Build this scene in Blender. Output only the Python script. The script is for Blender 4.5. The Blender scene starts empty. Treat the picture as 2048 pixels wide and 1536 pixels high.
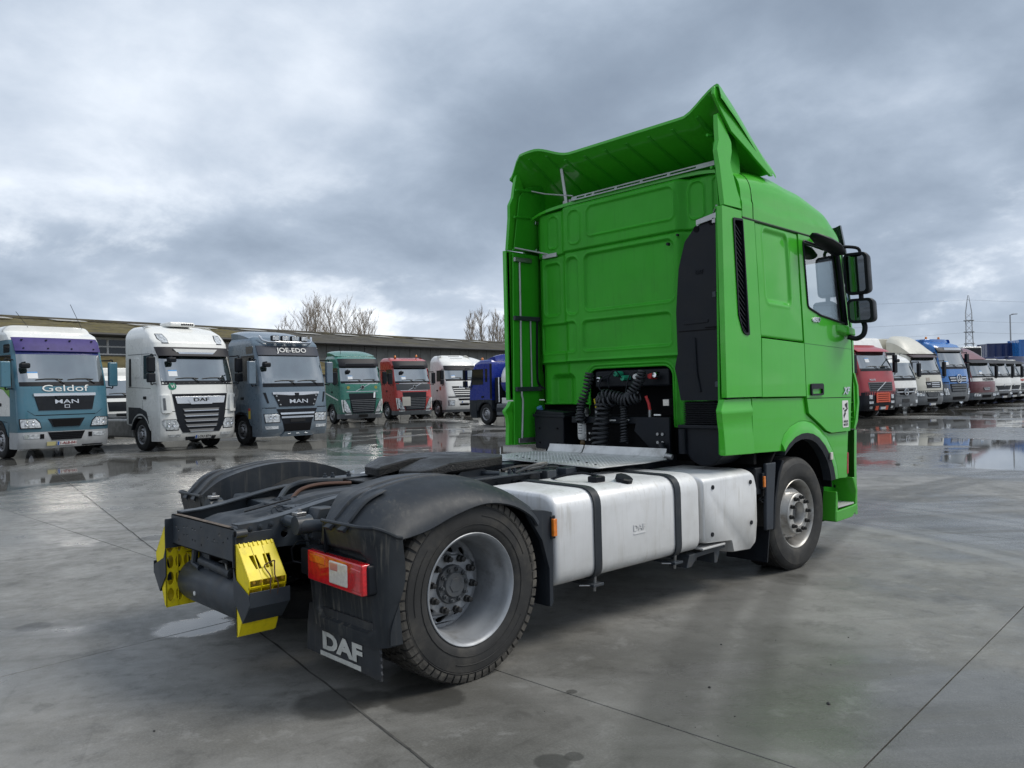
import bpy, bmesh, math, random
from mathutils import Vector, Matrix, noise as mnoise
from mathutils.geometry import tessellate_polygon
PI = math.pi
rad = math.radians
rnd = random.Random(11)
sc = bpy.context.scene
COL = sc.collection

# ---------------------------------------------------------------- camera
CAM = Vector((-2.8895, -4.6665, 1.5998))
YAW, PITCH, ROLL, FPX = 0.81970, 0.00728, -0.02397, 1626.15
fw = Vector((math.cos(PITCH)*math.cos(YAW), math.cos(PITCH)*math.sin(YAW), math.sin(PITCH)))
r0 = Vector((math.sin(YAW), -math.cos(YAW), 0.0)); u0 = r0.cross(fw)
cr = r0*math.cos(ROLL) + u0*math.sin(ROLL); cu = -r0*math.sin(ROLL) + u0*math.cos(ROLL)
cd = bpy.data.cameras.new('camera'); cam = bpy.data.objects.new('camera', cd); COL.objects.link(cam)
cam.matrix_world = Matrix(((cr.x, cu.x, -fw.x, CAM.x), (cr.y, cu.y, -fw.y, CAM.y), (cr.z, cu.z, -fw.z, CAM.z), (0, 0, 0, 1)))
cd.sensor_fit = 'HORIZONTAL'; cd.sensor_width = 36.0; cd.lens = 36.0*FPX/2048.0
cd.clip_start = 0.05; cd.clip_end = 6000
sc.camera = cam

# ---------------------------------------------------------------- world, sun, exposure
SUN_DIR = Vector((0.68, -0.60, 1.0)).normalized()
world = bpy.data.worlds.new('World'); sc.world = world; world.use_nodes = True

class NT:
    """small helper round a node tree"""
    def __init__(s, tree):
        s.t = tree; s.n = tree.nodes; s.l = tree.links
    def node(s, kind, **k):
        n = s.n.new(kind)
        for a, b in k.items(): setattr(n, a, b)
        return n
    def put(s, sock, v):
        if isinstance(v, bpy.types.NodeSocket): s.l.new(v, sock)
        elif isinstance(v, (tuple, list)) and len(v) == 3 and sock.type == 'RGBA': sock.default_value = (*v, 1)
        else: sock.default_value = v
    def math(s, op, a, b=0.0, c=0.0, clamp=False):
        n = s.node('ShaderNodeMath', operation=op, use_clamp=clamp)
        s.put(n.inputs[0], a); s.put(n.inputs[1], b); s.put(n.inputs[2], c); return n.outputs[0]
    def vmath(s, op, a, b=(0, 0, 0)):
        n = s.node('ShaderNodeVectorMath', operation=op); s.put(n.inputs[0], a); s.put(n.inputs[1], b)
        return n.outputs['Value'] if op in ('LENGTH', 'DOT_PRODUCT', 'DISTANCE') else n.outputs[0]
    def sep(s, v):
        n = s.node('ShaderNodeSeparateXYZ'); s.put(n.inputs[0], v); return n.outputs
    def comb(s, x, y, z):
        n = s.node('ShaderNodeCombineXYZ')
        for i, q in enumerate((x, y, z)): s.put(n.inputs[i], q)
        return n.outputs[0]
    def noise(s, vec, scale, detail=4, rough=0.55, dist=0.0):
        n = s.node('ShaderNodeTexNoise'); s.put(n.inputs['Vector'], vec)
        n.inputs['Scale'].default_value = scale; n.inputs['Detail'].default_value = detail
        n.inputs['Roughness'].default_value = rough; n.inputs['Distortion'].default_value = dist
        return n.outputs[0]
    def step(s, v, a, b, lo=0.0, hi=1.0):
        n = s.node('ShaderNodeMapRange', interpolation_type='SMOOTHSTEP'); s.put(n.inputs[0], v)
        for i, q in enumerate((a, b, lo, hi)): s.put(n.inputs[1+i], q)
        return n.outputs[0]
    def mix(s, f, a, b):
        n = s.node('ShaderNodeMix', data_type='RGBA'); s.put(n.inputs[0], f); s.put(n.inputs[6], a); s.put(n.inputs[7], b); return n.outputs[2]
    def mixf(s, f, a, b):
        n = s.node('ShaderNodeMix', data_type='FLOAT'); s.put(n.inputs[0], f); s.put(n.inputs[2], a); s.put(n.inputs[3], b); return n.outputs[0]
    def bump(s, h, strength=0.2, dist=0.01):
        n = s.node('ShaderNodeBump'); s.put(n.inputs['Height'], h); n.inputs['Strength'].default_value = strength; n.inputs['Distance'].default_value = dist
        return n.outputs[0]

def build_world():
    w = NT(world.node_tree); w.n.clear()
    tc = w.node('ShaderNodeTexCoord').outputs['Generated']
    x, y, z = w.sep(tc)
    zz = w.math('ADD', w.math('MAXIMUM', z, 0.0), 0.42)
    p = w.comb(w.math('DIVIDE', x, zz), w.math('DIVIDE', y, zz), w.math('MULTIPLY', z, 0.8))
    mass = w.noise(w.vmath('ADD', p, (39.8258, 18.8105, 7.5282)), 0.95, 4, 0.50, 0.25)
    puff = w.noise(w.vmath('ADD', p, (19.0541, 25.5627, 1.0)), 3.0, 9, 0.58, 0.15)
    veil = w.noise(w.vmath('ADD', p, (5.2, 1.1, 4.0)), 1.4, 5, 0.5, 0.8)
    m = w.math('ADD', w.math('MULTIPLY', mass, 0.64), w.math('ADD', w.math('MULTIPLY', puff, 0.25), w.math('MULTIPLY', veil, 0.12)))
    ramp = w.node('ShaderNodeValToRGB'); w.put(ramp.inputs[0], m); ramp.color_ramp.interpolation = 'B_SPLINE'
    e = ramp.color_ramp.elements
    e[0].position = 0.36; e[0].color = (0.150, 0.188, 0.245, 1)
    e[1].position = 0.64; e[1].color = (0.60, 0.64, 0.69, 1)
    q = e.new(0.44); q.color = (0.205, 0.252, 0.318, 1)
    q = e.new(0.50); q.color = (0.295, 0.35, 0.425, 1)
    q = e.new(0.57); q.color = (0.43, 0.48, 0.55, 1)
    lowf = w.step(z, 0.02, 0.34, 1.0, 0.0)
    cl = w.step(w.math('ADD', w.math('MULTIPLY', puff, 0.7), w.math('MULTIPLY', mass, 0.45)), 0.575, 0.70)
    white = w.math('MULTIPLY', w.math('MULTIPLY', cl, lowf), 0.9)
    cloud = w.mix(white, ramp.outputs[0], (0.72, 0.755, 0.79))
    hz = w.step(z, 0.0, 0.09, 0.45, 0.0)
    cloud = w.mix(hz, cloud, (0.50, 0.55, 0.60))
    sky = w.node('ShaderNodeTexSky', sky_type='NISHITA'); sky.sun_disc = False
    sky.sun_elevation = math.asin(SUN_DIR.z); sky.sun_rotation = math.atan2(SUN_DIR.x, SUN_DIR.y)
    sky.air_density = 1.0; sky.dust_density = 2.0
    bg = w.node('ShaderNodeBackground'); bg.inputs[1].default_value = 0.1
    gap = w.step(m, 0.60, 0.68, 0.0, 0.12)
    sc10 = w.node('ShaderNodeMix', data_type='RGBA', blend_type='MULTIPLY'); sc10.inputs[0].default_value = 1.0
    w.put(sc10.inputs[6], cloud); sc10.inputs[7].default_value = (11.6, 11.6, 11.65, 1)
    col = w.mix(gap, sc10.outputs[2], sky.outputs[0])
    w.put(bg.inputs[0], col)
    out = w.node('ShaderNodeOutputWorld'); w.l.new(bg.outputs[0], out.inputs[0])
build_world()

sl = bpy.data.lights.new('sun', 'SUN'); sl.energy = 1.7; sl.angle = rad(24); sl.color = (1.0, 0.95, 0.87)
so = bpy.data.objects.new('sun', sl); COL.objects.link(so)
so.rotation_euler = SUN_DIR.to_track_quat('Z', 'Y').to_euler(); so.location = (0, -20, 30)
sc.view_settings.view_transform = 'Standard'; sc.view_settings.look = 'None'
sc.view_settings.exposure = 0.5; sc.view_settings.gamma = 1.0; sc.view_settings.use_curve_mapping = False
sc.render.engine = 'CYCLES'
sc.cycles.max_bounces = 8; sc.cycles.diffuse_bounces = 3; sc.cycles.glossy_bounces = 4; sc.cycles.transmission_bounces = 6; sc.cycles.transparent_max_bounces = 12
sc.cycles.use_denoising = True; sc.cycles.sample_clamp_indirect = 6.0; sc.cycles.caustics_reflective = False; sc.cycles.caustics_refractive = False

# ---------------------------------------------------------------- materials
MATS = {}
def mat(name, color, rough=0.5, metal=0.0, coat=0.0, var=0.0, vscale=6.0, dirt=None, dirt_amt=0.0, dscale=3.0, bump=0.0, bscale=80.0, bdist=0.004,
        rvar=0.0, spec=0.5, streak=None, streak_amt=0.0, low_dirt=None, trans=0.0, ior=1.45, emit=None, coat_rough=0.04):
    """procedural Principled material: base colour with mottling, dirt, vertical streaks, bump"""
    if name in MATS: return MATS[name]
    m = bpy.data.materials.new(name); m.use_nodes = True
    t = NT(m.node_tree); b = t.n['Principled BSDF']
    pos = t.node('ShaderNodeTexCoord').outputs['Object']
    c = color
    if var:
        f = t.noise(pos, vscale, 5, 0.6)
        c = t.mix(t.step(f, 0.3, 0.7), tuple(max(0, q*(1-var)) for q in color), tuple(min(1, q*(1+var)) for q in color))
    if dirt:
        f = t.noise(pos, dscale, 8, 0.68, 0.3)
        c = t.mix(t.step(f, 0.48, 0.74, 0.0, dirt_amt), c, dirt)
    if streak:
        x, y, z = t.sep(pos)
        f = t.noise(t.comb(t.math('MULTIPLY', x, 38.0), t.math('MULTIPLY', y, 38.0), t.math('MULTIPLY', z, 2.2)), 1.0, 4, 0.6)
        g = t.noise(pos, 2.6, 3, 0.5)
        c = t.mix(t.math('MULTIPLY', t.step(f, 0.5, 0.74), t.step(g, 0.38, 0.62, 0.1, streak_amt)), c, streak)
    if low_dirt:
        x, y, z = t.sep(pos)
        f = t.math('MULTIPLY', t.step(z, low_dirt[1], low_dirt[2], 1.0, 0.0), t.step(t.noise(pos, 7.0, 6, 0.65), 0.3, 0.7, 0.25, low_dirt[3]))
        c = t.mix(f, c, low_dirt[0])
    t.put(b.inputs['Base Color'], c)
    if rvar:
        t.put(b.inputs['Roughness'], t.step(t.noise(pos, 5.0, 6, 0.6), 0.25, 0.75, max(0.02, rough-rvar), min(1, rough+rvar)))
    else: b.inputs['Roughness'].default_value = rough
    b.inputs['Metallic'].default_value = metal; b.inputs['IOR'].default_value = ior
    b.inputs['Specular IOR Level'].default_value = spec
    b.inputs['Coat Weight'].default_value = coat; b.inputs['Coat IOR'].default_value = 1.5; b.inputs['Coat Roughness'].default_value = coat_rough
    b.inputs['Transmission Weight'].default_value = trans
    if emit: t.put(b.inputs['Emission Color'], emit[0]); b.inputs['Emission Strength'].default_value = emit[1]
    if bump:
        t.put(b.inputs['Normal'], t.bump(t.noise(pos, bscale, 4, 0.6), bump, bdist))
    MATS[name] = m; return m

def paint(name, color, rough=0.28, coat=0.7, dirt=(0.16, 0.15, 0.13), amt=0.12, low=True):
    return mat(name, color, rough, 0.0, coat, var=0.04, vscale=2.0, dirt=dirt, dirt_amt=amt, dscale=2.2, rvar=0.06,
               low_dirt=((0.13, 0.12, 0.105), 0.2, 1.5, 0.42) if low else None)

GREEN = mat('green_paint', (0.052, 0.43, 0.022), 0.33, 0.0, 0.55, spec=0.25, coat_rough=0.02, var=0.03, vscale=2.0, rvar=0.05, streak=(0.045, 0.27, 0.02), streak_amt=0.18, low_dirt=((0.085, 0.19, 0.045), 0.3, 1.35, 0.30))
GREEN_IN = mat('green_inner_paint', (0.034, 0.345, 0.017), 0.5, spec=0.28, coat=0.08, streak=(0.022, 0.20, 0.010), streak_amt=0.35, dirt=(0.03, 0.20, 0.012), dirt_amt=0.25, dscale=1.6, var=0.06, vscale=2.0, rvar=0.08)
BLACKP = mat('black_plastic', (0.0075, 0.0095, 0.0135), 0.45, spec=0.25, var=0.25, vscale=5, dirt=(0.025, 0.025, 0.025), dirt_amt=0.25, bump=0.08, bscale=220, rvar=0.1)
DARK = mat('dark_void', (0.005, 0.005, 0.006), 0.85, spec=0.2)
GREYP = mat('grey_plastic', (0.021, 0.026, 0.033), 0.47, spec=0.36, var=0.12, vscale=4, dirt=(0.11, 0.105, 0.095), dirt_amt=0.38, dscale=2.4, bump=0.07, bscale=260, rvar=0.10,
            streak=(0.13, 0.125, 0.11), streak_amt=0.35)
GREYFLAP = mat('dirty_grey_plastic', (0.020, 0.024, 0.029), 0.5, spec=0.4, var=0.15, dirt=(0.10, 0.095, 0.082), dirt_amt=0.4, streak=(0.17, 0.16, 0.135), streak_amt=0.85, rvar=0.1)
FRAME = mat('frame_paint', (0.034, 0.042, 0.052), 0.42, spec=0.42, var=0.12, vscale=7, dirt=(0.11, 0.095, 0.075), dirt_amt=0.35, dscale=5, rvar=0.12, bump=0.03, bscale=60)
RUST = mat('rusty_steel', (0.085, 0.05, 0.034), 0.8, var=0.5, vscale=30)
STEEL = mat('dull_steel', (0.33, 0.33, 0.33), 0.38, 0.85, var=0.15, vscale=9, dirt=(0.10, 0.09, 0.075), dirt_amt=0.5, dscale=12, rvar=0.12)
GALVP = mat('zinc_plated', (0.46, 0.47, 0.47), 0.42, 0.35, var=0.1)
CHROME = mat('bright_metal', (0.66, 0.67, 0.69), 0.16, 1.0)
ALU = mat('aluminium_tank', (0.72, 0.725, 0.73), 0.40, 0.18, var=0.05, vscale=2.5, dirt=(0.48, 0.46, 0.42), dirt_amt=0.38, dscale=2.8, streak=(0.45, 0.43, 0.385), streak_amt=0.55, rvar=0.09,
          low_dirt=((0.27, 0.26, 0.23), 0.3, 0.75, 0.5))
ALUCHECK = mat('tread_plate', (0.58, 0.58, 0.57), 0.42, 0.25, var=0.1, dirt=(0.22, 0.21, 0.19), dirt_amt=0.6, dscale=5, rvar=0.1)
RIMR = mat('silver_rim', (0.33, 0.345, 0.365), 0.42, 0.3, var=0.1, dirt=(0.12, 0.115, 0.105), dirt_amt=0.6, dscale=5, rvar=0.1)
RIMF = mat('front_rim', (0.42, 0.41, 0.39), 0.42, 0.4, var=0.15, dirt=(0.16, 0.13, 0.10), dirt_amt=0.7, dscale=7, rvar=0.1)
HUBM = mat('hub_grey', (0.085, 0.092, 0.10), 0.5, 0.2, var=0.15, dirt=(0.13, 0.12, 0.11), dirt_amt=0.5, dscale=14)
RUBBER = mat('tyre_rubber', (0.027, 0.027, 0.027), 0.72, var=0.18, vscale=8, dirt=(0.085, 0.078, 0.066), dirt_amt=0.65, dscale=4.5, rvar=0.1, bump=0.1, bscale=130)
TREAD = mat('tread_rubber', (0.062, 0.058, 0.052), 0.85, var=0.3, vscale=20, dirt=(0.15, 0.138, 0.115), dirt_amt=0.8, dscale=9)
HOSE = mat('coil_hose_black', (0.018, 0.020, 0.024), 0.42)
YELLOW = mat('chock_yellow', (0.86, 0.69, 0.010), 0.42, var=0.06, vscale=9, dirt=(0.30, 0.23, 0.03), dirt_amt=0.5, dscale=9, rvar=0.08)
GREASE = mat('greasy_black', (0.010, 0.010, 0.010), 0.40, var=0.4, vscale=30, bump=0.9, bscale=90, bdist=0.012, rvar=0.18)
REDLENS = mat('red_lens', (0.55, 0.012, 0.018), 0.14, coat=0.8, var=0.18, vscale=40, dirt=(0.22, 0.05, 0.04), dirt_amt=0.3)
ORLENS = mat('orange_lens', (0.72, 0.19, 0.012), 0.2, coat=0.7, var=0.15, vscale=40)
REDOR = mat('red_orange_lens', (0.62, 0.06, 0.012), 0.16, coat=0.8, var=0.2, vscale=40)
WHLENS = mat('clear_lens', (0.62, 0.58, 0.52), 0.18, coat=0.7, var=0.1, vscale=60)
MIRROR = mat('mirror_glass', (0.13, 0.145, 0.16), 0.02, 1.0)  # dark base colour stands in for dark surroundings reflected in the mirrors
WHITE = mat('white_print', (0.76, 0.76, 0.74), 0.5, var=0.05, dirt=(0.45, 0.44, 0.40), dirt_amt=0.4, dscale=8)
OFFW = mat('faded_print', (0.56, 0.56, 0.52), 0.55, var=0.12, vscale=14, dirt=(0.2, 0.2, 0.18), dirt_amt=0.6, dscale=10)
BLACKT = mat('black_print', (0.012, 0.012, 0.012), 0.45)
PLATEY = mat('number_plate_white', (0.72, 0.72, 0.70), 0.4)
PLBLUE = mat('plate_blue', (0.02, 0.10, 0.42), 0.4)
REDHOSE = mat('red_hose', (0.55, 0.05, 0.05), 0.45)
YELHOSE = mat('yellow_hose', (0.62, 0.50, 0.03), 0.45)

def glass_mat(name, tint, refl=0.08):
    m = bpy.data.materials.new(name); m.use_nodes = True; t = NT(m.node_tree); t.n.clear()
    tr = t.node('ShaderNodeBsdfTransparent'); tr.inputs[0].default_value = (*tint, 1)
    gl = t.node('ShaderNodeBsdfGlossy'); gl.inputs['Roughness'].default_value = 0.015; gl.inputs[0].default_value = (0.95, 0.98, 1, 1)
    fr = t.node('ShaderNodeFresnel'); fr.inputs[0].default_value = 1.5
    mx = t.node('ShaderNodeMixShader'); t.put(mx.inputs[0], t.math('ADD', t.math('MULTIPLY', fr.outputs[0], 1.6), refl, clamp=True))
    t.l.new(tr.outputs[0], mx.inputs[1]); t.l.new(gl.outputs[0], mx.inputs[2])
    o = t.node('ShaderNodeOutputMaterial'); t.l.new(mx.outputs[0], o.inputs[0]); MATS[name] = m; return m
GLASS = glass_mat('door_glass', (0.93, 0.975, 0.97), 0.12)
SCREEN = mat('windscreen_glass', (0.022, 0.034, 0.035), 0.045, ior=3.8, spec=0.6, var=0.6, vscale=1.7)  # mottled base colour imitates patches of reflected cloud
SIDEGL = mat('side_window_glass', (0.010, 0.012, 0.013), 0.04, ior=1.6, spec=0.6)
LAMPG = mat('headlamp_glass', (0.50, 0.52, 0.53), 0.12, 0.35, coat=1.0, var=0.45, vscale=14)

# ---------------------------------------------------------------- mesh helpers
AX = {'x': lambda u, v, w: (w, u, v), 'y': lambda u, v, w: (u, w, v), 'z': lambda u, v, w: (u, v, w)}
def rrect(u0, v0, u1, v1, r, n=5):
    """rounded rectangle outline, anticlockwise"""
    if u0 > u1: u0, u1 = u1, u0
    if v0 > v1: v0, v1 = v1, v0
    r = min(r, (u1-u0)/2-1e-5, (v1-v0)/2-1e-5); out = []
    for cx, cy, a in ((u1-r, v0+r, -90), (u1-r, v1-r, 0), (u0+r, v1-r, 90), (u0+r, v0+r, 180)):
        for i in range(n+1):
            q = rad(a+90*i/n); out.append((cx+r*math.cos(q), cy+r*math.sin(q)))
    return out
def circle(u, v, r, n=16, ry=None):
    return [(u+r*math.cos(2*PI*i/n), v+(ry or r)*math.sin(2*PI*i/n)) for i in range(n)]
def rpoly(pts, r, n=4):
    """polygon with rounded corners (r: radius or list)"""
    out = []; N = len(pts)
    for i, p in enumerate(pts):
        p = Vector(p); a = Vector(pts[i-1]); b = Vector(pts[(i+1) % N]); rr = r[i] if isinstance(r, (list, tuple)) else r
        if rr <= 0: out.append(tuple(p)); continue
        da = (a-p); db = (b-p); la, lb = da.length, db.length; da /= la; db /= lb
        ang = da.angle(db); tl = min(rr/math.tan(ang/2), la*0.48, lb*0.48)
        s = p+da*tl; e = p+db*tl
        for k in range(n+1):
            f = k/n; out.append(tuple(s*(1-f)**2+p*2*f*(1-f)+e*f*f))
    return out
def arc(cx, cy, r, a0, a1, n):
    return [(cx+r*math.cos(rad(a0+(a1-a0)*i/n)), cy+r*math.sin(rad(a0+(a1-a0)*i/n))) for i in range(n+1)]

class MB:
    def __init__(s): s.v = []; s.f = []
    def add(s, vs, fs):
        o = len(s.v); s.v += [tuple(q) for q in vs]; s.f += [tuple(o+i for i in q) for q in fs]; return s
    def box(s, x0, x1, y0, y1, z0, z1):
        return s.add([(x0, y0, z0), (x1, y0, z0), (x1, y1, z0), (x0, y1, z0), (x0, y0, z1), (x1, y0, z1), (x1, y1, z1), (x0, y1, z1)],
                     [(3, 2, 1, 0), (4, 5, 6, 7), (0, 1, 5, 4), (1, 2, 6, 5), (2, 3, 7, 6), (3, 0, 4, 7)])
    def obox(s, c, size, M):
        a, b, d = (q/2 for q in size); c = Vector(c); o = MB().box(-a, a, -b, b, -d, d)
        return s.add([c+M@Vector(q) for q in o.v], o.f)
    def plate(s, outer, w0, w1, axis='z', holes=(), fn=None):
        """polygon (with holes) extruded from w0 to w1"""
        fn = fn or AX[axis]; loops = [list(outer)]+[list(h) for h in holes]
        tri = tessellate_polygon([[Vector((p[0], p[1], 0)) for p in lp] for lp in loops])
        flat = [p for lp in loops for p in lp]; n = len(flat)
        vs = [fn(p[0], p[1], w0) for p in flat]+[fn(p[0], p[1], w1) for p in flat]
        if not holes: fs = [tuple(range(n)), tuple(n+i for i in range(n))[::-1]]
        else: fs = [tuple(t) for t in tri]+[tuple(n+i for i in t)[::-1] for t in tri]
        o = 0
        for lp in loops:
            k = len(lp)
            for i in range(k): j = (i+1) % k; fs.append((o+i, o+j, n+o+j, n+o+i))
            o += k
        return s.add(vs, fs)
    def tube(s, path, r, n=8, closed=False, cap=True):
        P = [Vector(p) for p in path]; m = len(P); rings = []
        t0 = (P[1]-P[0]).normalized(); up = Vector((0, 0, 1)) if abs(t0.z) < 0.9 else Vector((1, 0, 0))
        nrm = t0.cross(up).normalized()
        for i in range(m):
            if closed: t = (P[(i+1) % m]-P[i-1])
            else: t = P[min(i+1, m-1)]-P[max(i-1, 0)]
            t.normalize(); nrm = (nrm-t*nrm.dot(t)).normalized(); b = t.cross(nrm)
            rr = r[i] if isinstance(r, (list, tuple)) else r
            rings.append([P[i]+(nrm*math.cos(2*PI*k/n)+b*math.sin(2*PI*k/n))*rr for k in range(n)])
        return s.loft(rings, cap=cap and not closed, closed=closed)
    def loft(s, rings, cap=True, closed=False, wrap=True):
        n = len(rings[0]); m = len(rings); vs = [p for q in rings for p in q]; fs = []
        for i in range(m if closed else m-1):
            a = i*n; b = ((i+1) % m)*n
            for k in range(n if wrap else n-1):
                j = (k+1) % n; fs.append((a+k, a+j, b+j, b+k))
        if cap and wrap: fs.append(tuple(range(n))[::-1]); fs.append(tuple((m-1)*n+k for k in range(n)))
        return s.add(vs, fs)
    def lathe(s, prof, c=(0, 0, 0), axis='y', n=32, closed=False):
        """prof: (radius, along) pairs round an axis"""
        rings = []
        for r, a in prof:
            ring = []
            for k in range(n):
                q = 2*PI*k/n; cc, ss = r*math.cos(q), r*math.sin(q)
                p = (a, cc, ss) if axis == 'x' else (cc, a, ss) if axis == 'y' else (cc, ss, a)
                ring.append((c[0]+p[0], c[1]+p[1], c[2]+p[2]))
            rings.append(ring)
        return s.loft(rings, cap=not closed, closed=closed)
    def cyl(s, a, b, r, n=16):
        return s.tube([a, b], r, n)
    def sheet(s, fn, us, vs, thick=0.0, off=None):
        """surface fn(u,v); with off(u,v)-> second skin it becomes a closed shell"""
        A = [fn(u, v) for u in us for v in vs]; nu, nv = len(us), len(vs); fs = []
        for i in range(nu-1):
            for j in range(nv-1): fs.append((i*nv+j, (i+1)*nv+j, (i+1)*nv+j+1, i*nv+j+1))
        if off:
            B = [off(u, v) for u in us for v in vs]; n = len(A)
            fs += [tuple(n+q for q in f)[::-1] for f in fs]
            edge = [i*nv for i in range(nu)]+[(nu-1)*nv+j for j in range(1, nv)]+[i*nv+nv-1 for i in range(nu-2, -1, -1)]+[j for j in range(nv-2, 0, -1)]
            for k in range(len(edge)):
                a, b = edge[k], edge[(k+1) % len(edge)]; fs.append((a, b, n+b, n+a))
            A += B
        return s.add(A, fs)
    def mirror_y(s):
        o = len(s.v); k = len(s.f)
        s.v += [(x, -y, z) for x, y, z in s.v]; s.f += [tuple(o+i for i in f)[::-1] for f in s.f[:k]]; return s
    def xf(s, M):
        s.v = [tuple(M@Vector(p)) for p in s.v]; return s
    def mesh(s, name, m, smooth=38):
        me = bpy.data.meshes.new(name); bm = bmesh.new()
        bv = [bm.verts.new(p) for p in s.v]
        for f in s.f:
            if len(set(f)) < 3: continue
            try: bm.faces.new([bv[i] for i in dict.fromkeys(f)])
            except ValueError: pass
        bmesh.ops.remove_doubles(bm, verts=bm.verts, dist=1e-5)
        bmesh.ops.recalc_face_normals(bm, faces=bm.faces)
        bm.to_mesh(me); bm.free()
        if smooth:
            me.polygons.foreach_set('use_smooth', [True]*len(me.polygons)); me.set_sharp_from_angle(angle=rad(smooth))
        me.materials.append(m); return me
    def build(s, name, m, parent=None, bevel=0.0, seg=2, smooth=38, label=None, solid=0.0, kind=None):
        return link(name, s.mesh(name, m, smooth), parent, bevel, seg, label, solid, kind)

def link(name, me, parent=None, bevel=0.0, seg=2, label=None, solid=0.0, kind=None, M=None):
    o = bpy.data.objects.new(name, me); COL.objects.link(o); o.parent = parent
    if M is not None: o.matrix_local = M
    if solid:
        q = o.modifiers.new('solid', 'SOLIDIFY'); q.thickness = solid; q.offset = 0
    if bevel:
        q = o.modifiers.new('bevel', 'BEVEL'); q.width = bevel; q.segments = seg; q.limit_method = 'ANGLE'; q.angle_limit = rad(40); q.harden_normals = True
    if label: o['label'] = label
    if kind: o['kind'] = kind
    return o
def empty(name, loc=(0, 0, 0), rz=0.0, parent=None, label=None, cat=None, group=None):
    o = bpy.data.objects.new(name, None); COL.objects.link(o); o.location = loc; o.rotation_euler = (0, 0, rz); o.parent = parent
    o.empty_display_size = 0.2
    if label: o['label'] = label
    if cat: o['category'] = cat
    if group: o['group'] = group
    return o
def tag(o, label=None, cat=None, group=None, kind=None):
    for k, v in (('label', label), ('category', cat), ('group', group), ('kind', kind)):
        if v: o[k] = v
    return o

def text_mesh(txt, size, fn, m, name='lettering', depth=0.003, width=None, bold=0.0, shear=0.0, parent=None, align='CENTER', wfn=True):
    """flat letters; fn(u,v,w) puts a text point into place, u centred"""
    cu_ = bpy.data.curves.new('txt', 'FONT'); cu_.body = txt; cu_.size = size; cu_.align_x = align; cu_.align_y = 'CENTER'; cu_.offset = bold; cu_.shear = shear
    cu_.extrude = depth/2; cu_.resolution_u = 3
    o = bpy.data.objects.new('txt', cu_); COL.objects.link(o)
    dg = bpy.context.evaluated_depsgraph_get(); me = bpy.data.meshes.new_from_object(o.evaluated_get(dg))
    bpy.data.objects.remove(o); bpy.data.curves.remove(cu_)
    xs = [v.co.x for v in me.vertices] or [0]
    k = 1.0 if not width else width/max(1e-6, max(xs)-min(xs)); mid = (max(xs)+min(xs))/2 if align == 'CENTER' else min(xs)
    for v in me.vertices: v.co = Vector(fn((v.co.x-mid)*k, v.co.y, v.co.z+depth/2))
    me.name = name; me.materials.clear(); me.materials.append(m)
    return link(name, me, parent)
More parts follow.
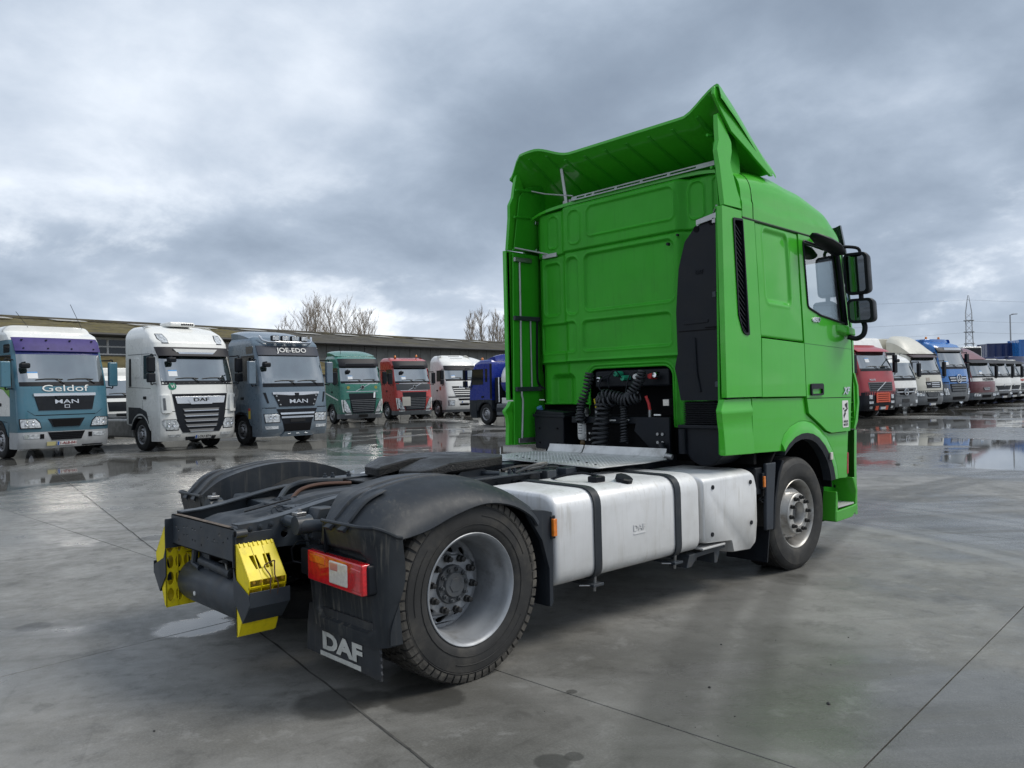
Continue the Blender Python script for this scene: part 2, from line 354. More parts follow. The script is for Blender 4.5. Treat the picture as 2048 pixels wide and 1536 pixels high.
# ---------------------------------------------------------------- ground
def ground_material():
    m = bpy.data.materials.new('wet_concrete'); m.use_nodes = True; t = NT(m.node_tree); b = t.n['Principled BSDF']
    pos = t.node('ShaderNodeNewGeometry').outputs['Position']
    x, y, z = t.sep(pos)
    p2 = t.comb(x, y, 0.0)
    warp = t.noise(p2, 0.35, 3, 0.5)
    streaky = t.comb(t.math('MULTIPLY', x, 1.0), t.math('MULTIPLY', y, 0.55), 0.0)
    n_big = t.noise(streaky, 0.22, 6, 0.6, 0.5)
    n_mid = t.noise(p2, 1.1, 7, 0.62, 0.4)
    n_fine = t.noise(p2, 9.0, 6, 0.65)
    n_grain = t.noise(p2, 90.0, 3, 0.7)
    # broom / wheel-worn streaks that run across the yard
    rx = t.math('ADD', t.math('MULTIPLY', x, 0.62), t.math('MULTIPLY', y, 0.78)); ry = t.math('SUBTRACT', t.math('MULTIPLY', y, 0.62), t.math('MULTIPLY', x, 0.78))
    n_str = t.noise(t.comb(t.math('MULTIPLY', rx, 1.5), t.math('MULTIPLY', ry, 0.22), 0.0), 1.6, 6, 0.62, 0.5)
    base = t.mix(t.step(n_mid, 0.30, 0.70), (0.128, 0.124, 0.112), (0.272, 0.265, 0.248))
    base = t.mix(t.step(n_big, 0.36, 0.66, 0.0, 0.7), base, (0.088, 0.084, 0.071))
    base = t.mix(t.step(n_str, 0.50, 0.72, 0.0, 0.55), base, (0.265, 0.262, 0.25))
    base = t.mix(t.step(n_str, 0.36, 0.47, 0.5, 0.0), base, (0.095, 0.093, 0.085))
    base = t.mix(t.step(n_fine, 0.55, 0.78, 0.0, 0.28), base, (0.09, 0.088, 0.08))
    base = t.mix(t.step(n_grain, 0.38, 0.7, 0.0, 0.30), base, (0.30, 0.295, 0.27))
    base = t.mix(t.step(t.noise(p2, 46.0, 3, 0.75), 0.60, 0.75, 0.0, 0.35), base, (0.085, 0.082, 0.07))
    n_rough = t.noise(p2, 3.4, 11, 0.78, 0.2)
    base = t.mix(t.step(n_rough, 0.50, 0.66, 0.0, 0.62), base, (0.068, 0.065, 0.057))
    base = t.mix(t.step(n_rough, 0.46, 0.36, 0.0, 0.45), base, (0.30, 0.295, 0.28))
    for sx, sy in ((1.0, 0.0), (0.4, 0.92)):
        u_ = t.math('ADD', t.math('MULTIPLY', x, sx), t.math('MULTIPLY', y, sy)); v_ = t.math('SUBTRACT', t.math('MULTIPLY', y, sx), t.math('MULTIPLY', x, sy))
        scr = t.noise(t.comb(t.math('MULTIPLY', u_, 0.6), t.math('MULTIPLY', v_, 22.0), 0.0), 1.0, 6, 0.7, 0.3)
        base = t.mix(t.math('MULTIPLY', t.step(scr, 0.58, 0.72), t.step(n_big, 0.4, 0.6, 0.15, 0.5)), base, (0.07, 0.068, 0.06))
    # per slab tint
    oi = t.node('ShaderNodeObjectInfo'); base = t.mix(t.math('MULTIPLY', oi.outputs['Random'], 0.22), base, (0.26, 0.26, 0.25))
    # tyre tracks: pale dried pairs by the cab, dark scuffs beside the truck
    def arcband(cx, cy, r, w, soft):
        d = t.math('ABSOLUTE', t.math('SUBTRACT', t.vmath('DISTANCE', p2, (cx, cy, 0.0)), r)); return t.step(d, w, w+soft, 1.0, 0.0)
    brk = t.step(n_mid, 0.30, 0.6, 0.35, 1.0)
    for cx, cy, r, w in ((-4.3, 2.0, 12.42, 0.10), (-4.3, 2.0, 12.05, 0.09), (-2.4, 2.3, 9.28, 0.11), (-2.4, 2.3, 8.92, 0.08)):
        base = t.mix(t.math('MULTIPLY', t.math('MULTIPLY', arcband(cx, cy, r, w, 0.05), brk), 0.42), base, (0.33, 0.325, 0.31))
    for cx, cy, r, w in ((9.5, -18.8, 18.9, 0.10), (9.5, -18.8, 18.55, 0.06)):
        base = t.mix(t.math('MULTIPLY', t.math('MULTIPLY', arcband(cx, cy, r, w, 0.14), brk), 0.52), base, (0.055, 0.054, 0.048))
    # dark oil and damp spots
    for cx, cy, r in ((-0.70, -0.92, 0.22), (-0.36, -1.20, 0.20), (-0.40, -2.20, 0.07), (-0.30, -2.23, 0.04), (0.25, -1.71, 0.035), (-0.56, -1.02, 0.12), (-1.45, 1.9, 0.12), (0.5, 5.0, 0.2)):
        d = t.math('ADD', t.vmath('DISTANCE', p2, (cx, cy, 0.0)), t.math('MULTIPLY', t.math('SUBTRACT', n_mid, 0.5), 0.35*min(1, r*6)))
        base = t.mix(t.step(d, r*0.8, r*1.1, 0.72, 0.0), base, (0.045, 0.044, 0.040))
    # standing water and damp concrete
    dist = t.vmath('DISTANCE', p2, (0.6, -2.0, 0.0))
    far = t.step(dist, 8.0, 14.0)
    wn = t.math('ADD', t.noise(t.comb(t.math('MULTIPLY', rx, 0.8), ry, 0.0), 0.20, 6, 0.60, 0.7), t.math('MULTIPLY', t.math('SUBTRACT', n_mid, 0.5), 0.10))
    wn = t.math('ADD', wn, t.math('MULTIPLY', t.math('SUBTRACT', n_rough, 0.5), 0.10))
    pud = t.step(wn, t.math('SUBTRACT', 0.69, t.math('MULTIPLY', far, 0.25)), t.math('SUBTRACT', 0.76, t.math('MULTIPLY', far, 0.235)))
    marg = t.step(wn, t.math('SUBTRACT', 0.62, t.math('MULTIPLY', far, 0.25)), t.math('SUBTRACT', 0.70, t.math('MULTIPLY', far, 0.25)))
    for cx, cy, r in ((-0.66, 1.02, 0.24), (-0.42, 1.22, 0.12)):
        d = t.math('ADD', t.vmath('DISTANCE', p2, (cx, cy, 0.0)), t.math('MULTIPLY', t.math('SUBTRACT', n_mid, 0.5), 0.5))
        pud = t.math('MAXIMUM', pud, t.step(d, r*0.8, r*1.15, 1.0, 0.0))
    damp = t.step(t.math('ADD', n_big, t.math('MULTIPLY', far, 0.10)), 0.46, 0.60)
    wet = t.math('MAXIMUM', t.math('MAXIMUM', pud, t.math('MULTIPLY', marg, 0.75)), t.math('MULTIPLY', damp, 0.6))
    col = t.mix(t.math('MULTIPLY', wet, 0.52), base, (0.040, 0.039, 0.034))
    t.put(b.inputs['Base Color'], col)
    r_dry = t.math('SUBTRACT', t.step(n_fine, 0.3, 0.7, 0.50, 0.72), t.math('MULTIPLY', t.step(dist, 4.0, 13.0), 0.16))
    r_damp = t.mixf(t.math('MULTIPLY', t.math('MAXIMUM', damp, marg), t.step(n_str, 0.3, 0.6, 0.4, 1.0)), r_dry, 0.21)
    t.put(b.inputs['Roughness'], t.mixf(pud, r_damp, 0.035))
    b.inputs['IOR'].default_value = 1.42
    h = t.math('ADD', t.math('MULTIPLY', n_grain, 0.45), t.math('MULTIPLY', n_fine, 1.0))
    bn = t.node('ShaderNodeBump'); t.put(bn.inputs['Height'], h); bn.inputs['Distance'].default_value = 0.006
    t.put(bn.inputs['Strength'], t.mixf(pud, 0.30, 0.008)); t.put(b.inputs['Normal'], bn.outputs[0])
    return m
CONCRETE = ground_material()
JOINT = mat('joint_filler', (0.055, 0.053, 0.048), 0.8, var=0.6, vscale=5)
g = MB().add([(-1500, -1500, 0), (1500, -1500, 0), (1500, 1500, 0), (-1500, 1500, 0)], [(0, 1, 2, 3)]).build('ground', CONCRETE)
g.location.z = -0.012; tag(g, 'wide wet concrete lorry park with puddles', kind='structure')
A_ = Vector((math.cos(rad(4.5)), math.sin(rad(4.5)), 0))*6.0; B_ = Vector((math.cos(rad(92)), math.sin(rad(92)), 0))*4.2; O_ = Vector((0.122, 1.02, 0))
e1, e2 = A_.normalized()*0.003, B_.normalized()*0.003
sm = MB(); q = [e1+e2, A_-e1+e2, A_+B_-e1-e2, B_+e1-e2]
sm.add([(p.x, p.y, -0.010) for p in q]+[(p.x, p.y, 0) for p in q], [(3, 2, 1, 0), (4, 5, 6, 7), (0, 1, 5, 4), (1, 2, 6, 5), (2, 3, 7, 6), (3, 0, 4, 7)])
slab = sm.mesh('concrete_slab', CONCRETE, 0)
for i in range(-2, 9):
    for j in range(-3, 9):
        P = O_+A_*i+B_*j; link('concrete_slab', slab, g, M=Matrix.Translation((P.x, P.y, 0.012)), bevel=0.003, seg=1)
# joint floor is dark: thin filler strips sunk between the slabs
jf = MB()
for j in range(-3, 10):
    a = O_+A_*(-2)+B_*j; b = O_+A_*9+B_*j; n = B_.normalized()*0.012
    jf.add([(a-n)[:2]+(0,), (b-n)[:2]+(0,), (b+n)[:2]+(0,), (a+n)[:2]+(0,)], [(0, 1, 2, 3)])
for i in range(-2, 10):
    a = O_+A_*i+B_*(-3); b = O_+A_*i+B_*9; n = A_.normalized()*0.012
    jf.add([(a-n)[:2]+(0.0004,), (b-n)[:2]+(0.0004,), (b+n)[:2]+(0.0004,), (a+n)[:2]+(0.0004,)], [(0, 1, 2, 3)])
o = jf.build('joint_filler', JOINT, g); o.location.z = 0.003
# old crack sealed with tar running under the truck
cr_ = MB(); pts = []
for k in range(90):
    f = k/89; px = 2.06+(-0.93-2.06)*f; py = 15.8+(-2.7-15.8)*f
    pts.append((px+0.012*mnoise.noise(Vector((k*0.7, 0, 0))), py, 0.009+0.006*abs(mnoise.noise(Vector((k*0.5, 3, 0))))))
L = [(p[0]-p[2]*0.6, p[1], 0.003) for p in pts]+[(p[0]+p[2]*0.6, p[1], 0.003) for p in pts]; n = len(pts)
cr_.add(L, [(k, k+1, n+k+1, n+k) for k in range(n-1)])
o = cr_.build('tar_seam', JOINT, g); o.location.z = 0.012
# loose grit on the slabs near the camera
pebble = MB().lathe([(0.001, -0.5), (0.42, -0.4), (0.5, 0.0), (0.3, 0.4), (0.001, 0.5)], axis='z', n=6).mesh('stone_chip', mat('stone_chip', (0.03, 0.03, 0.03), 0.8), 0)
chips = [((0.79, -2.2), .010), ((1.45, -1.85), .008), ((1.75, -2.05), .005), ((2.1, -2.35), .006), ((1.0, -2.75), .013), ((0.55, -2.5), .005), ((1.55, -2.5), .005), ((-1.5, -0.6), .008), ((-1.2, -2.2), .007), ((-0.9, -2.6), .008)]
for i in range(24):
    chips.append(((rnd.uniform(-2.2, 3.2), rnd.uniform(-3.4, -1.5)), rnd.uniform(.002, .004)))
for (px, py), s in chips:
    M = Matrix.Translation((px, py, 0.012+s*0.28))@Matrix.Rotation(rnd.uniform(0, 6), 4, 'Z')@Matrix.Diagonal((s*2, s*1.5, s, 1))
    link('stone_chip', pebble, g, M=M)

# ---------------------------------------------------------------- warehouse
MOSS = mat('mossy_roof_sheet', (0.105, 0.088, 0.045), 0.9, var=0.35, vscale=0.9, dirt=(0.155, 0.125, 0.022), dirt_amt=0.95, dscale=0.8, spec=0.2)
MOSSN = mat('grey_roof_sheet', (0.080, 0.074, 0.062), 0.9, var=0.3, vscale=0.7, dirt=(0.11, 0.092, 0.028), dirt_amt=0.7, dscale=0.4, spec=0.2)
WALLM = mat('old_wall_sheet', (0.19, 0.19, 0.178), 0.8, var=0.2, vscale=0.8, streak=(0.07, 0.068, 0.06), streak_amt=0.6)
SKYL = mat('rooflight', (0.42, 0.41, 0.38), 0.5, var=0.25, vscale=2)
FRW = mat('window_frame_grey', (0.42, 0.43, 0.44), 0.6)
def build_warehouse():
    W = empty('warehouse', (11.5, 42.8, 0), rad(10), label='long low warehouse with mossy corrugated roof behind the parked lorries', cat='warehouse')
    u0, u1 = -32.0, 62.0; ze, zr, dep = 5.25, 6.82, 11.0
    n = int((u1-u0)/0.22)
    us = [u0+(u1-u0)*i/n for i in range(n+1)]
    def roof(m, ua, ub, name):
        uu = [u for u in us if ua <= u <= ub]
        wob = lambda u, v: 0.05*mnoise.noise(Vector((u*0.13, v*3, 1)))
        f = lambda u, v: (u, -0.55+v*(dep+0.55), ze-0.1+(zr-ze+0.1)*v+0.028*math.cos(u*2*PI/0.44)+wob(u, v))
        return MB().sheet(f, uu, [0, 0.33, 0.66, 1.0], off=lambda u, v: tuple(Vector(f(u, v))-Vector((0, 0, 0.05)))).build(name, m, W, smooth=50)
    r1 = roof(MOSS, u0, 14.0, 'roof'); r2 = roof(MOSSN, 14.0-0.3, u1, 'roof')
    f2 = MB().sheet(lambda u, v: (u, dep+v*dep, zr-(zr-ze)*v), [u0, u1], [0, 1], off=lambda u, v: (u, dep+v*dep, zr-(zr-ze)*v-0.06)).build('rear_roof', MOSSN, W)
    MB().tube([(u0, dep, zr+0.03), (u1, dep, zr+0.03)], 0.16, 8).build('ridge_cap', MOSSN, W)
    sky = MB().box(-0.95, 0.95, 0, 1.15, 0.05, 0.075).mesh('rooflight', SKYL, 0)
    slope = math.atan2(zr-ze, dep)
    k = 0; u = u0+2.0
    while u < u1-2:
        v = 0.80+0.05*math.sin(k*2.1)
        link('rooflight', sky, r1 if u < 14 else r2, M=Matrix.Translation((u, v*dep, ze+(zr-ze)*v+0.03))@Matrix.Rotation(slope, 4, 'X')); u += 4.6; k += 1
    # wall: sheets between posts, glazed strip under the eaves on the left half
    sheet = MB().box(0.02, 1.16, 0, 0.05, 0, ze-0.02).mesh('wall_panel', WALLM, 0)
    u = 14.0
    while u < u1-1:
        o = link('wall_panel', sheet, W, M=Matrix.Translation((u, 0.2+0.02*rnd.random(), 0))); u += 1.19
    MB().box(u0, u1, 0.27, 0.32, 0, ze-0.03).build('wall', WALLM, W)
    MB().box(u0, u1, 2*dep-0.3, 2*dep, 0, ze-0.05).build('rear_wall', WALLM, W)
    for ue in (u0, u1-0.3):
        MB().plate([(0.35, 0), (2*dep-0.35, 0), (2*dep-0.35, ze-0.1), (dep, zr-0.15), (0.35, ze-0.1)], ue, ue+0.3, 'x').build('gable_wall', WALLM, W)
    for i in range(12):
        ua = u0+2+i*3.6
        w = MB().plate([(ua, 4.05), (ua+3.3, 4.05), (ua+3.3, 5.0), (ua, 5.0)], 0.18, 0.26, 'y', holes=[[(ua+0.08+1.06*k, 4.12+h), (ua+1.02+1.06*k, 4.12+h), (ua+1.02+1.06*k, 4.48+h-0.02), (ua+0.08+1.06*k, 4.48+h-0.02)] for k in range(3) for h in (0, 0.42)]).build('window', FRW, W)
        for k in range(3): MB().box(ua+0.06+1.06*k, ua+1.04+1.06*k, 0.215, 0.225, 4.1, 4.95).build('pane', SIDEGL, w)
    # lower lean-to roof in front of the left half
    n2 = int((14-u0)/0.22); uu = [u0+(14-u0)*i/n2 for i in range(n2+1)]
    lf = lambda u, v: (u, 0.17-v*5.0, 3.98-1.1*v+0.028*math.cos(u*2*PI/0.44))
    MB().sheet(lf, uu, [0, 0.5, 1], off=lambda u, v: tuple(Vector(lf(u, v))-Vector((0, 0, 0.05)))).build('lean_to_roof', MOSS, W, smooth=50)
    MB().box(u0, 14, -4.7, -4.5, 0, 2.86).build('lean_to_wall', WALLM, W)
    MB().tube([(u0, -0.62, ze-0.14), (u1, -0.62, ze-0.14)], 0.09, 6).build('gutter', mat('gutter_dark', (0.03, 0.03, 0.03), 0.6), W)
build_warehouse()

# ---------------------------------------------------------------- bare trees
BARK = mat('pale_bark', (0.26, 0.225, 0.18), 0.9, var=0.25, vscale=2)
TWIG = mat('twigs', (0.31, 0.26, 0.21), 0.9, var=0.2, vscale=1)
def bare_tree(loc, H, spread, seed, label, fast=0.25):
    r = random.Random(seed); T = empty('bare_tree', loc, label=label, cat='tree', group='bare trees behind the warehouse roof')
    tr = MB(); tw = MB()
    def limb(p, d, L, rr, lvl, mb):
        P = [p]; n = 5 if lvl < 2 else 3
        for i in range(n):
            d = (d+Vector((r.uniform(-1, 1), r.uniform(-1, 1), r.uniform(-0.1, 0.5)))*(0.10 if lvl < 2 else 0.16)).normalized(); P.append(P[-1]+d*L/n)
        mb.tube(P, [rr*(1-0.72*i/n) for i in range(n+1)], 5 if lvl < 2 else 3, cap=False); return P, d
    P, d = limb(Vector((0, 0, 0)), Vector((0, 0, 1)), H*0.92, H*0.010, 0, tr)
    def at(P, f):
        k = min(int(f*(len(P)-1)), len(P)-2); g_ = f*(len(P)-1)-k; return P[k].lerp(P[k+1], g_)
    for i in range(30):
        f = 0.10+0.87*(i+r.random())/30; a = i*2.4+r.uniform(-0.5, 0.5); b = at(P, f); el = r.uniform(0.85, 1.15)+fast*0.6
        dd = Vector((math.cos(a)*math.cos(el), math.sin(a)*math.cos(el), math.sin(el)))
        L1 = H*(0.46-0.30*f)*r.uniform(0.75, 1.15)*(spread/5.0)
        P1, d1 = limb(b, dd, L1, 0.035+0.05*(1-f), 1, tr)
        for j in range(7):
            b2 = at(P1, r.uniform(0.25, 1.0)); a2 = r.uniform(0, 2*PI)
            dd2 = (d1+Vector((math.cos(a2)*0.6, math.sin(a2)*0.6, r.uniform(0.1, 0.5)))*0.8).normalized()
            P2, d2 = limb(b2, dd2, L1*r.uniform(0.3, 0.55), 0.026, 2, tw)
            for k in range(4):
                b3 = at(P2, r.uniform(0.3, 1.0)); a3 = r.uniform(0, 2*PI)
                dd3 = (d2+Vector((math.cos(a3)*0.6, math.sin(a3)*0.6, r.uniform(0.1, 0.6)))*0.8).normalized()
                limb(b3, dd3, L1*r.uniform(0.14, 0.28), 0.015, 3, tw)
    tr.build('trunk', BARK, T); tw.build('crown', TWIG, T, smooth=0)
def world_at(u, v, depth):
    d = fw+cr*((u-1024)/FPX)-cu*((v-768)/FPX); return CAM+d*depth
for i, (px, top, dp, sp, fa, lb) in enumerate([
        (588, 640, 126, 4.2, 0.0, 'shortest bare tree, leftmost of the wide clump above the roof'), (606, 616, 132, 4.6, 0.1, 'bare tree second from left in the wide clump'),
        (626, 606, 128, 4.6, 0.1, 'bare tree third from left in the wide clump'), (652, 600, 130, 5.0, 0.1, 'tallest bare tree in the middle of the wide clump'), (672, 603, 134, 4.8, 0.12, 'bare tree close behind the tallest one in the wide clump'),
        (694, 612, 126, 5.0, 0.08, 'bare tree right of the middle in the wide clump'), (716, 620, 130, 4.8, 0.05, 'bare tree second from right in the wide clump'),
        (736, 630, 127, 4.6, 0.0, 'spreading bare tree at the right end of the wide clump'),
        (939, 628, 126, 2.8, 0.26, 'slim bare poplar, leftmost of the narrow group beside the green cab'), (952, 620, 128, 3.0, 0.28, 'slim bare poplar second in the narrow group'), (967, 610, 130, 3.2, 0.28, 'tallest slim bare poplar in the narrow group'),
        (981, 620, 128, 3.0, 0.28, 'slim bare poplar just right of the tallest one'), (994, 618, 127, 3.0, 0.28, 'slim bare poplar second from right in the narrow group'), (1005, 624, 124, 3.0, 0.25, 'slim bare poplar half hidden by the green cab fairing')]):
    b = world_at(px, 780, dp); H = world_at(px, top, dp).z
    bare_tree((b.x, b.y, 0), H, sp, 40+i, lb, fa)

# ---------------------------------------------------------------- pylon, lamp post
GALV = mat('hazed_galvanised_steel', (0.36, 0.37, 0.38), 0.6, 0.3)  # lightened: distance haze is put into the steel colour
def build_pylon():
    b = world_at(1941, 760, 300); H = 32.5
    T = empty('power_pylon', (b.x, b.y, 0), rad(12), label='tall steel lattice power pylon on the horizon', cat='pylon')
    w = lambda z: 1.0 if z > 18 else 1.0+(18-z)*0.05
    for sx in (-1, 1):
        for sy in (-1, 1):
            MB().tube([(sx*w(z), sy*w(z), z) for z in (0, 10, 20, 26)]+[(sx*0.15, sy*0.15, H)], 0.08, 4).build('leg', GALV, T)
    br = MB(); z = 0.0
    while z < 26:
        z2 = min(26, z+2.4); a, c = w(z), w(z2)
        for sx, sy, tx, ty in ((-1, -1, 1, -1), (1, -1, 1, 1), (1, 1, -1, 1), (-1, 1, -1, -1)):
            br.tube([(sx*a, sy*a, z), (tx*c, ty*c, z2)], 0.035, 4); br.tube([(tx*a, ty*a, z), (sx*c, sy*c, z2)], 0.035, 4)
        z = z2
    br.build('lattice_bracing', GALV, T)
    for za in (14.5, 18.8, 23.0):
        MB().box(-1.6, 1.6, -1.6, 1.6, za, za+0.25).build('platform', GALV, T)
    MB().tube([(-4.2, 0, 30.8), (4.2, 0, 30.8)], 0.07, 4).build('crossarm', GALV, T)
    tops = [(0, 30.8), (1.6, 23.0), (-1.6, 18.8), (1.6, 14.5)]
    wm = mat('cable_grey', (0.12, 0.13, 0.14), 0.6)
    for k, (dx, zt) in enumerate(tops):
        for q, (dirx, dz, nm) in enumerate(((-150, -2-k, 'a'), (130, 0.5, 'b'))):
            e = Vector((b.x, b.y, 0))+cr*dirx+fw*(-40 if q == 0 else 25)
            P = []
            for i in range(13):
                f = i/12; P.append((b.x+dx*0.3+(e.x-b.x)*f, b.y+(e.y-b.y)*f, zt+dz*f-4.0*f*(1-f)*1.6))
            o = MB().tube(P, 0.028, 4, cap=False).build('power_line', wm)
            tag(o, ('overhead power cable sloping left from the pylon, %s from the top' if q == 0 else 'overhead power cable running right from the pylon, %s from the top') % ('first', 'second', 'third', 'lowest')[k], 'cable', 'power cables strung from the pylon')
build_pylon()
b = world_at(2022, 700, 95)
LP = empty('lamp_post', (b.x, b.y, 0), rad(-60), label='slender grey lamp post above the dark blue containers', cat='lamp post')
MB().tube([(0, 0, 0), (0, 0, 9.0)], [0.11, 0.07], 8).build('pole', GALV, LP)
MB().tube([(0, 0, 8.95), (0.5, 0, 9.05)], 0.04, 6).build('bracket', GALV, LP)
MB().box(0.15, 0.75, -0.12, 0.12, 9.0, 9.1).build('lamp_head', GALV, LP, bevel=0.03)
# far-off line of bare woodland along the horizon
def far_woods():
    r = random.Random(77); mb = MB()
    for k in range(420):
        a = rad(-12+130*(k+r.random())/420); d = r.uniform(290, 340); cx, cy = d*math.cos(a), d*math.sin(a); h = r.uniform(5.0, 8.5)*(0.75+0.35*mnoise.noise(Vector((k*0.05, 0, 0))))
        for j in range(26):
            x0, y0 = cx+r.uniform(-1.2, 1.2), cy+r.uniform(-1.2, 1.2); t = r.uniform(0.1, 0.7)*h; q = r.uniform(0, 2*PI); L_ = r.uniform(0.3, 0.6)*h
            top = (x0+math.cos(q)*L_*0.4, y0+math.sin(q)*L_*0.4, min(h, t+L_)); w = r.uniform(0.10, 0.22)
            mb.add([(x0-w, y0, t*0.6), (x0+w, y0, t*0.6), top, (x0, y0+w, t*0.6)], [(0, 1, 2), (1, 3, 2), (3, 0, 2)])
    o = mb.build('far_woods', mat('far_twigs', (0.13, 0.125, 0.12), 0.9, var=0.2, vscale=0.05), smooth=0)
    tag(o, 'low line of bare woodland far away on the horizon', 'woods', kind='stuff')
far_woods()
# ---------------------------------------------------------------- the green tractor unit (origin: ground under the rear axle, +x forward)
def cr_interp(P, n):
    """Catmull-Rom through P, n samples"""
    P = [Vector(p) for p in P]; out = []; m = len(P)-1
    for i in range(n+1):
        f = i/n*m; k = min(int(f), m-1); t = f-k
        a, b, c, d = P[max(k-1, 0)], P[k], P[k+1], P[min(k+2, m)]
        out.append(0.5*((2*b)+(c-a)*t+(2*a-5*b+4*c-d)*t*t+(3*b-a-3*c+d)*t*t*t))
    return out
def smooth01(a, b, x):
    t = min(1, max(0, (x-a)/(b-a))); return t*t*(3-2*t)
def helix(path, R_, turns, r, n=14, jitter=0.12, seed=1):
    q = random.Random(seed); P = [Vector(p) for p in path]; C = cr_interp(P, 60); pts = []; N = int(turns*n)
    for i in range(N+1):
        f = i/N; k = min(int(f*60), 59); g_ = f*60-k; c = C[k].lerp(C[k+1], g_); t = (C[k+1]-C[k]).normalized()
        a = t.cross(Vector((1, 0.1, 0))).normalized(); b = t.cross(a); th = f*turns*2*PI
        rr = R_*(1+jitter*math.sin(f*turns*0.9+seed)); pts.append(c+(a*math.cos(th)+b*math.sin(th))*rr)
    return MB().tube(pts, r, 6)

nut_mesh = MB().lathe([(0.0165, 0), (0.0165, 0.018), (0.012, 0.020), (0.011, 0.034), (0.001, 0.036)], axis='y', n=8).mesh('wheel_nut', HUBM)
nutw_mesh = MB().lathe([(0.021, 0), (0.021, 0.02), (0.016, 0.024), (0.015, 0.045), (0.001, 0.05)], axis='y', n=8).mesh('wheel_nut', mat('nut_dark', (0.035, 0.035, 0.035), 0.5, 0.4))
bolt_mesh = MB().lathe([(0.017, 0), (0.017, 0.004), (0.012, 0.005), (0.012, 0.013), (0.006, 0.014), (0.006, 0.02), (0.001, 0.02)], axis='y', n=8).mesh('bolt', FRAME)
boltz_mesh = MB().lathe([(0.016, 0), (0.016, 0.018), (0.009, 0.02), (0.009, 0.036), (0.001, 0.036)], axis='z', n=8).mesh('bolt', FRAME)

def ymat(x, y, z, s):   # place a +y-pointing mesh so that it points outwards on side s
    return Matrix.Translation((x, y, z))@Matrix.Diagonal((1, s, 1, 1))

def tyre(mb, yo, yi, r, rb, s):
    """lathe: outer face at |y|=yo, inner at |y|=yi"""
    m = (yo+yi)/2; w = (yo-yi)/2
    prof = []
    for f, rr in ((0.80, rb), (0.90, rb+0.012), (0.985, rb+0.04), (1.0, rb+0.075), (1.0, rb+0.10), (0.975, rb+0.145), (0.965, rb+0.147), (0.955, rb+0.155), (0.90, r-0.022), (0.855, r-0.010), (0.80, r-0.003), (0.55, r)):
        prof.append((rr, s*(m+w*f)))
    for f, rr in ((-0.55, r), (-0.86, r-0.01), (-0.96, rb+0.15), (-1.0, rb+0.09), (-0.9, rb+0.01), (-0.8, rb)):
        prof.append((rr, s*(m+w*f)))
    mb.lathe(prof, axis='y', n=72, closed=True)

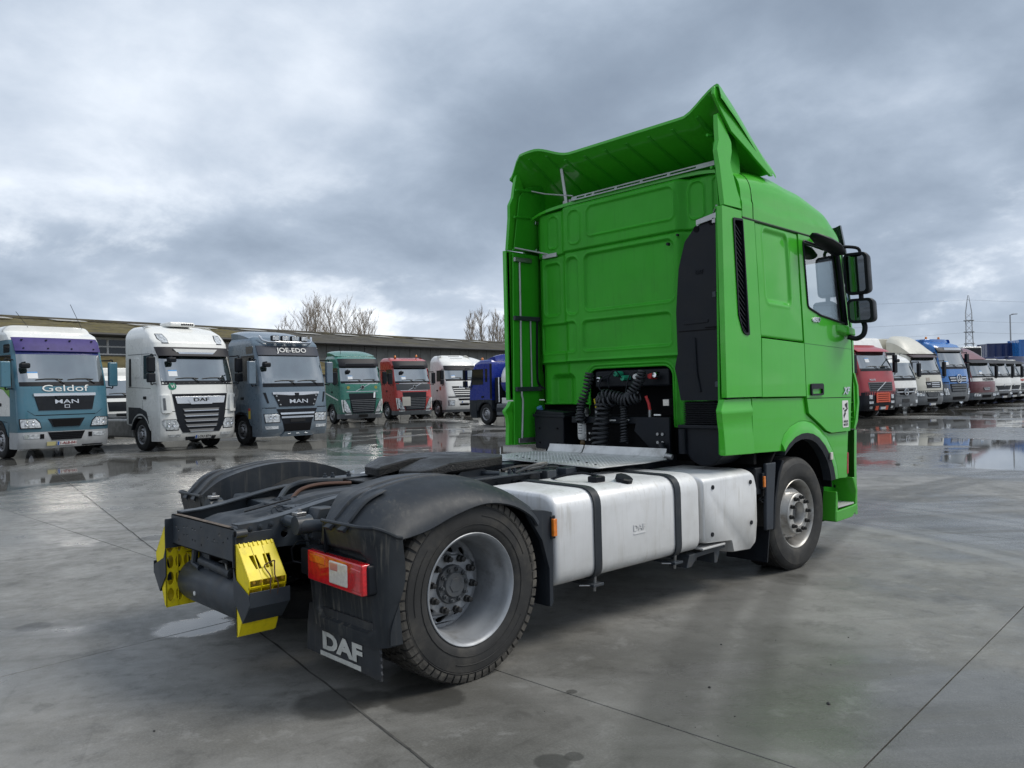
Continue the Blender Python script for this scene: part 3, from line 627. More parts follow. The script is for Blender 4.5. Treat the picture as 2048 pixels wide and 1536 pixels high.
def wheel_rear(T, s):
    W = empty('wheel', (0, 0, 0.505), parent=T)
    R_ = 0.508
    mb = MB(); tyre(mb, 1.225, 0.915, R_-0.004, 0.300, s); mb.build('tyre', RUBBER, W, smooth=30)
    mb = MB(); tyre(mb, 0.895, 0.59, R_-0.004, 0.300, s); mb.build('inner_tyre', RUBBER, W, smooth=30)
    for rr_, a0, a1 in ((0.452, 10, 100), (0.452, 130, 200), (0.452, 225, 345), (0.405, 20, 80), (0.405, 140, 190), (0.405, 250, 330), (0.36, 0, 359)):
        yb = 1.2262 if rr_ < 0.44 else 1.2205
        MB().tube([(rr_*math.cos(rad(a0+(a1-a0)*k/40)), s*yb, rr_*math.sin(rad(a0+(a1-a0)*k/40))) for k in range(41)], 0.0022, 5).build('sidewall_rib', RUBBER, W)
    tb = MB(); N = 58
    for k in range(N):
        a = 2*PI*k/N
        for (yy, dw, off) in ((1.182, 0.062, 0), (1.118, 0.058, 0.5), (1.045, 0.058, 0.0), (0.968, 0.062, 0.5)):
            q = a+off*2*PI/N; M = Matrix.Rotation(-q, 3, 'Y'); c = M@Vector((R_-0.009, 0, 0)); c.y = s*yy
            if yy > 1.15:  # shoulder lug
                o = MB(); hw = 0.0195
                prof = [(-0.026, s*(yy-dw/2)), (0.010, s*(yy-dw/2)), (0.009, s*(yy+dw*0.22)), (0.0, s*(yy+dw*0.48)), (-0.024, s*(yy+dw*0.60)), (-0.040, s*(yy+dw*0.62))]
                o.loft([[(R_-0.009+p[0], p[1], -hw) for p in prof], [(R_-0.009+p[0], p[1], hw) for p in prof]]); o.v = [tuple(M@Vector(v)) for v in o.v]; tb.add(o.v, o.f)
            else: tb.obox(c, (0.030, dw, 0.040), M)
    o = tb.build('tread', TREAD, W, smooth=0, kind='stuff')
    # deep dish rim
    rp = [(0.292, 1.10), (0.300, 1.195), (0.3065, 1.212), (0.311, 1.214), (0.311, 1.206), (0.303, 1.19), (0.306, 0.92)]
    rim = [(0.3065, s*1.196), (0.3115, s*1.213), (0.3075, s*1.2165), (0.297, s*1.211), (0.289, s*1.195), (0.281, s*1.165), (0.2785, s*1.13), (0.264, s*1.105), (0.2605, s*1.05), (0.2585, s*0.98), (0.2575, s*0.95), (0.268, s*0.93), (0.30, s*0.92), (0.306, s*1.1)]
    rm = MB().lathe(rim, axis='y', n=72, closed=True).build('rim', RIMR, W, smooth=45)
    # dished disc with ten hand holes
    def dish(u, v, w):
        r = math.hypot(u, v); t = smooth01(0.15, 0.255, r)
        return (u, s*(1.022-0.0-0.085*math.sin(t*PI*0.5)**1.5-0.018*math.sin(t*PI)+w*1.0), v)
    holes = [[(0.203*math.cos(2*PI*(k+0.3)/10)+0.029*math.cos(a)*math.cos(2*PI*(k+0.3)/10)-0.031*math.sin(a)*math.sin(2*PI*(k+0.3)/10),
               0.203*math.sin(2*PI*(k+0.3)/10)+0.029*math.cos(a)*math.sin(2*PI*(k+0.3)/10)+0.031*math.sin(a)*math.cos(2*PI*(k+0.3)/10)) for a in [2*PI*i/14 for i in range(14)]] for k in range(10)]
    ring = MB()
    for (ra, rb, hh) in ((0.238, 0.2615, []), (0.170, 0.238, holes), (0.085, 0.170, [])):
        ring.plate(circle(0, 0, rb, 60), -0.006, 0.006, fn=dish, holes=hh+[circle(0, 0, ra, 60)[::-1]])
    ring.build('disc', RIMR, rm, smooth=50)
    hub = MB().lathe([(0.001, s*1.062), (0.066, s*1.062), (0.070, s*1.057), (0.073, s*1.047), (0.106, s*1.045), (0.110, s*1.03), (0.114, s*0.93), (0.001, s*0.93)], axis='y', n=40).build('hub', HUBM, W)
    MB().lathe([(0.001, s*1.067), (0.04, s*1.067), (0.044, s*1.063), (0.044, s*1.05), (0.001, s*1.05)], axis='y', n=6).build('hub_badge', HUBM, hub)
    for k in range(10):
        a = 2*PI*(k+0.1)/10
        link('hub_bolt', nut_mesh, hub, M=ymat(0.090*math.cos(a), s*1.044, 0.090*math.sin(a), s)@Matrix.Diagonal((0.8, 0.8, 0.8, 1)))
        a = 2*PI*(k+0.8)/10
        link('wheel_nut', nutw_mesh, W, M=ymat(0.150*math.cos(a), s*1.022, 0.150*math.sin(a), s))
    MB().lathe([(0.20, s*0.88), (0.22, s*0.87), (0.22, s*0.62), (0.001, s*0.60), (0.001, s*0.88)], axis='y', n=32, closed=True).build('brake_drum', DARK, W)

def wheel_front(T, s):
    W = empty('wheel', (3.681, 0, 0.476), parent=T); R_ = 0.48
    mb = MB(); tyre(mb, 1.215, 0.845, R_, 0.288, s); mb.build('tyre', RUBBER, W, smooth=30)
    gr = MB()
    for yy in (1.145, 1.085, 1.03, 0.975, 0.915): gr.lathe([(R_+0.004, s*(yy-0.024)), (R_+0.005, s*(yy+0.024)), (R_-0.02, s*(yy+0.024)), (R_-0.02, s*(yy-0.024))], axis='y', n=72, closed=True)
    gr.build('tread', RUBBER, W, smooth=30)
    ms = 1.0
    rim = [(0.290, s*1.175), (0.296, s*1.192), (0.291, s*1.197), (0.281, s*1.19), (0.274, s*1.17), (0.268, s*1.12), (0.265, s*1.05), (0.255, s*1.00), (0.258, s*0.90), (0.29, s*0.9)]
    rm = MB().lathe(rim, axis='y', n=64, closed=True).build('rim', RIMF, W, smooth=45)
    # cone from the rim base out to the proud hub face, ten half-round holes
    def cone(u, v, w):
        r = math.hypot(u, v); t = max(0.0, (0.262-r)/(0.262-0.178)); return (u, s*(1.035+0.155*t**0.9+w), v)
    hl = []
    for k in range(10):
        th = 2*PI*(k+0.5)/10; c, q = math.cos(th), math.sin(th)
        hl.append([(c*(0.234+0.021*math.cos(a))-q*0.027*math.sin(a), q*(0.234+0.021*math.cos(a))+c*0.027*math.sin(a)) for a in [2*PI*i/12 for i in range(12)]])
    mb = MB(); mb.plate(circle(0, 0, 0.262, 80), -0.005, 0.005, fn=cone, holes=hl+[circle(0, 0, 0.205, 80)[::-1]])
    mb.plate(circle(0, 0, 0.205, 80), -0.005, 0.005, fn=cone, holes=[circle(0, 0, 0.178, 80)[::-1]])
    mb.build('disc', RIMF, rm, smooth=50)
    MB().lathe([(0.178, s*1.185), (0.176, s*1.198), (0.168, s*1.205), (0.105, s*1.207), (0.1, s*1.2), (0.098, s*1.08), (0.17, s*1.08), (0.178, s*1.15)], axis='y', n=56, closed=True).build('hub_ring', mat('hub_ring_alu', (0.50, 0.49, 0.47), 0.42, 0.45, var=0.12, dirt=(0.2, 0.18, 0.15), dirt_amt=0.7, dscale=10), rm)
    MB().lathe([(0.001, s*1.145), (0.06, s*1.145), (0.085, s*1.12), (0.0975, s*1.10), (0.0975, s*1.06), (0.001, s*1.06)], axis='y', n=40).build('hub_cap', mat('hub_cap_grey', (0.15, 0.15, 0.15), 0.5, 0.3, var=0.2), W)
    for k in range(10):
        a = 2*PI*(k+0.15)/10
        link('wheel_nut', nutw_mesh, W, M=ymat(0.142*math.cos(a), s*1.205, 0.142*math.sin(a), s)@Matrix.Diagonal((0.9, 0.9, 0.9, 1)))
        a = 2*PI*(k+0.62)/10
    MB().lathe([(0.001, s*1.04), (0.2, s*1.03), (0.22, s*0.98), (0.22, s*0.88), (0.001, s*0.85)], axis='y', n=32).build('brake_disc', DARK, W)

HERO = empty('tractor_unit', (0, 0, 0), label='bright green lorry tractor unit with tall roof spoiler and bare chassis', cat='lorry')
for s in (-1, 1): wheel_rear(HERO, s); wheel_front(HERO, s)

# ---- chassis
def railtop(x): return 0.905+0.095*smooth01(-0.95, -0.2, x)
for s in (-1, 1):
    up = [(x, railtop(x)) for x in [-0.985+0.12*i for i in range(9)]]+[(4.6, 1.0)]
    lo = [(4.6, 0.73), (0.3, 0.73), (-0.5, 0.742), (-0.985, 0.765)]
    holes = [circle(-0.714, 0.824, 0.022, 14), circle(-0.636, 0.813, 0.013, 10), circle(-0.40, 0.83, 0.018, 12), circle(0.75, 0.86, 0.02, 12), circle(1.1, 0.88, 0.014, 10)]
    rl = MB().plate(up+lo, s*0.425, s*0.432, 'y', holes=holes)
    T_ = [Vector((x, 0, z)) for x, z in up]
    for zf in (up, lo[::-1]):
        q = MB(); fl = [(x, z) for x, z in zf]; rings = []
        for x, z in fl: rings.append([(x, s*0.43, z), (x, s*0.35, z), (x, s*0.35, z+(-0.008 if zf is up else 0.008)), (x, s*0.43, z+(-0.008 if zf is up else 0.008))])
        rl.loft(rings)
    R1 = rl.build('frame_rail', FRAME, HERO, bevel=0.003, seg=1)
    for bx, bz in ((-0.913, 0.876), (-0.857, 0.88), (-0.792, 0.888), (-0.724, 0.899), (-0.5, 0.93), (-0.4, 0.945), (-0.28, 0.955), (0.62, 0.95), (0.72, 0.95), (0.9, 0.95), (1.05, 0.95), (1.2, 0.95), (1.5, 0.95), (0.62, 0.86), (0.9, 0.84), (1.3, 0.84)):
        link('bolt', bolt_mesh, R1, M=ymat(bx, s*0.432, bz, s))
    MB().plate([(-0.985, 0.69), (-0.90, 0.69), (-0.80, 0.80), (-0.80, 0.86), (-0.985, 0.86)], s*0.432, s*0.44, 'y').build('end_gusset', FRAME, HERO, bevel=0.002)
# rear end cross-member, folded plate with drilled holes
hp = [(0.34, .80), (0.34, .74), (0.255, .83), (0.255, .78), (0.21, .835), (0.21, .785), (0.13, .83), (0.13, .765), (0.09, .83), (0.09, .765), (0.0, .85), (0.0, .75), (-0.18, .80), (-0.25, .84), (-0.30, .80), (0.38, .82), (-0.09, .80), (-0.36, .83)]
cm = MB().plate(rpoly([(-0.455, 0.705), (0.455, 0.705), (0.455, 0.888), (-0.455, 0.888)], 0.02), -1.012, -1.004, 'x', holes=[circle(y, z-0.003, 0.0075, 8) for y, z in hp])
cm.box(-1.012, -0.985, -0.44, 0.44, 0.880, 0.888); cm.box(-1.012, -0.96, -0.44, 0.44, 0.705, 0.712)
CMM = cm.build('rear_crossmember', FRAME, HERO, bevel=0.003)
MB().box(-1.013, -0.984, -0.37, 0.40, 0.888, 0.8905).build('worn_edge', mat('worn_paint_edge', (0.11, 0.085, 0.065), 0.7, var=0.5, vscale=18), CMM)
for zc in (0.862, 0.732):
    MB().tube([(-1.012, -0.457, zc), (-0.95, -0.455, zc)], 0.022, 12).build('crossmember_end', FRAME, CMM)
    MB().tube([(-1.0135, -0.452, zc), (-1.011, -0.452, zc)], 0.016, 12).build('end_opening', DARK, CMM)
for x in (-0.45, 0.35, 1.2, 1.9, 2.6):
    MB().box(x-0.09, x+0.09, -0.425, 0.425, 0.77, 0.93).build('crossmember', FRAME, HERO, bevel=0.01)
# moulded cover between the rails behind the axle
def cover(u, v):
    e = min(smooth01(-0.955, -0.80, u), smooth01(0.30, 0.22, abs(v)))
    rib = 0.018*smooth01(0.05, 0.03, abs(abs(v)-0.12))*smooth01(-0.8, -0.7, u)
    lobe = 0.035*smooth01(0.24, 0.18, abs(v-0.0))*smooth01(-0.75, -0.25, u)
    return (u, v, 0.842+0.045*e+0.055*smooth01(-0.9, -0.1, u)-rib*0.9+lobe)
us = [-0.955+i*0.02 for i in range(58)]; vs = [-0.335+i*0.0134 for i in range(51)]
CV = MB().sheet(cover, us, vs, off=lambda u, v: tuple(Vector(cover(u, v))-Vector((0, 0, 0.03)))).build('chassis_cover', GREYP, HERO, smooth=60)
def on_cover(cx, cy, ang):
    ca, sa = math.cos(ang), math.sin(ang)
    return lambda u, v, w: (cx+u*ca-v*sa, cy+u*sa+v*ca, cover(cx+u*ca-v*sa, cy+u*sa+v*ca)[2]+0.001+w)
text_mesh('DAF', 0.075, on_cover(-0.56, -0.13, -PI/2), GREYP, 'moulded_badge', 0.004, width=0.14, parent=CV)
ring = MB(); pts = []
for k in range(40):
    a = 2*PI*k/40; px, py = -0.56+0.06*math.cos(a), -0.13+0.10*math.sin(a); pts.append((px, py, cover(px, py)[2]+0.003))
ring.tube(pts, 0.0035, 6, closed=True).build('badge_ring', GREYP, CV)
for k in range(3): text_mesh('XXXX XXX'[k:k+6].replace('X', '='), 0.035, on_cover(-0.47+0.04*k, 0.14, -PI/2), GREYP, 'moulded_ribs', 0.004, width=0.2, parent=CV)
MB().tube([(-0.735, 0.03, cover(-0.735, 0.03)[2]+0.012), (-0.45, -0.01, cover(-0.45, -0.01)[2]+0.012)], 0.006, 6).build('handle_bar', BLACKP, CV)
# rear lamp bar brackets, pipe clamp and stay beside each rail
for s in (-1, 1):
    MB().tube([(-0.70, s*0.44, 0.893), (-0.69, s*0.62, 0.882), (-0.55, s*0.66, 0.872)], 0.034, 14).build('stay_tube', FRAME, HERO)
    MB().tube([(-0.73, s*0.585, 0.885), (-0.64, s*0.59, 0.885)], 0.052, 14).build('tube_clamp', FRAME, HERO)
    MB().box(-0.725, -0.665, s*0.57-0.03, s*0.57+0.03, 0.935, 0.955).build('clamp_lug', STEEL, HERO, bevel=0.004)
    MB().tube([(-0.69, s*0.57, 0.953), (-0.69, s*0.57, 0.972)], 0.012, 8).build('clamp_bolt', STEEL, HERO)
    MB().plate([(-0.62, 0.80), (-0.56, 0.955), (-0.46, 0.955), (-0.40, 0.90), (-0.52, 0.91), (-0.57, 0.74)], s*0.44, s*0.56, 'y').build('mudguard_bracket', FRAME, HERO, bevel=0.006)
    MB().tube([(-0.63, s*0.5, 0.86), (-0.60, s*0.53, 0.68), (-0.55, s*0.55, 0.62)], 0.014, 6).build('mudguard_stay', FRAME, HERO)
# under the tail: air reservoir, hook-up fittings, axle, springs
res = []
for y, r in ((0.53, 0.001), (0.525, 0.05), (0.50, 0.10), (0.44, 0.128), (0.40, 0.132), (-0.36, 0.132), (-0.40, 0.128), (-0.46, 0.10), (-0.49, 0.05), (-0.495, 0.001)): res.append((r, y))
AR = MB().lathe(res, c=(-0.86, 0, 0.465), axis='y', n=36).build('air_reservoir', FRAME, HERO, smooth=60)
MB().lathe([(0.001, -0.003), (0.013, -0.003), (0.013, 0.003), (0.001, 0.003)], c=(-0.992, 0.165, 0.44), axis='x', n=14).build('inspection_label', WHITE, AR)
MB().lathe([(0.02, 0), (0.026, 0.006), (0.026, 0.03), (0.015, 0.034), (0.015, 0.05), (0.001, 0.05)], c=(-0.93, -0.20, 0.575), axis='z', n=10).build('drain_valve', BLACKP, AR)
MB().tube([(-0.95, -0.205, 0.625), (-0.955, -0.205, 0.655), (-0.95, -0.18, 0.66), (-0.945, -0.18, 0.62)], 0.004, 5).build('valve_ring', STEEL, AR)
MB().tube([(-0.93, 0.20, 0.62), (-0.93, 0.05, 0.615), (-0.93, -0.22, 0.60)], 0.028, 12).build('tow_beam', FRAME, HERO)
MB().lathe([(0.03, 0), (0.055, 0.005), (0.06, 0.05), (0.055, 0.10), (0.03, 0.105)], c=(-0.93, 0.16, 0.665), axis='x', n=20).build('coupling_body', FRAME, HERO)
MB().tube([(-0.94, 0.26, 0.70), (-0.95, 0.27, 0.60), (-0.94, 0.2, 0.58)], 0.02, 8).build('coupling_hook', FRAME, HERO)
for y in (0.30, 0.12): MB().plate([(y-0.035, 0.58), (y+0.035, 0.58), (y+0.045, 0.705), (y-0.045, 0.705)], -0.935, -0.927, 'x').build('hanger_plate', FRAME, HERO)
MB().tube([(0, -1.0, 0.505), (0, -0.3, 0.505), (0, -0.2, 0.52), (0, 0.2, 0.52), (0, 0.3, 0.505), (0, 1.0, 0.505)], [0.085, 0.085, 0.21, 0.21, 0.085, 0.085], 20).build('rear_axle', DARK, HERO)
for s in (-1, 1):
    MB().lathe([(0.001, 0), (0.10, 0), (0.135, 0.05), (0.14, 0.12), (0.12, 0.2), (0.001, 0.2)], c=(-0.42, s*0.5, 0.55), axis='z', n=20).build('air_bellows', BLACKP, HERO)
    MB().box(-0.5, 0.5, s*0.48-0.04, s*0.48+0.04, 0.37, 0.45).build('trailing_arm', DARK, HERO)
    MB().box(-0.62, -0.45, s*0.60-0.05, s*0.60+0.06, 0.58, 0.80).build('modulator_valve', BLACKP, HERO, bevel=0.01)
MB().tube([(3.681, -0.95, 0.47), (3.681, 0.95, 0.47)], 0.07, 12).build('front_axle', DARK, HERO)
MB().box(2.72, 4.5, -0.42, 0.42, 0.55, 1.35).build('engine', DARK, HERO, bevel=0.05)
MB().box(0.5, 2.7, -0.16, 0.16, 0.5, 0.8).build('gearbox', DARK, HERO, bevel=0.04)

# ---- rear mudguards
def sdr_(y, z, b):
    y0, z0, y1, z1, r = b; cx, cz = (y0+y1)/2, (z0+z1)/2
    dx = abs(y-cx)-(y1-y0)/2+r; dz = abs(z-cz)-(z1-z0)/2+r
    return math.hypot(max(dx, 0), max(dz, 0))+min(max(dx, dz), 0)-r
def frange_(a, b, st): n = max(1, round((b-a)/st)); return [a+(b-a)*i/n for i in range(n+1)]
def mudguard(s):
    crown = cr_interp([(-0.685, 0, 0.925), (-0.565, 0, 1.035), (-0.42, 0, 1.085), (-0.20, 0, 1.118), (0.05, 0, 1.112), (0.30, 0, 1.05), (0.50, 0, 0.95), (0.60, 0, 0.86)], 40)
    lip = cr_interp([(-0.53, 0, 0.855), (-0.43, 0, 0.863), (-0.31, 0, 0.885), (-0.14, 0, 0.938), (0.075, 0, 0.974), (0.27, 0, 0.942), (0.42, 0, 0.865), (0.475, 0, 0.80)], 40)
    sec = [(0.592, -0.24, 0), (0.60, 0, 0), (0.75, 0, 0), (0.76, 0.007, 0), (0.80, 0.007, 0), (0.81, 0, 0), (0.88, 0, 0), (0.89, 0.007, 0), (0.93, 0.007, 0), (0.94, 0, 0), (0.985, 0, 0), (1.01, -0.006, 0.03), (1.09, -0.002, 0.14), (1.19, 0, 0.45), (1.238, 0.0, 0.75), (1.254, 0, 0.9), (1.260, 0, 1.0)]
    def f(i, j):
        c, l = crown[i], lip[i]; y, dz, b = sec[j]; k = smooth01(4, 12, i)*smooth01(38, 30, i)
        if y < 1.0: y += (1.0-y)*(0.28+0.26*smooth01(9, 0, i))
        p = c.lerp(l, b); return (p.x, s*y, p.z+dz*(k if 2 < j < 10 else 1))
    def fi(i, j):
        c = f(i, j); n = Vector((-c[0]*0.3, -c[1]*0.25*(1 if j > 10 else 0), -1 if j < 12 else -0.25)).normalized()*0.012; return tuple(Vector(c)+n)
    G = MB().sheet(f, range(len(crown)), range(len(sec)), off=fi).build('mudguard', GREYP, HERO, smooth=40)
    # clips that hold the top section to the rear section
    for yc, xo in ((0.885, 0.0), (1.02, 0.02)):
        P = []
        for i in range(0, 12): P.append(crown[i])
        mb = MB(); L = []
        for k, c in enumerate(P):
            w = 0.03*(1 if k > 1 else 0.8); ww = w*math.sqrt(max(0.05, 1-max(0, (k-8.5)/3.2)**2)); t = 0.009+0.004*math.sin(k*0.4)
            n = Vector((-0.55, 0, 0.83)) if k < 8 else Vector((-0.3, 0, 0.95)); dy = s*(yc+(0.02 if k == 0 else 0)); q = 0.0
            a = c+n*t; L.append([(a.x, dy-ww, a.z), (a.x, dy+ww, a.z), (c.x, dy+ww+0.004, c.z-0.004), (c.x, dy-ww-0.004, c.z-0.004)])
        c = crown[0]; L.insert(0, [(c.x-0.03, s*yc-0.03, c.z-0.018), (c.x-0.03, s*yc+0.03, c.z-0.018), (c.x-0.015, s*yc+0.032, c.z-0.035), (c.x-0.015, s*yc-0.032, c.z-0.035)])
        mb.loft(L).build('clip', GREYP, G, bevel=0.003)
    # rear section: one moulding that wraps from the back round to the tyre side, recessed below the lamp
    path = [(0.02, 0.555, 0), (0.0, 0.585, 0)]+[(0.0, 0.60+0.55*k/30, 0) for k in range(31)]+[(0.004, 1.175, 0.05), (0.016, 1.205, 0.12), (0.038, 1.232, 0.25), (0.075, 1.25, 0.45), (0.12, 1.256, 0.65), (None, 1.258, 0.85), (None, 1.258, 1.0)]
    def xedge(z): return -0.578+0.10*smooth01(0.36, 0.68, z)-0.012*smooth01(0.72, 0.86, z)
    def rearp(k, v):
        dx, y, e = path[k]; y += 0.23*smooth01(0.45, 1.0, v)*max(0.0, 1.15-y)/0.6; zt = 0.928-0.066*smooth01(0.2, 1.0, e); z0 = 0.315+0.02*smooth01(0.68, 0.56, y)+0.02*e; z = z0+(zt-z0)*v
        xb = -0.622-0.085*(z-0.33)-0.012*smooth01(0.80, 0.90, z)
        if dx is None: xs = xb+0.12; x = xs+(xedge(z)-xs)*(0.5 if e < 0.9 else 1.0)
        else: x = xb+dx
        d = sdr_(y, z, (0.625, 0.385, 1.165, 0.79, 0.06)); x += 0.035*smooth01(0.012, -0.014, d)
        return (x, s*y, z)
    G2 = MB().sheet(rearp, range(len(path)), frange_(0, 1, 0.02), off=lambda k, v: tuple(Vector(rearp(k, v))+(Vector((0.012, 0, 0)) if path[k][1] < 1.2 else Vector((0.004, -s*0.014, 0))))).build('mudguard_rear_section', GREYFLAP, G, smooth=45)
    # rolled lip where the upper section overlaps the rear one
    MB().tube([(rearp(k, 1.0)[0]-0.004, rearp(k, 1.0)[1], rearp(k, 1.0)[2]+0.004) for k in range(1, len(path))], 0.010, 8).build('mudguard_overlap', GREYP, G)
    # tail lamp
    lx = lambda v: -0.70
    H = MB().plate(rpoly([(0.585, 0.625), (0.60, 0.60), (1.20, 0.585), (1.215, 0.60), (1.215, 0.745), (0.60, 0.775), (0.575, 0.74)], 0.02), -0.675, -0.60, 'x')
    H.v = [(x, s*y, z) for x, y, z in H.v]; HL = H.build('tail_lamp', BLACKP, HERO, bevel=0.012, seg=3)
    def lens(y0, y1, z0, z1, x0, m, nm, zs=0.0):
        mb = MB().plate(rpoly([(y0, z0+0.0), (y1, z0-zs), (y1, z1-zs*1.2), (y0, z1)], 0.012), x0+0.05, -0.65, 'x'); mb.v = [(x, s*y, z) for x, y, z in mb.v]; return mb.build(nm, m, HL, bevel=0.009, seg=3)
    lens(0.575, 0.672, 0.618, 0.762, -0.745, BLACKP, 'lamp_cap')
    lens(0.668, 1.205, 0.604, 0.764, -0.755, REDLENS, 'lens', 0.012)
    lens(0.69, 0.86, 0.70, 0.752, -0.7585, REDOR, 'lens', 0.004)
    lens(0.895, 1.075, 0.618, 0.738, -0.7595, WHLENS, 'clear_lens', 0.003)
    lens(0.905, 0.99, 0.685, 0.732, -0.7612, mat('pink_reflector', (0.52, 0.20, 0.17), 0.3, coat=0.5), 'reflector')
    lens(1.10, 1.20, 0.612, 0.73, -0.7578, REDLENS, 'lens', 0.006)
    MB().tube([(-0.64, s*0.585, 0.79), (-0.70, s*0.56, 0.795), (-0.72, s*0.52, 0.75), (-0.71, s*0.515, 0.68), (-0.67, s*0.555, 0.665)], 0.005, 6).build('lamp_cable', BLACKP, HL)
    # mud flap
    fb = lambda u, v, w: (-0.606+0.02*(0.45-v)+w, s*(u-0.065), v)
    ol = [(0.515, 0.155), (0.53, 0.30), (0.565, 0.43), (1.245, 0.43)]
    for k in range(15): zz = 0.415-0.0180*k; ol += [(1.262+0.008*(k % 2), zz)]
    ol += [(1.265, 0.148)]
    FL = MB().plate(ol, 0.0, 0.012, fn=fb).build('mud_flap', mat('flap_rubber', (0.026, 0.029, 0.034), 0.5, var=0.2, dirt=(0.09, 0.085, 0.075), dirt_amt=0.5, dscale=5, streak=(0.10, 0.095, 0.085), streak_amt=0.4), HERO, bevel=0.003)
    text_mesh('DAF', 0.125, lambda u, v, w: fb(0.905-s*0+(-u if s > 0 else u), 0.243+v, -0.0035-w), OFFW, 'lettering', 0.0015, width=0.40, bold=0.006, parent=FL)
    un = MB().plate([(0.675, 0.196), (1.085, 0.196), (1.085, 0.171+0.0), (0.675, 0.171)], -0.0045, -0.002, fn=lambda u, v, w: fb(u, v-0.012, w)); un.build('lettering_bar', OFFW, FL)
    # front section and spray skirt ahead of the tyre
    fs = [(0.40, 0.90), (0.56, 0.875), (0.618, 0.86), (0.622, 0.60), (0.612, 0.32), (0.595, 0.292), (0.582, 0.30), (0.585, 0.52), (0.53, 0.70), (0.44, 0.83)]
    MB().plate(rpoly(fs, 0.006), s*1.205, s*1.236, 'y').build('mudguard_front_return', GREYP, G, bevel=0.008)
    fr = MB().sheet(lambda u, v: (0.60+0.015*math.sin(v*3), s*u, v), [0.60, 0.9, 1.22], [0.295+0.07*i for i in range(9)], off=lambda u, v: (0.575+0.015*math.sin(v*3), s*u, v)); fr.build('mudguard_front_panel', GREYP, G)
    MK = MB().box(0.598, 0.640, s*1.236-0.006, s*1.236+0.006, 0.698, 0.838).build('side_marker', BLACKP, HERO, bevel=0.006)
    MB().plate(rpoly([(0.603, 0.715), (0.635, 0.715), (0.635, 0.82), (0.603, 0.82)], 0.006), s*1.24, s*1.262, 'y').build('marker_lens', ORLENS, MK, bevel=0.006)
for s in (-1, 1): mudguard(s)

# ---- fifth wheel and deck
FW = [(0.36, 0.39), (0.31, 0.33), (0.28, 0.12), (0.52, 0.05), (0.60, 0.035), (0.63, 0.0), (0.60, -0.035), (0.52, -0.05), (0.28, -0.12), (0.31, -0.33), (0.36, -0.39), (0.48, -0.43), (0.80, -0.45), (0.98, -0.40), (1.10, -0.27), (1.13, -0.10), (1.13, 0.10), (1.10, 0.27), (0.98, 0.40), (0.80, 0.45), (0.48, 0.43)]
def fwz(u, v, w):
    sl = 0.055*smooth01(0.55, 0.28, u)
    return (u, v, 1.07+w-sl)
F5 = MB(); F5.plate(rpoly(FW, 0.03), 0.0, 0.062, fn=fwz).build('fifth_wheel', GREASE, HERO, bevel=0.018, seg=3)
for s in (-1, 1):
    MB().plate([(0.52, 0.985), (0.90, 0.985), (0.80, 1.075), (0.62, 1.075)], s*0.30, s*0.40, 'y').build('fifth_wheel_pedestal', FRAME, HERO, bevel=0.01)
    MB().box(0.0, 1.25, s*0.43-0.10, s*0.43+0.06, 0.998, 1.012).build('mounting_angle', FRAME, HERO, bevel=0.003)
    for bx in (0.03, 0.09, 0.22, 0.46, 0.50, 1.0, 1.05, 1.12, 1.17, 1.22):
        link('bolt', boltz_mesh, HERO, M=Matrix.Translation((bx, s*(0.455 if bx > 0.3 else 0.40), 1.012)))
MB().box(0.15, 1.15, -0.36, 0.36, 0.985, 1.0).build('mounting_plate', GREASE, HERO, bevel=0.003)
MB().box(0.62, 0.80, -0.30, 0.30, 1.0, 1.07).build('locking_gear', GREASE, HERO, bevel=0.02)
MB().tube([(0.75, -0.1, 1.035), (0.80, -0.45, 1.03), (0.86, -0.50, 1.03)], 0.014, 8).build('release_handle', FRAME, HERO)
# deck plate with raised lugs and turned-up front lip
dk = [(1.60, -0.76), (2.10, -0.80), (2.44, -0.75), (2.48, -0.68), (2.48, 0.80), (1.86, 0.80), (1.75, 0.45)]
DK = MB().plate(rpoly(dk, 0.02), 1.012, 1.020, 'z').build('deck_plate', ALUCHECK, HERO, bevel=0.002)
lug = MB(); k = 0
for i in range(42):
    for j in range(82):
        px, py = 1.64+0.0195*i, -0.80+0.0195*j
        edge = 1.62+(py+0.8)*0.15
        if px < edge+0.02 or px > 2.44 or py > 0.76 or (px > 2.1 and py < -0.68) or py < -0.74: continue
        a = PI/4 if (i+j) % 2 else -PI/4; c, q = math.cos(a), math.sin(a)
        L = [(0.0085, 0), (0, 0.0028), (-0.0085, 0), (0, -0.0028)]
        lug.add([(px+c*u-q*v, py+q*u+c*v, 1.0195) for u, v in L]+[(px, py, 1.0222)], [(0, 1, 4), (1, 2, 4), (2, 3, 4), (3, 0, 4)])
lug.build('tread_lugs', ALUCHECK, DK, smooth=0, kind='stuff')
for ya, yb in ((-0.70, 0.185), (0.2, 0.62)):
    L = [[(2.43, y, 1.02), (2.47, y, 1.03), (2.50, y, 1.075), (2.505, y, 1.095), (2.512, y, 1.095), (2.508, y, 1.07), (2.48, y, 1.02), (2.44, y, 1.012)] for y in (ya, (ya+yb)/2, yb)]
    MB().loft(L).build('deck_lip', ALUCHECK, HERO, bevel=0.002)
MB().tube([(2.49, -0.70, 1.04), (2.50, -0.76, 1.03)], 0.022, 10).build('lip_hinge', STEEL, HERO)
for i in range(9): MB().tube([(1.75+0.08*(i % 4), -0.6+0.16*i, 1.02), (1.75+0.08*(i % 4), -0.6+0.16*i, 1.026)], 0.009, 8).build('deck_bolt', BLACKP, DK)
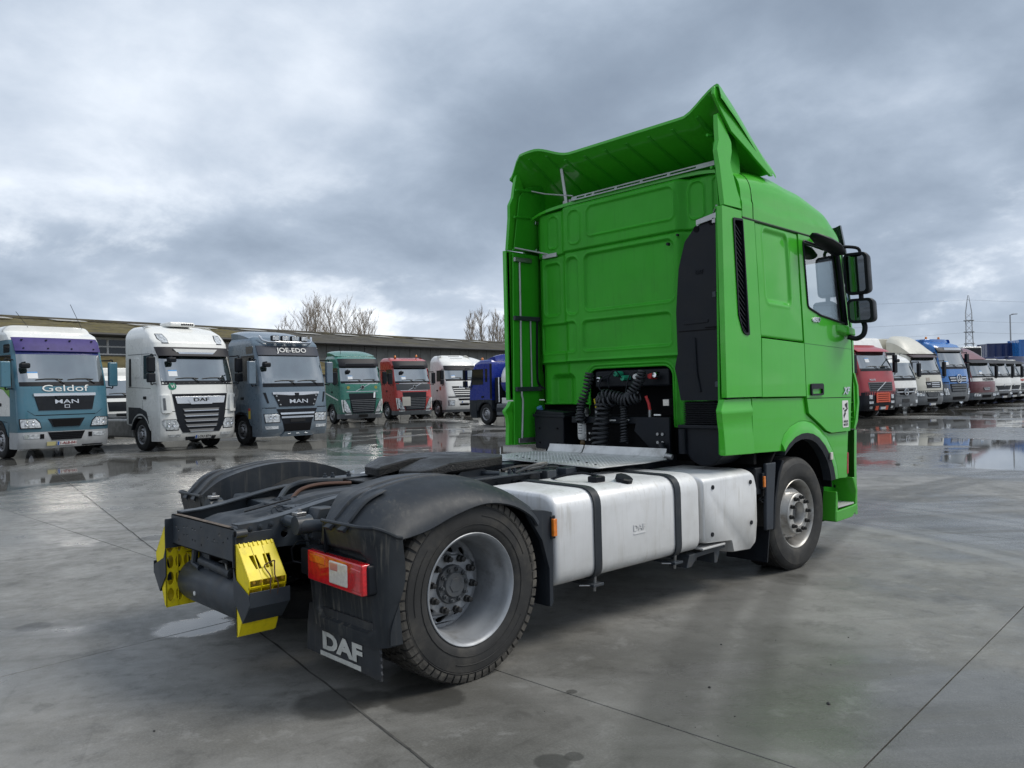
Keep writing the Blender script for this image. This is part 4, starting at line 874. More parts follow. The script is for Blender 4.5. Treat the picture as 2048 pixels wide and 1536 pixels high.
# air lines, cables and valves along the chassis
cab_ = random.Random(5)
for k, (y, z) in enumerate(((-0.30, 1.0), (-0.24, 1.008), (-0.18, 0.99), (0.20, 1.0), (0.28, 1.005), (-0.05, 0.98))):
    P = [(1.12+0.02*k, y*0.9, z), (1.3, y, z+0.02*math.sin(k)), (1.5, y*1.05, z+0.005), (1.75, y*1.0, z-0.01), (2.0, y, 0.97)]
    MB().tube(cr_interp(P, 18), 0.011+0.004*(k % 3), 6).build('air_line', BLACKP if k % 2 else FRAME, HERO)
for k, (x, y, sx, sy, sz) in enumerate(((1.32, -0.52, .05, .04, .03), (1.22, -0.36, .07, .05, .035), (1.45, -0.40, .04, .04, .03), (1.58, -0.46, .06, .05, .025), (1.40, 0.36, .07, .05, .03), (1.28, 0.10, .10, .06, .04), (1.5, 0.15, .06, .06, .03), (1.62, -0.20, .05, .09, .03))):
    MB().box(x-sx, x+sx, y-sy, y+sy, 0.95, 0.985+sz).build('chassis_valve', BLACKP if k % 3 else FRAME, HERO, bevel=0.008)
MB().tube(cr_interp([(1.02, -0.50, 1.02), (1.10, -0.60, 1.07), (1.22, -0.60, 1.075), (1.26, -0.52, 1.04), (1.18, -0.46, 1.03), (1.08, -0.52, 1.045)], 24), 0.011, 6).build('loose_cable_loop', mat('grey_cable', (0.12, 0.12, 0.115), 0.5), HERO)
MB().tube(cr_interp([(-0.42, 0.2, 0.93), (-0.3, 0.30, 0.99), (-0.15, 0.28, 1.02), (0.1, 0.3, 1.0)], 16), 0.018, 8).build('air_pipe', FRAME, HERO)
MB().tube(cr_interp([(-0.40, 0.1, 0.92), (-0.28, 0.18, 0.98), (-0.12, 0.2, 1.0), (0.1, 0.18, 0.99)], 16), 0.013, 8).build('air_pipe', mat('copper_pipe', (0.10, 0.055, 0.04), 0.45, 0.4), HERO)
for x in (1.1, 1.55, 2.0): MB().box(x, x+0.10, -0.56, 0.56, 0.93, 0.955).build('tank_bracket', FRAME, HERO)

# ---- fuel tank, side box
def tsec(x, g=0.0):
    return [(x, -y, z) for y, z in rpoly([(0.555-g, 0.385-g), (1.225+g, 0.385-g), (1.225+g, 0.955+g), (0.555-g, 0.965+g)], [0.06, 0.10, 0.13, 0.06], 6)]
def tank(x0, x1):
    rg = []
    for x, sc_ in ((x0, 0.90), (x0+0.006, 0.965), (x0+0.02, 0.99), (x0+0.04, 1.0), (x1-0.04, 1.0), (x1-0.02, 0.99), (x1-0.006, 0.965), (x1, 0.90)):
        rg.append([(x, (y+0.89)*sc_-0.89, (z-0.67)*sc_+0.67) for _, y, z in tsec(x)])
    return MB().loft(rg)
TK = tank(0.652, 2.185).build('fuel_tank', ALU, HERO, smooth=50)
for xs in (1.035, 1.90):
    a = tsec(0, 0.003); b = tsec(0, 0.011)
    L = [[(xs-0.034, p[1], p[2]) for p in b], [(xs+0.034, p[1], p[2]) for p in b], [(xs+0.034, p[1], p[2]) for p in a], [(xs-0.034, p[1], p[2]) for p in a]]
    MB().loft(L, cap=False, closed=True).build('tank_strap', GREYP, TK, bevel=0.002)
    MB().tube([(xs, -1.20, 0.42), (xs, -1.19, 0.30)], 0.010, 8).build('strap_bolt', STEEL, TK)
    MB().plate([(xs-0.05, -1.23), (xs+0.05, -1.23), (xs+0.02, -0.95), (xs-0.02, -0.95)], 0.335, 0.352, 'z').build('strap_foot', FRAME, TK, bevel=0.003)
    MB().tube([(xs-0.10, -1.15, 0.345), (xs-0.02, -1.21, 0.34)], 0.005, 6).build('wire_tie', STEEL, TK)
CP = MB().lathe([(0.001, 0.062), (0.05, 0.062), (0.062, 0.054), (0.062, 0.03), (0.05, 0.026), (0.05, 0.0), (0.001, 0.0)], axis='z', n=10).xf(Matrix.Translation((1.45, -1.10, 0.935))@Matrix.Rotation(rad(22), 4, 'X')).build('filler_cap', BLACKP, TK, smooth=20)
MB().lathe([(0.001, 0.018), (0.072, 0.018), (0.088, 0.0), (0.001, -0.01)], axis='z', n=24).xf(Matrix.Translation((1.45, -1.105, 0.928))@Matrix.Rotation(rad(22), 4, 'X')).build('filler_neck', ALU, TK)
MB().box(1.26, 1.36, -1.03, -0.95, 0.955, 1.0).build('tank_sender', BLACKP, TK, bevel=0.01)
MB().tube(cr_interp([(1.31, -0.99, 1.0), (1.25, -0.9, 1.02), (1.2, -0.75, 0.99), (1.25, -0.6, 0.95)], 12), 0.009, 6).build('sender_cable', BLACKP, TK)
text_mesh('DAF', 0.06, lambda u, v, w: (1.467+u, -1.2262-w, 0.653+v), ALU, 'embossed_lettering', 0.003, width=0.125, parent=TK)
MB().box(1.405, 1.53, -1.229, -1.224, 0.612, 0.620).build('embossed_bar', ALU, TK)
bp_ = [(2.215, 0.425), (2.60, 0.395), (2.625, 0.30), (2.87, 0.285), (2.955, 0.33), (2.985, 0.50), (2.985, 0.80), (2.95, 0.925), (2.215, 0.93)]
BX = MB()
def bxf(u, v, w): return (u+0.01*w, -0.60-0.625*w, v)
def shell(u, v, w):
    k = smooth01(0.80, 1.0, w); return (2.6+(u-2.6)*(1-0.03*k), -0.58-0.645*w, 0.62+(v-0.62)*(1-0.05*k))
op = rpoly(bp_, [0.05, 0.03, 0.02, 0.04, 0.06, 0.05, 0.06, 0.07, 0.03], 5); rings = []
for w in (0, 0.5, 0.8, 0.86, 0.91, 0.95, 0.975, 0.99, 1.0):
    k = max(0, (w-0.80)/0.20); sh = 1-math.sqrt(max(0, 1-k*k)); rings.append([(2.6+(u-2.6)*(1-0.045*sh), -0.58-0.645*w, 0.62+(v-0.62)*(1-(0.17 if v > 0.62 else 0.05)*sh)) for u, v in op])
BX.loft(rings).build('side_box', ALU, HERO, smooth=50)
for bx, bz in ((2.35, 0.835), (2.88, 0.825), (2.88, 0.505), (2.33, 0.485)):
    MB().tube([(bx, -1.20, bz), (bx, -1.232, bz)], 0.017, 12).build('box_bolt', BLACKP, HERO)
MB().plate([(2.10, 0.36), (2.55, 0.37), (2.58, 0.35), (2.50, 0.345), (2.46, 0.25), (2.42, 0.25), (2.42, 0.335), (2.2, 0.33), (2.12, 0.27), (2.06, 0.27)], -1.18, -1.02, 'y').build('box_bracket', FRAME, HERO, bevel=0.004)
MB().box(2.2, 2.5, -1.23, -1.1, 0.385, 0.40).build('box_ledge', ALU, HERO, bevel=0.004)
MB().box(0.75, 2.95, 0.56, 1.20, 0.40, 0.95).build('far_side_tank', ALU, HERO, bevel=0.07, seg=4)

# ---- front wheel surroundings
for s in (-1, 1):
    fl = [(3.02, 0.40), (3.235, 0.40), (3.26, 0.62), (3.33, 0.86), (3.42, 0.955), (3.20, 0.958), (3.10, 0.7)]
    MB().plate(rpoly([(3.07, 0.0), (3.2, 0.0)], 0) if 0 else [(3.225, 0.40), (3.255, 0.40), (3.285, 0.62), (3.36, 0.84), (3.43, 0.95), (3.40, 0.96), (3.33, 0.86), (3.255, 0.64)], s*0.80, s*1.225, 'y').build('front_wing_rear', BLACKP, HERO, bevel=0.006)
    MB().plate([(3.12, 0.405), (3.235, 0.40), (3.25, 0.60), (3.30, 0.95), (3.14, 0.95)], s*1.19, s*1.222, 'y').build('front_wing_side', mat('wing_blue_black', (0.020, 0.026, 0.036), 0.4, var=0.2, rvar=0.1), HERO, bevel=0.01)
    MB().sheet(lambda u, v: (3.15+0.05*v, s*u, 0.14+0.28*v), [0.82, 1.0, 1.2], [0, 0.5, 1], off=lambda u, v: (3.165+0.05*v, s*u, 0.14+0.28*v)).build('front_spray_flap', BLACKP, HERO)
    MB().box(3.02, 3.14, s*1.13-0.06, s*1.13+0.06, 0.70, 0.92).build('marker_bracket', BLACKP, HERO, bevel=0.012)
    MK = MB().box(3.09, 3.125, s*1.20-0.015, s*1.20+0.015, 0.745, 0.875).build('side_marker', BLACKP, HERO, bevel=0.005)
    MB().box(3.094, 3.121, s*1.215-0.012, s*1.215+0.012, 0.76, 0.85).build('marker_lens', ORLENS, MK, bevel=0.005)
    for k in range(3): MB().tube(cr_interp([(3.10, s*1.16, 0.90-0.03*k), (3.16+0.01*k, s*1.20, 0.86), (3.14, s*1.21, 0.72-0.04*k), (3.10, s*1.17, 0.66)], 10), 0.006, 5).build('marker_cable', BLACKP, HERO)
    MB().sheet(lambda u, v: (3.70+0.60*math.cos(u), s*v, 0.56+0.60*math.sin(u)), [rad(8+8*i) for i in range(21)], [0.5, 0.9, 1.21], off=lambda u, v: (3.70+0.62*math.cos(u), s*v, 0.56+0.62*math.sin(u))).build('wheel_arch_liner', DARK, HERO)
# ---------------------------------------------------------------- cab of the green tractor unit
# rear wall: one pressed sheet with recessed panels
PRESS = [(-1.06, 2.975, -0.96, 3.30, 0.045), (-0.885, 2.985, -0.735, 3.295, 0.06), (-0.635, 3.005, 0.345, 3.285, 0.06), (0.43, 2.965, 0.575, 3.28, 0.055), (0.785, 2.97, 0.915, 3.285, 0.05)]
DEEP = [(0.79, 2.325, 1.0, 2.825, 0.05), (0.49, 2.31, 0.635, 2.84, 0.06), (-0.60, 2.325, 0.40, 2.845, 0.06), (0.53, 1.955, 1.06, 2.23, 0.04), (-0.56, 1.955, 0.435, 2.225, 0.04)]
def sdr(y, z, b):
    y0, z0, y1, z1, r = b; cx, cz = (y0+y1)/2, (z0+z1)/2
    dx = abs(y-cx)-(y1-y0)/2+r; dz = abs(z-cz)-(z1-z0)/2+r
    return math.hypot(max(dx, 0), max(dz, 0))+min(max(dx, dz), 0)-r
OPEN = (-0.56, 0.60, 0.39, 1.785, 0.10)
def wall_x(y, z):
    x = 2.80+0.075*smooth01(0.63, 0.74, abs(y))+0.05*smooth01(1.02, 1.10, abs(y))
    for b in PRESS:
        d = sdr(y, z, b); x -= 0.010*math.exp(-(d/0.009)**2); x += 0.004*smooth01(0.0, -0.012, d)
    for b in DEEP:
        d = sdr(y, z, b); x += 0.022*smooth01(0.008, -0.012, d); x -= 0.005*math.exp(-((d-0.014)/0.008)**2)
    x -= 0.016*smooth01(2.898, 2.912, z)          # upper shell overlaps at the seam
    x += 0.010*math.exp(-((z-2.895)/0.007)**2)
    x += 0.03*smooth01(1.865, 1.835, z)-0.012*math.exp(-((z-1.862)/0.010)**2)
    x += 0.10*smooth01(3.30, 3.372, z)**2
    d = sdr(y, z, (0.58, 1.40, 0.955, 1.74, 0.06))
    x += 0.05*smooth01(0.012, -0.045, d)
    d = sdr(y, z, OPEN); x -= 0.020*math.exp(-((d-0.028)/0.018)**2)
    return x
def frange(a, b, st): n = max(1, round((b-a)/st)); return [a+(b-a)*i/n for i in range(n+1)]
ys = frange(-1.10, 1.10, 0.0072); zs = frange(1.25, 3.372, 0.0072)
mb = MB(); A = [(wall_x(y, z), y, z) for y in ys for z in zs]; nz = len(zs); F = []
def keep(y, z):
    if sdr(y, z, OPEN) < 0.004: return False
    if z < 1.455 and y > 0.40: return False
    if z < 1.30 and y < -0.56: return True
    return True
for i in range(len(ys)-1):
    for j in range(nz-1):
        if keep((ys[i]+ys[i+1])/2, (zs[j]+zs[j+1])/2): F.append((i*nz+j, (i+1)*nz+j, (i+1)*nz+j+1, i*nz+j+1))
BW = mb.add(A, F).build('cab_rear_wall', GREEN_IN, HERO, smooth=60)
ol = [(0.39, 1.44)]+[(0.39, 1.55), (0.39, 1.685)]+arc(0.29, 1.685, 0.10, 0, 90, 6)+arc(-0.46, 1.685, 0.10, 90, 180, 6)+[(-0.56, 1.6), (-0.565, 1.25)]
MB().tube([(wall_x(y, z)-0.003, y, z) for y, z in ol], 0.011, 8).build('opening_flange', GREEN_IN, BW)
MB().tube([(wall_x(y, 1.47)-0.0, y, 1.455) for y in frange(0.40, 1.10, 0.02)], 0.010, 8).build('wall_hem', GREEN_IN, BW)
MB().tube([(2.79, -0.57, 2.80), (2.765, -0.57, 2.80)], 0.014, 12).build('rubber_stop', BLACKP, BW)
MB().tube([(2.80, -0.66, 2.865), (2.778, -0.66, 2.865)], 0.010, 10).build('rubber_stop', BLACKP, BW)
# slotted bar along the rear roof edge
sl = [[(a, -0.008), (a+w, -0.008), (a+w, 0.008), (a, 0.008)] for a, w in ((-0.55, 0.26), (-0.26, 0.26), (0.03, 0.24), (0.30, 0.07), (0.39, 0.10), (-0.84, 0.26))]
MB().plate([(-1.02, -0.022), (0.56, -0.022), (0.56, 0.022), (-1.02, 0.022)], 0, 0.004, fn=lambda u, v, w: (2.815+w+v*0.5, u, 3.398+v), holes=sl).build('slotted_bar', GALVP, HERO)
for s in (1,):
    MB().plate([(0.60, -0.02), (0.70, -0.02), (0.70, 0.03), (0.60, 0.03)], 0, 0.006, fn=lambda u, v, w: (2.85+w, s*u, 3.38+v)).build('strut_foot', STEEL, HERO)
    MB().obox((2.84, s*0.675, 3.58), (0.012, 0.034, 0.42), Matrix.Rotation(s*rad(-9), 3, 'X')).build('spoiler_strut', GALVP, HERO, bevel=0.002)
    MB().tube([(2.83, s*0.55, 3.43), (2.86, s*0.95, 3.53)] if s > 0 else [(2.83, s*0.55, 3.43), (2.86, s*0.95, 3.53)], 0.007, 8).build('stay_rod', GALVP, HERO)
    MB().tube([(2.86, s*0.95, 3.53), (2.80, s*1.10, 3.58)], 0.007, 8).build('stay_rod', GALVP, HERO)

# roof shell
def rtop(x): return 3.38+0.05*smooth01(2.8, 3.3, x)-0.05*smooth01(3.4, 3.8, x)-0.11*smooth01(3.75, 4.40, x)-0.42*smooth01(4.28, 4.86, x)
def railz(x): return 2.925-0.024*(x-2.83)
def rhalf(x): return 1.238-0.05*smooth01(4.2, 4.8, x)-0.12*smooth01(4.55, 4.85, x)
def roof(x, t):
    n = 5.2-1.2*smooth01(3.8, 4.7, x); c, q = math.cos(t), math.sin(t); hw = rhalf(x); zr = railz(x); zt = rtop(x)
    y = hw*math.copysign(abs(c)**(2/n), c); z = zr+(zt-zr)*abs(q)**(2/n)
    if abs(y) > 0.9 and z < zr+0.135: y += math.copysign(0.010*smooth01(0.135, 0.125, z-zr), y)
    return (x, y, z)
ts = []
for i in range(41):
    ts.append(PI*i/40)
extra = [0.004, 0.012, 0.03, 0.05, PI-0.05, PI-0.03, PI-0.012, PI-0.004]
ts = sorted(set(ts+extra))
MB().sheet(roof, frange(2.83, 4.84, 0.05), ts, off=lambda x, t: tuple(Vector(roof(x, t))-Vector((0, math.copysign(0.03, roof(x, t)[1])*abs(math.cos(t))**3, 0.03*math.sin(t))))).build('roof', GREEN, HERO, smooth=45)
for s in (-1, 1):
    MB().tube([(x, s*(rhalf(x)+0.0), railz(x)-0.004) for x in frange(2.83, 4.5, 0.1)], 0.013, 8).build('roof_gutter', mat('gutter_shadow_green', (0.012, 0.05, 0.012), 0.5), HERO)  # dark green tube paints the shadow along the roof gutter
    MB().tube([roof(2.99, t if s > 0 else PI-t) for t in [0.0, 0.004, 0.012, 0.03, 0.06, 0.1, 0.2, 0.3, 0.4, 0.5, 0.6, 0.7, 0.9, 1.1]], 0.004, 6).build('roof_seam', DARK, HERO)

# roof spoiler
def sp(t, y):
    """t 0 front .. 1 rear edge"""
    a = abs(y); x = 3.50-0.90*t+0.06*(1-t)*(a/1.2)**2*-1
    base = 3.40+0.345*(t**0.85)
    if y < 0: horn = 0.185*smooth01(0.86, 1.19, a)*smooth01(0.1, 1.0, t); drop = -0.10*smooth01(1.185, 1.21, a)*(0.5+0.5*t)
    else: horn = 0.135*smooth01(0.36, 0.86, a)*smooth01(0.1, 1.0, t); drop = -0.20*smooth01(1.02, 1.21, a)**1.4*(0.5+0.5*t)
    lipup = 0.02*smooth01(0.85, 1.0, t)
    return (x+0.03*smooth01(0.9, 1.2, a)*t, math.copysign(min(a, 1.165+0.045*(a-1.165)/0.045 if a > 1.165 else a), y), base+horn+drop+lipup)
yy = sorted(set(frange(-1.21, 1.21, 0.055)+[-1.19, -1.175, -1.15, -1.13, 1.13, 1.15, 1.175, 1.19])); tt = frange(0, 1, 0.05)
SPO = MB().sheet(sp, tt, yy, off=lambda t, y: tuple(Vector(sp(t, y))-Vector((0, 0, 0.022)))).build('roof_spoiler', GREEN, HERO, smooth=60)
for k in range(9):
    y = -0.96+0.24*k
    L = [[(sp(t, y)[0], y-0.012, sp(t, y)[2]-0.03), (sp(t, y)[0], y+0.012, sp(t, y)[2]-0.03), (sp(t, y)[0], y+0.02, sp(t, y)[2]-0.018), (sp(t, y)[0], y-0.02, sp(t, y)[2]-0.018)] for t in frange(0.1, 0.93, 0.1)]
    MB().loft(L).build('stiffening_rib', GREEN_IN, SPO)
for s in (-1, 1):
    # side fin between horn and roof
    pts = [(2.60, 3.93), (2.575, 3.86), (2.66, 3.74), (2.78, 3.60), (3.05, 3.47), (3.10, 3.44), (3.33, 3.33), (3.38, 3.335), (3.20, 3.50), (2.95, 3.70)]
    if s > 0: pts = [(a+0.12, 3.33+(b-3.33)*0.55) for a, b in pts]
    fy = lambda z: 1.222-0.085*max(0, z-3.0)
    MB().plate(rpoly(pts, [0.015, 0.02, 0.0, 0, 0, 0.02, 0, 0.02, 0, 0]), -0.012, 0.012, fn=lambda u, v, w: (u, s*(fy(v)+w+0.018), v)).build('spoiler_side_fin', GREEN, SPO, bevel=0.006)

# one side of the cab: fairings, panels, door
def plate_y(pts, r=0.012, holes=(), y=1.245, th=0.03, s=-1, lean=None):
    f = lambda u, v, w: (u, s*(y-th+w-(lean(v) if lean else 0)), v)
    return MB().plate(rpoly(pts, r) if r else pts, 0, th, fn=f, holes=holes)
def cab_side(s):
    # rear fairing with louvred vent
    vent = rpoly([(2.690, 2.90), (2.832, 2.905), (2.892, 1.985), (2.80, 1.995), (2.735, 2.14)], [0.02, 0.02, 0.02, 0.08, 0.10], 5)
    fa = [(2.545, 1.50), (2.545, 2.975), (2.835, 2.968), (2.83, 2.93), (3.012, 2.925), (3.070, 1.98), (3.060, 1.497)]
    FA = plate_y(fa, 0.006, [vent], th=0.045, s=s).build('side_fairing', GREEN, HERO, bevel=0.010, seg=3)
    VF = plate_y(vent, 0, [[(2.79+(u-2.79)*0.80, 2.45+(v-2.45)*0.962) for u, v in vent]], y=1.254, th=0.05, s=s).build('vent_frame', BLACKP, FA, bevel=0.006)
    bk = plate_y([(2.69, 1.96), (2.91, 1.96), (2.85, 2.93), (2.69, 2.93)], 0, y=1.19, th=0.005, s=s); bk.build('vent_backing', DARK, FA)
    for k in range(21):
        z = 1.98+0.043*k+0.03; xa = 2.755 if z > 2.15 else 2.775; xa = 2.704+(2.93-z)*0.05; xb = 2.822+(2.90-z)*0.056
        z0, z1 = z+0.055, z-0.045
        if z1 < 2.0: continue
        if z0 > 2.89: continue
        sl_ = MB(); f = lambda u, v, w: (u, s*(1.205+w), v)
        sl_.plate([(xa, z0), (xb, z1), (xb, z1-0.010), (xa, z0-0.010)], 0.0, 0.035, fn=f); sl_.build('louvre', BLACKP, VF)
    # inward return of the fairing, seen from behind
    ret = MB().plate([(1.20, 1.50), (1.236, 1.50), (1.236, 2.975), (1.20, 2.97)], 2.548, 2.60, fn=lambda u, v, w: (w, s*u, v)); ret.build('fairing_edge', GREEN, FA, bevel=0.012, seg=3)
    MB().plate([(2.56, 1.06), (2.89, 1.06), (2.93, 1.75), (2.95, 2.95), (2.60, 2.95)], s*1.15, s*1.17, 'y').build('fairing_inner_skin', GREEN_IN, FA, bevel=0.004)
    # upper fairing, leaning in towards the roof
    le = lambda z: 0.11*max(0, z-2.98)
    up = [(2.578, 2.985), (2.585, 3.30), (2.575, 3.42), (2.615, 3.50), (2.625, 3.60), (2.645, 3.72), (2.672, 3.735), (2.80, 3.52), (2.79, 3.44), (2.745, 3.34), (2.80, 3.12), (2.835, 3.04), (2.835, 2.985)]
    UF = plate_y(up, [0.004, 0.03, 0.03, 0.03, 0.03, 0.03, 0.02, 0.03, 0.03, 0.05, 0.05, 0.02, 0.004], th=0.04, s=s, lean=le).build('upper_fairing', GREEN, HERO, bevel=0.010, seg=3)
    MB().plate([(2.62, 2.99), (2.95, 2.99), (3.02, 3.42), (2.98, 3.66), (2.75, 3.60), (2.66, 3.5)], 0, 0.012, fn=lambda u, v, w: (u, s*(1.16+w-le(v)), v)).build('fairing_inner_skin', GREEN_IN, UF, bevel=0.004)
    for z in (2.98, 3.30, 3.56):
        MB().tube([(2.60, s*(1.158-le(z)), z), (2.95, s*(1.15-le(z)), z+0.02)], 0.012, 6).build('fairing_fold', GREEN_IN, UF)
    # upper rear side panel with a pressed field
    q = [(3.024, 2.912), (3.717, 2.892), (3.782, 1.957), (3.080, 1.985)]
    def sidep(u, v):
        a = Vector(q[3]).lerp(Vector(q[0]), v); b = Vector(q[2]).lerp(Vector(q[1]), v); p = a.lerp(b, u)
        d = sdr(u, v, (0.165, 0.315, 0.735, 0.955, 0.07)); bulge = 0.010*math.sin(u*PI)*math.sin(v*PI)
        dd = d*0.75
        return (p.x, s*(1.238+bulge-0.016*smooth01(0.008, -0.022, dd)+0.003*math.exp(-((dd-0.014)/0.01)**2)-0.012*smooth01(0.99, 1.0, max(u, 1-u, v, 1-v))), p.y)
    SPn = MB().sheet(sidep, [0, .004, .01]+frange(0.02, 0.98, 0.0135)+[.99, .996, 1], [0, .003, .008]+frange(0.015, 0.985, 0.0115)+[.992, .997, 1]).build('side_panel', GREEN, HERO, smooth=60)
    # locker flap below
    plate_y([(3.084, 1.972), (3.785, 1.944), (3.800, 1.482), (3.068, 1.492)], 0.006, s=s).build('locker_door', GREEN, HERO, bevel=0.006, seg=3)
    # lower skirt
    def sk(u, v, w):
        b = 0.016*math.exp(-((v-1.385)/0.035)**2)+0.018*smooth01(1.385, 1.06, v); return (u, s*(1.222+b+w), v)
    zs_ = [1.058, 1.15, 1.25, 1.34, 1.372, 1.388, 1.404, 1.44, 1.488]
    for (xa, xb, nm) in ((2.515, 2.935, 'rear_skirt'), ):
        e = lambda v: 2.515-0.0*v+(-0.035*math.exp(-((v-1.39)/0.05)**2)+0.03*smooth01(1.40, 1.48, v) if True else 0)
        mb = MB().sheet(lambda u, v: sk(e(v) if u == 0 else xb, v-(0.012 if u and v < 1.1 else 0), 0.0), [0, 1], zs_, off=lambda u, v: sk((e(v) if u == 0 else xb), v-(0.012 if u and v < 1.1 else 0), -0.05)); mb.build(nm, GREEN, HERO, bevel=0.006, smooth=25)
    # front wing with wheel arch
    arch = [(3.404, 1.033), (3.47, 1.088), (3.585, 1.142), (3.70, 1.165), (3.793, 1.166), (3.90, 1.152), (4.005, 1.114), (4.12, 1.035), (4.219, 0.93), (4.275, 0.82), (4.304, 0.718)]
    top = [(4.585, 0.703), (4.628, 1.135), (4.26, 1.135), (4.16, 1.16), (4.02, 1.235), (3.90, 1.295), (3.836, 1.328), (3.802, 1.474), (3.06, 1.484), (2.945, 1.488)]
    wing = [(2.945, 1.046)]+arch+top
    def wy(u, v, w):
        # flared lip round the arch
        d = min(math.hypot(u-a[0], v-a[1]) for a in arch); fl = 0.022*smooth01(0.16, 0.07, d)
        return (u, s*(1.222+fl+w), v)
    def refine(P, m=0.035):
        out = []
        for i, p in enumerate(P):
            p2 = P[(i+1) % len(P)]; n = max(1, int(math.hypot(p2[0]-p[0], p2[1]-p[1])/m))
            out += [(p[0]+(p2[0]-p[0])*k/n, p[1]+(p2[1]-p[1])*k/n) for k in range(n)]
        return out
    # strips from the arch outwards so the flare is real
    outer_ = [(3.39, 1.10)]+[(3.44, 1.17), (3.56, 1.235), (3.70, 1.268), (3.80, 1.268), (3.93, 1.25), (4.06, 1.195), (4.20, 1.10), (4.32, 0.97), (4.39, 0.84), (4.415, 0.712)]
    WG = MB()
    rows = [(arch[i], outer_[i]) for i in range(len(arch))]
    WG.sheet(lambda i, f: (rows[i][0][0]+(rows[i][1][0]-rows[i][0][0])*f, s*(1.222+0.026*(1-f*f)), rows[i][0][1]+(rows[i][1][1]-rows[i][0][1])*f), range(len(rows)), [0, 0.3, 0.6, 0.85, 1.0],
             off=lambda i, f: (rows[i][0][0]+(rows[i][1][0]-rows[i][0][0])*f, s*1.19, rows[i][0][1]+(rows[i][1][1]-rows[i][0][1])*f))
    WGo = WG.build('front_wing', GREEN, HERO, smooth=50)
    fl1 = [(2.945, 1.046), (3.404, 1.033)]+outer_+top
    plate_y(fl1, 0, y=1.2225, th=0.03, s=s).build('wing_panel', GREEN, WGo, bevel=0.006)
    inn = [(3.70+(a[0]-3.70)*0.90-(0.02 if i == 0 else 0), 0.62+(a[1]-0.62)*0.905) for i, a in enumerate(arch)]
    LB = MB().sheet(lambda i, f: (arch[i][0]+(inn[i][0]-arch[i][0])*f, s*(1.25-0.012*f), arch[i][1]+(inn[i][1]-arch[i][1])*f), range(len(arch)), [0, 0.5, 1], off=lambda i, f: (arch[i][0]+(inn[i][0]-arch[i][0])*f, s*1.16, arch[i][1]+(inn[i][1]-arch[i][1])*f)); LB.build('arch_lip', GREYP, WGo, smooth=50)
    MB().box(4.19, 4.235, s*1.258-0.008, s*1.258+0.008, 0.90, 0.97).build('side_repeater', WHLENS, WGo, bevel=0.006)
    # door with window opening
    win = rpoly([(3.803, 2.842), (4.425, 2.80), (4.455, 2.79), (4.585, 2.155), (4.55, 2.145), (4.10, 2.20), (3.868, 2.262)], [0.03, 0.02, 0.02, 0.02, 0.03, 0.25, 0.05], 5)
    dr = [(3.727, 2.890), (4.49, 2.868), (4.535, 2.79), (4.668, 2.14), (4.705, 1.96), (4.702, 1.68), (4.632, 1.142), (4.262, 1.142), (4.165, 1.167), (4.025, 1.242), (3.905, 1.302), (3.842, 1.335), (3.808, 1.482), (3.792, 1.946)]
    D = plate_y(dr, 0.004, [win], th=0.035, s=s).build('door', GREEN, HERO, bevel=0.006, seg=3)
    MB().tube([(u, s*1.247, v) for u, v in win], 0.010, 6, closed=True).build('window_seal', BLACKP, D)
    MB().sheet(lambda i, j: [[(3.80, s*1.228, 2.845), (4.44, s*1.228, 2.805)], [(3.865, s*1.228, 2.255), (4.59, s*1.228, 2.145)]][i][j], (0, 1), (0, 1)).build('door_window', GLASS, D)
    MB().tube([(4.452, s*1.248, 2.80), (4.595, s*1.248, 2.13)], 0.022, 6).build('pillar_trim', BLACKP, D)
    for za, zb, xo in ((1.464, 1.457, 0),): MB().plate([(3.81, 1.462), (4.66, 1.452), (4.66, 1.458), (3.81, 1.468)], s*1.2455, s*1.2465, 'y').build('door_crease', DARK, D)
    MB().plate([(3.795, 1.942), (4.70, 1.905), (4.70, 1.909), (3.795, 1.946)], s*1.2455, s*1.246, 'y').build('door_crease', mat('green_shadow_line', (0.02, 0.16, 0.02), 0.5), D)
    Hd = plate_y(rrect(3.868, 1.488, 4.098, 1.592, 0.02), 0, [rrect(3.89, 1.503, 4.075, 1.545, 0.012)], y=1.262, th=0.03, s=s).build('door_handle', BLACKP, D, bevel=0.005)
    MB().box(3.88, 4.085, s*1.240-0.004, s*1.240+0.004, 1.50, 1.55).build('handle_recess', DARK, Hd)
    f = (lambda u, v, w: (u, -1.2475-w, v)) if s < 0 else (lambda u, v, w: (-u, 1.2475+w, v))
    sg = 1 if s < 0 else -1
    text_mesh('480', 0.062, (lambda u, v, w: f(4.005*1+u, 2.155+v-0.2*0, w)) if s < 0 else (lambda u, v, w: (4.005-u, 1.2475+w, 2.155+v)), CHROME, 'power_badge', 0.006, width=0.155, bold=0.002, shear=0.25, parent=D)
    text_mesh('XF', 0.09, (lambda u, v, w: f(4.565+u, 1.515+v, w)) if s < 0 else (lambda u, v, w: (4.565-u, 1.2475+w, 1.515+v)), CHROME, 'model_badge', 0.006, width=0.15, bold=0.003, shear=0.3, parent=D)
    # blind spot warning sticker
    ST = MB().plate(rrect(4.478, 1.178, 4.60, 1.428, 0.012), s*1.2455, s*1.2472, 'y').build('warning_sticker', WHITE, D)
    yo = s*1.2474; yo2 = s*1.2484
    for pts in ([(4.53, 1.395), (4.585, 1.41), (4.578, 1.345), (4.545, 1.365), (4.525, 1.385)], [(4.49, 1.36), (4.515, 1.36), (4.512, 1.345), (4.49, 1.343)], [(4.51, 1.335), (4.585, 1.36), (4.588, 1.35), (4.55, 1.325), (4.515, 1.325)], [(4.495, 1.29), (4.53, 1.33), (4.545, 1.305), (4.505, 1.262)]):
        MB().plate([(p if s < 0 else (9.078-p[0], p[1])) for p in pts], yo, yo2, 'y').build('sticker_pictogram', BLACKT, ST)
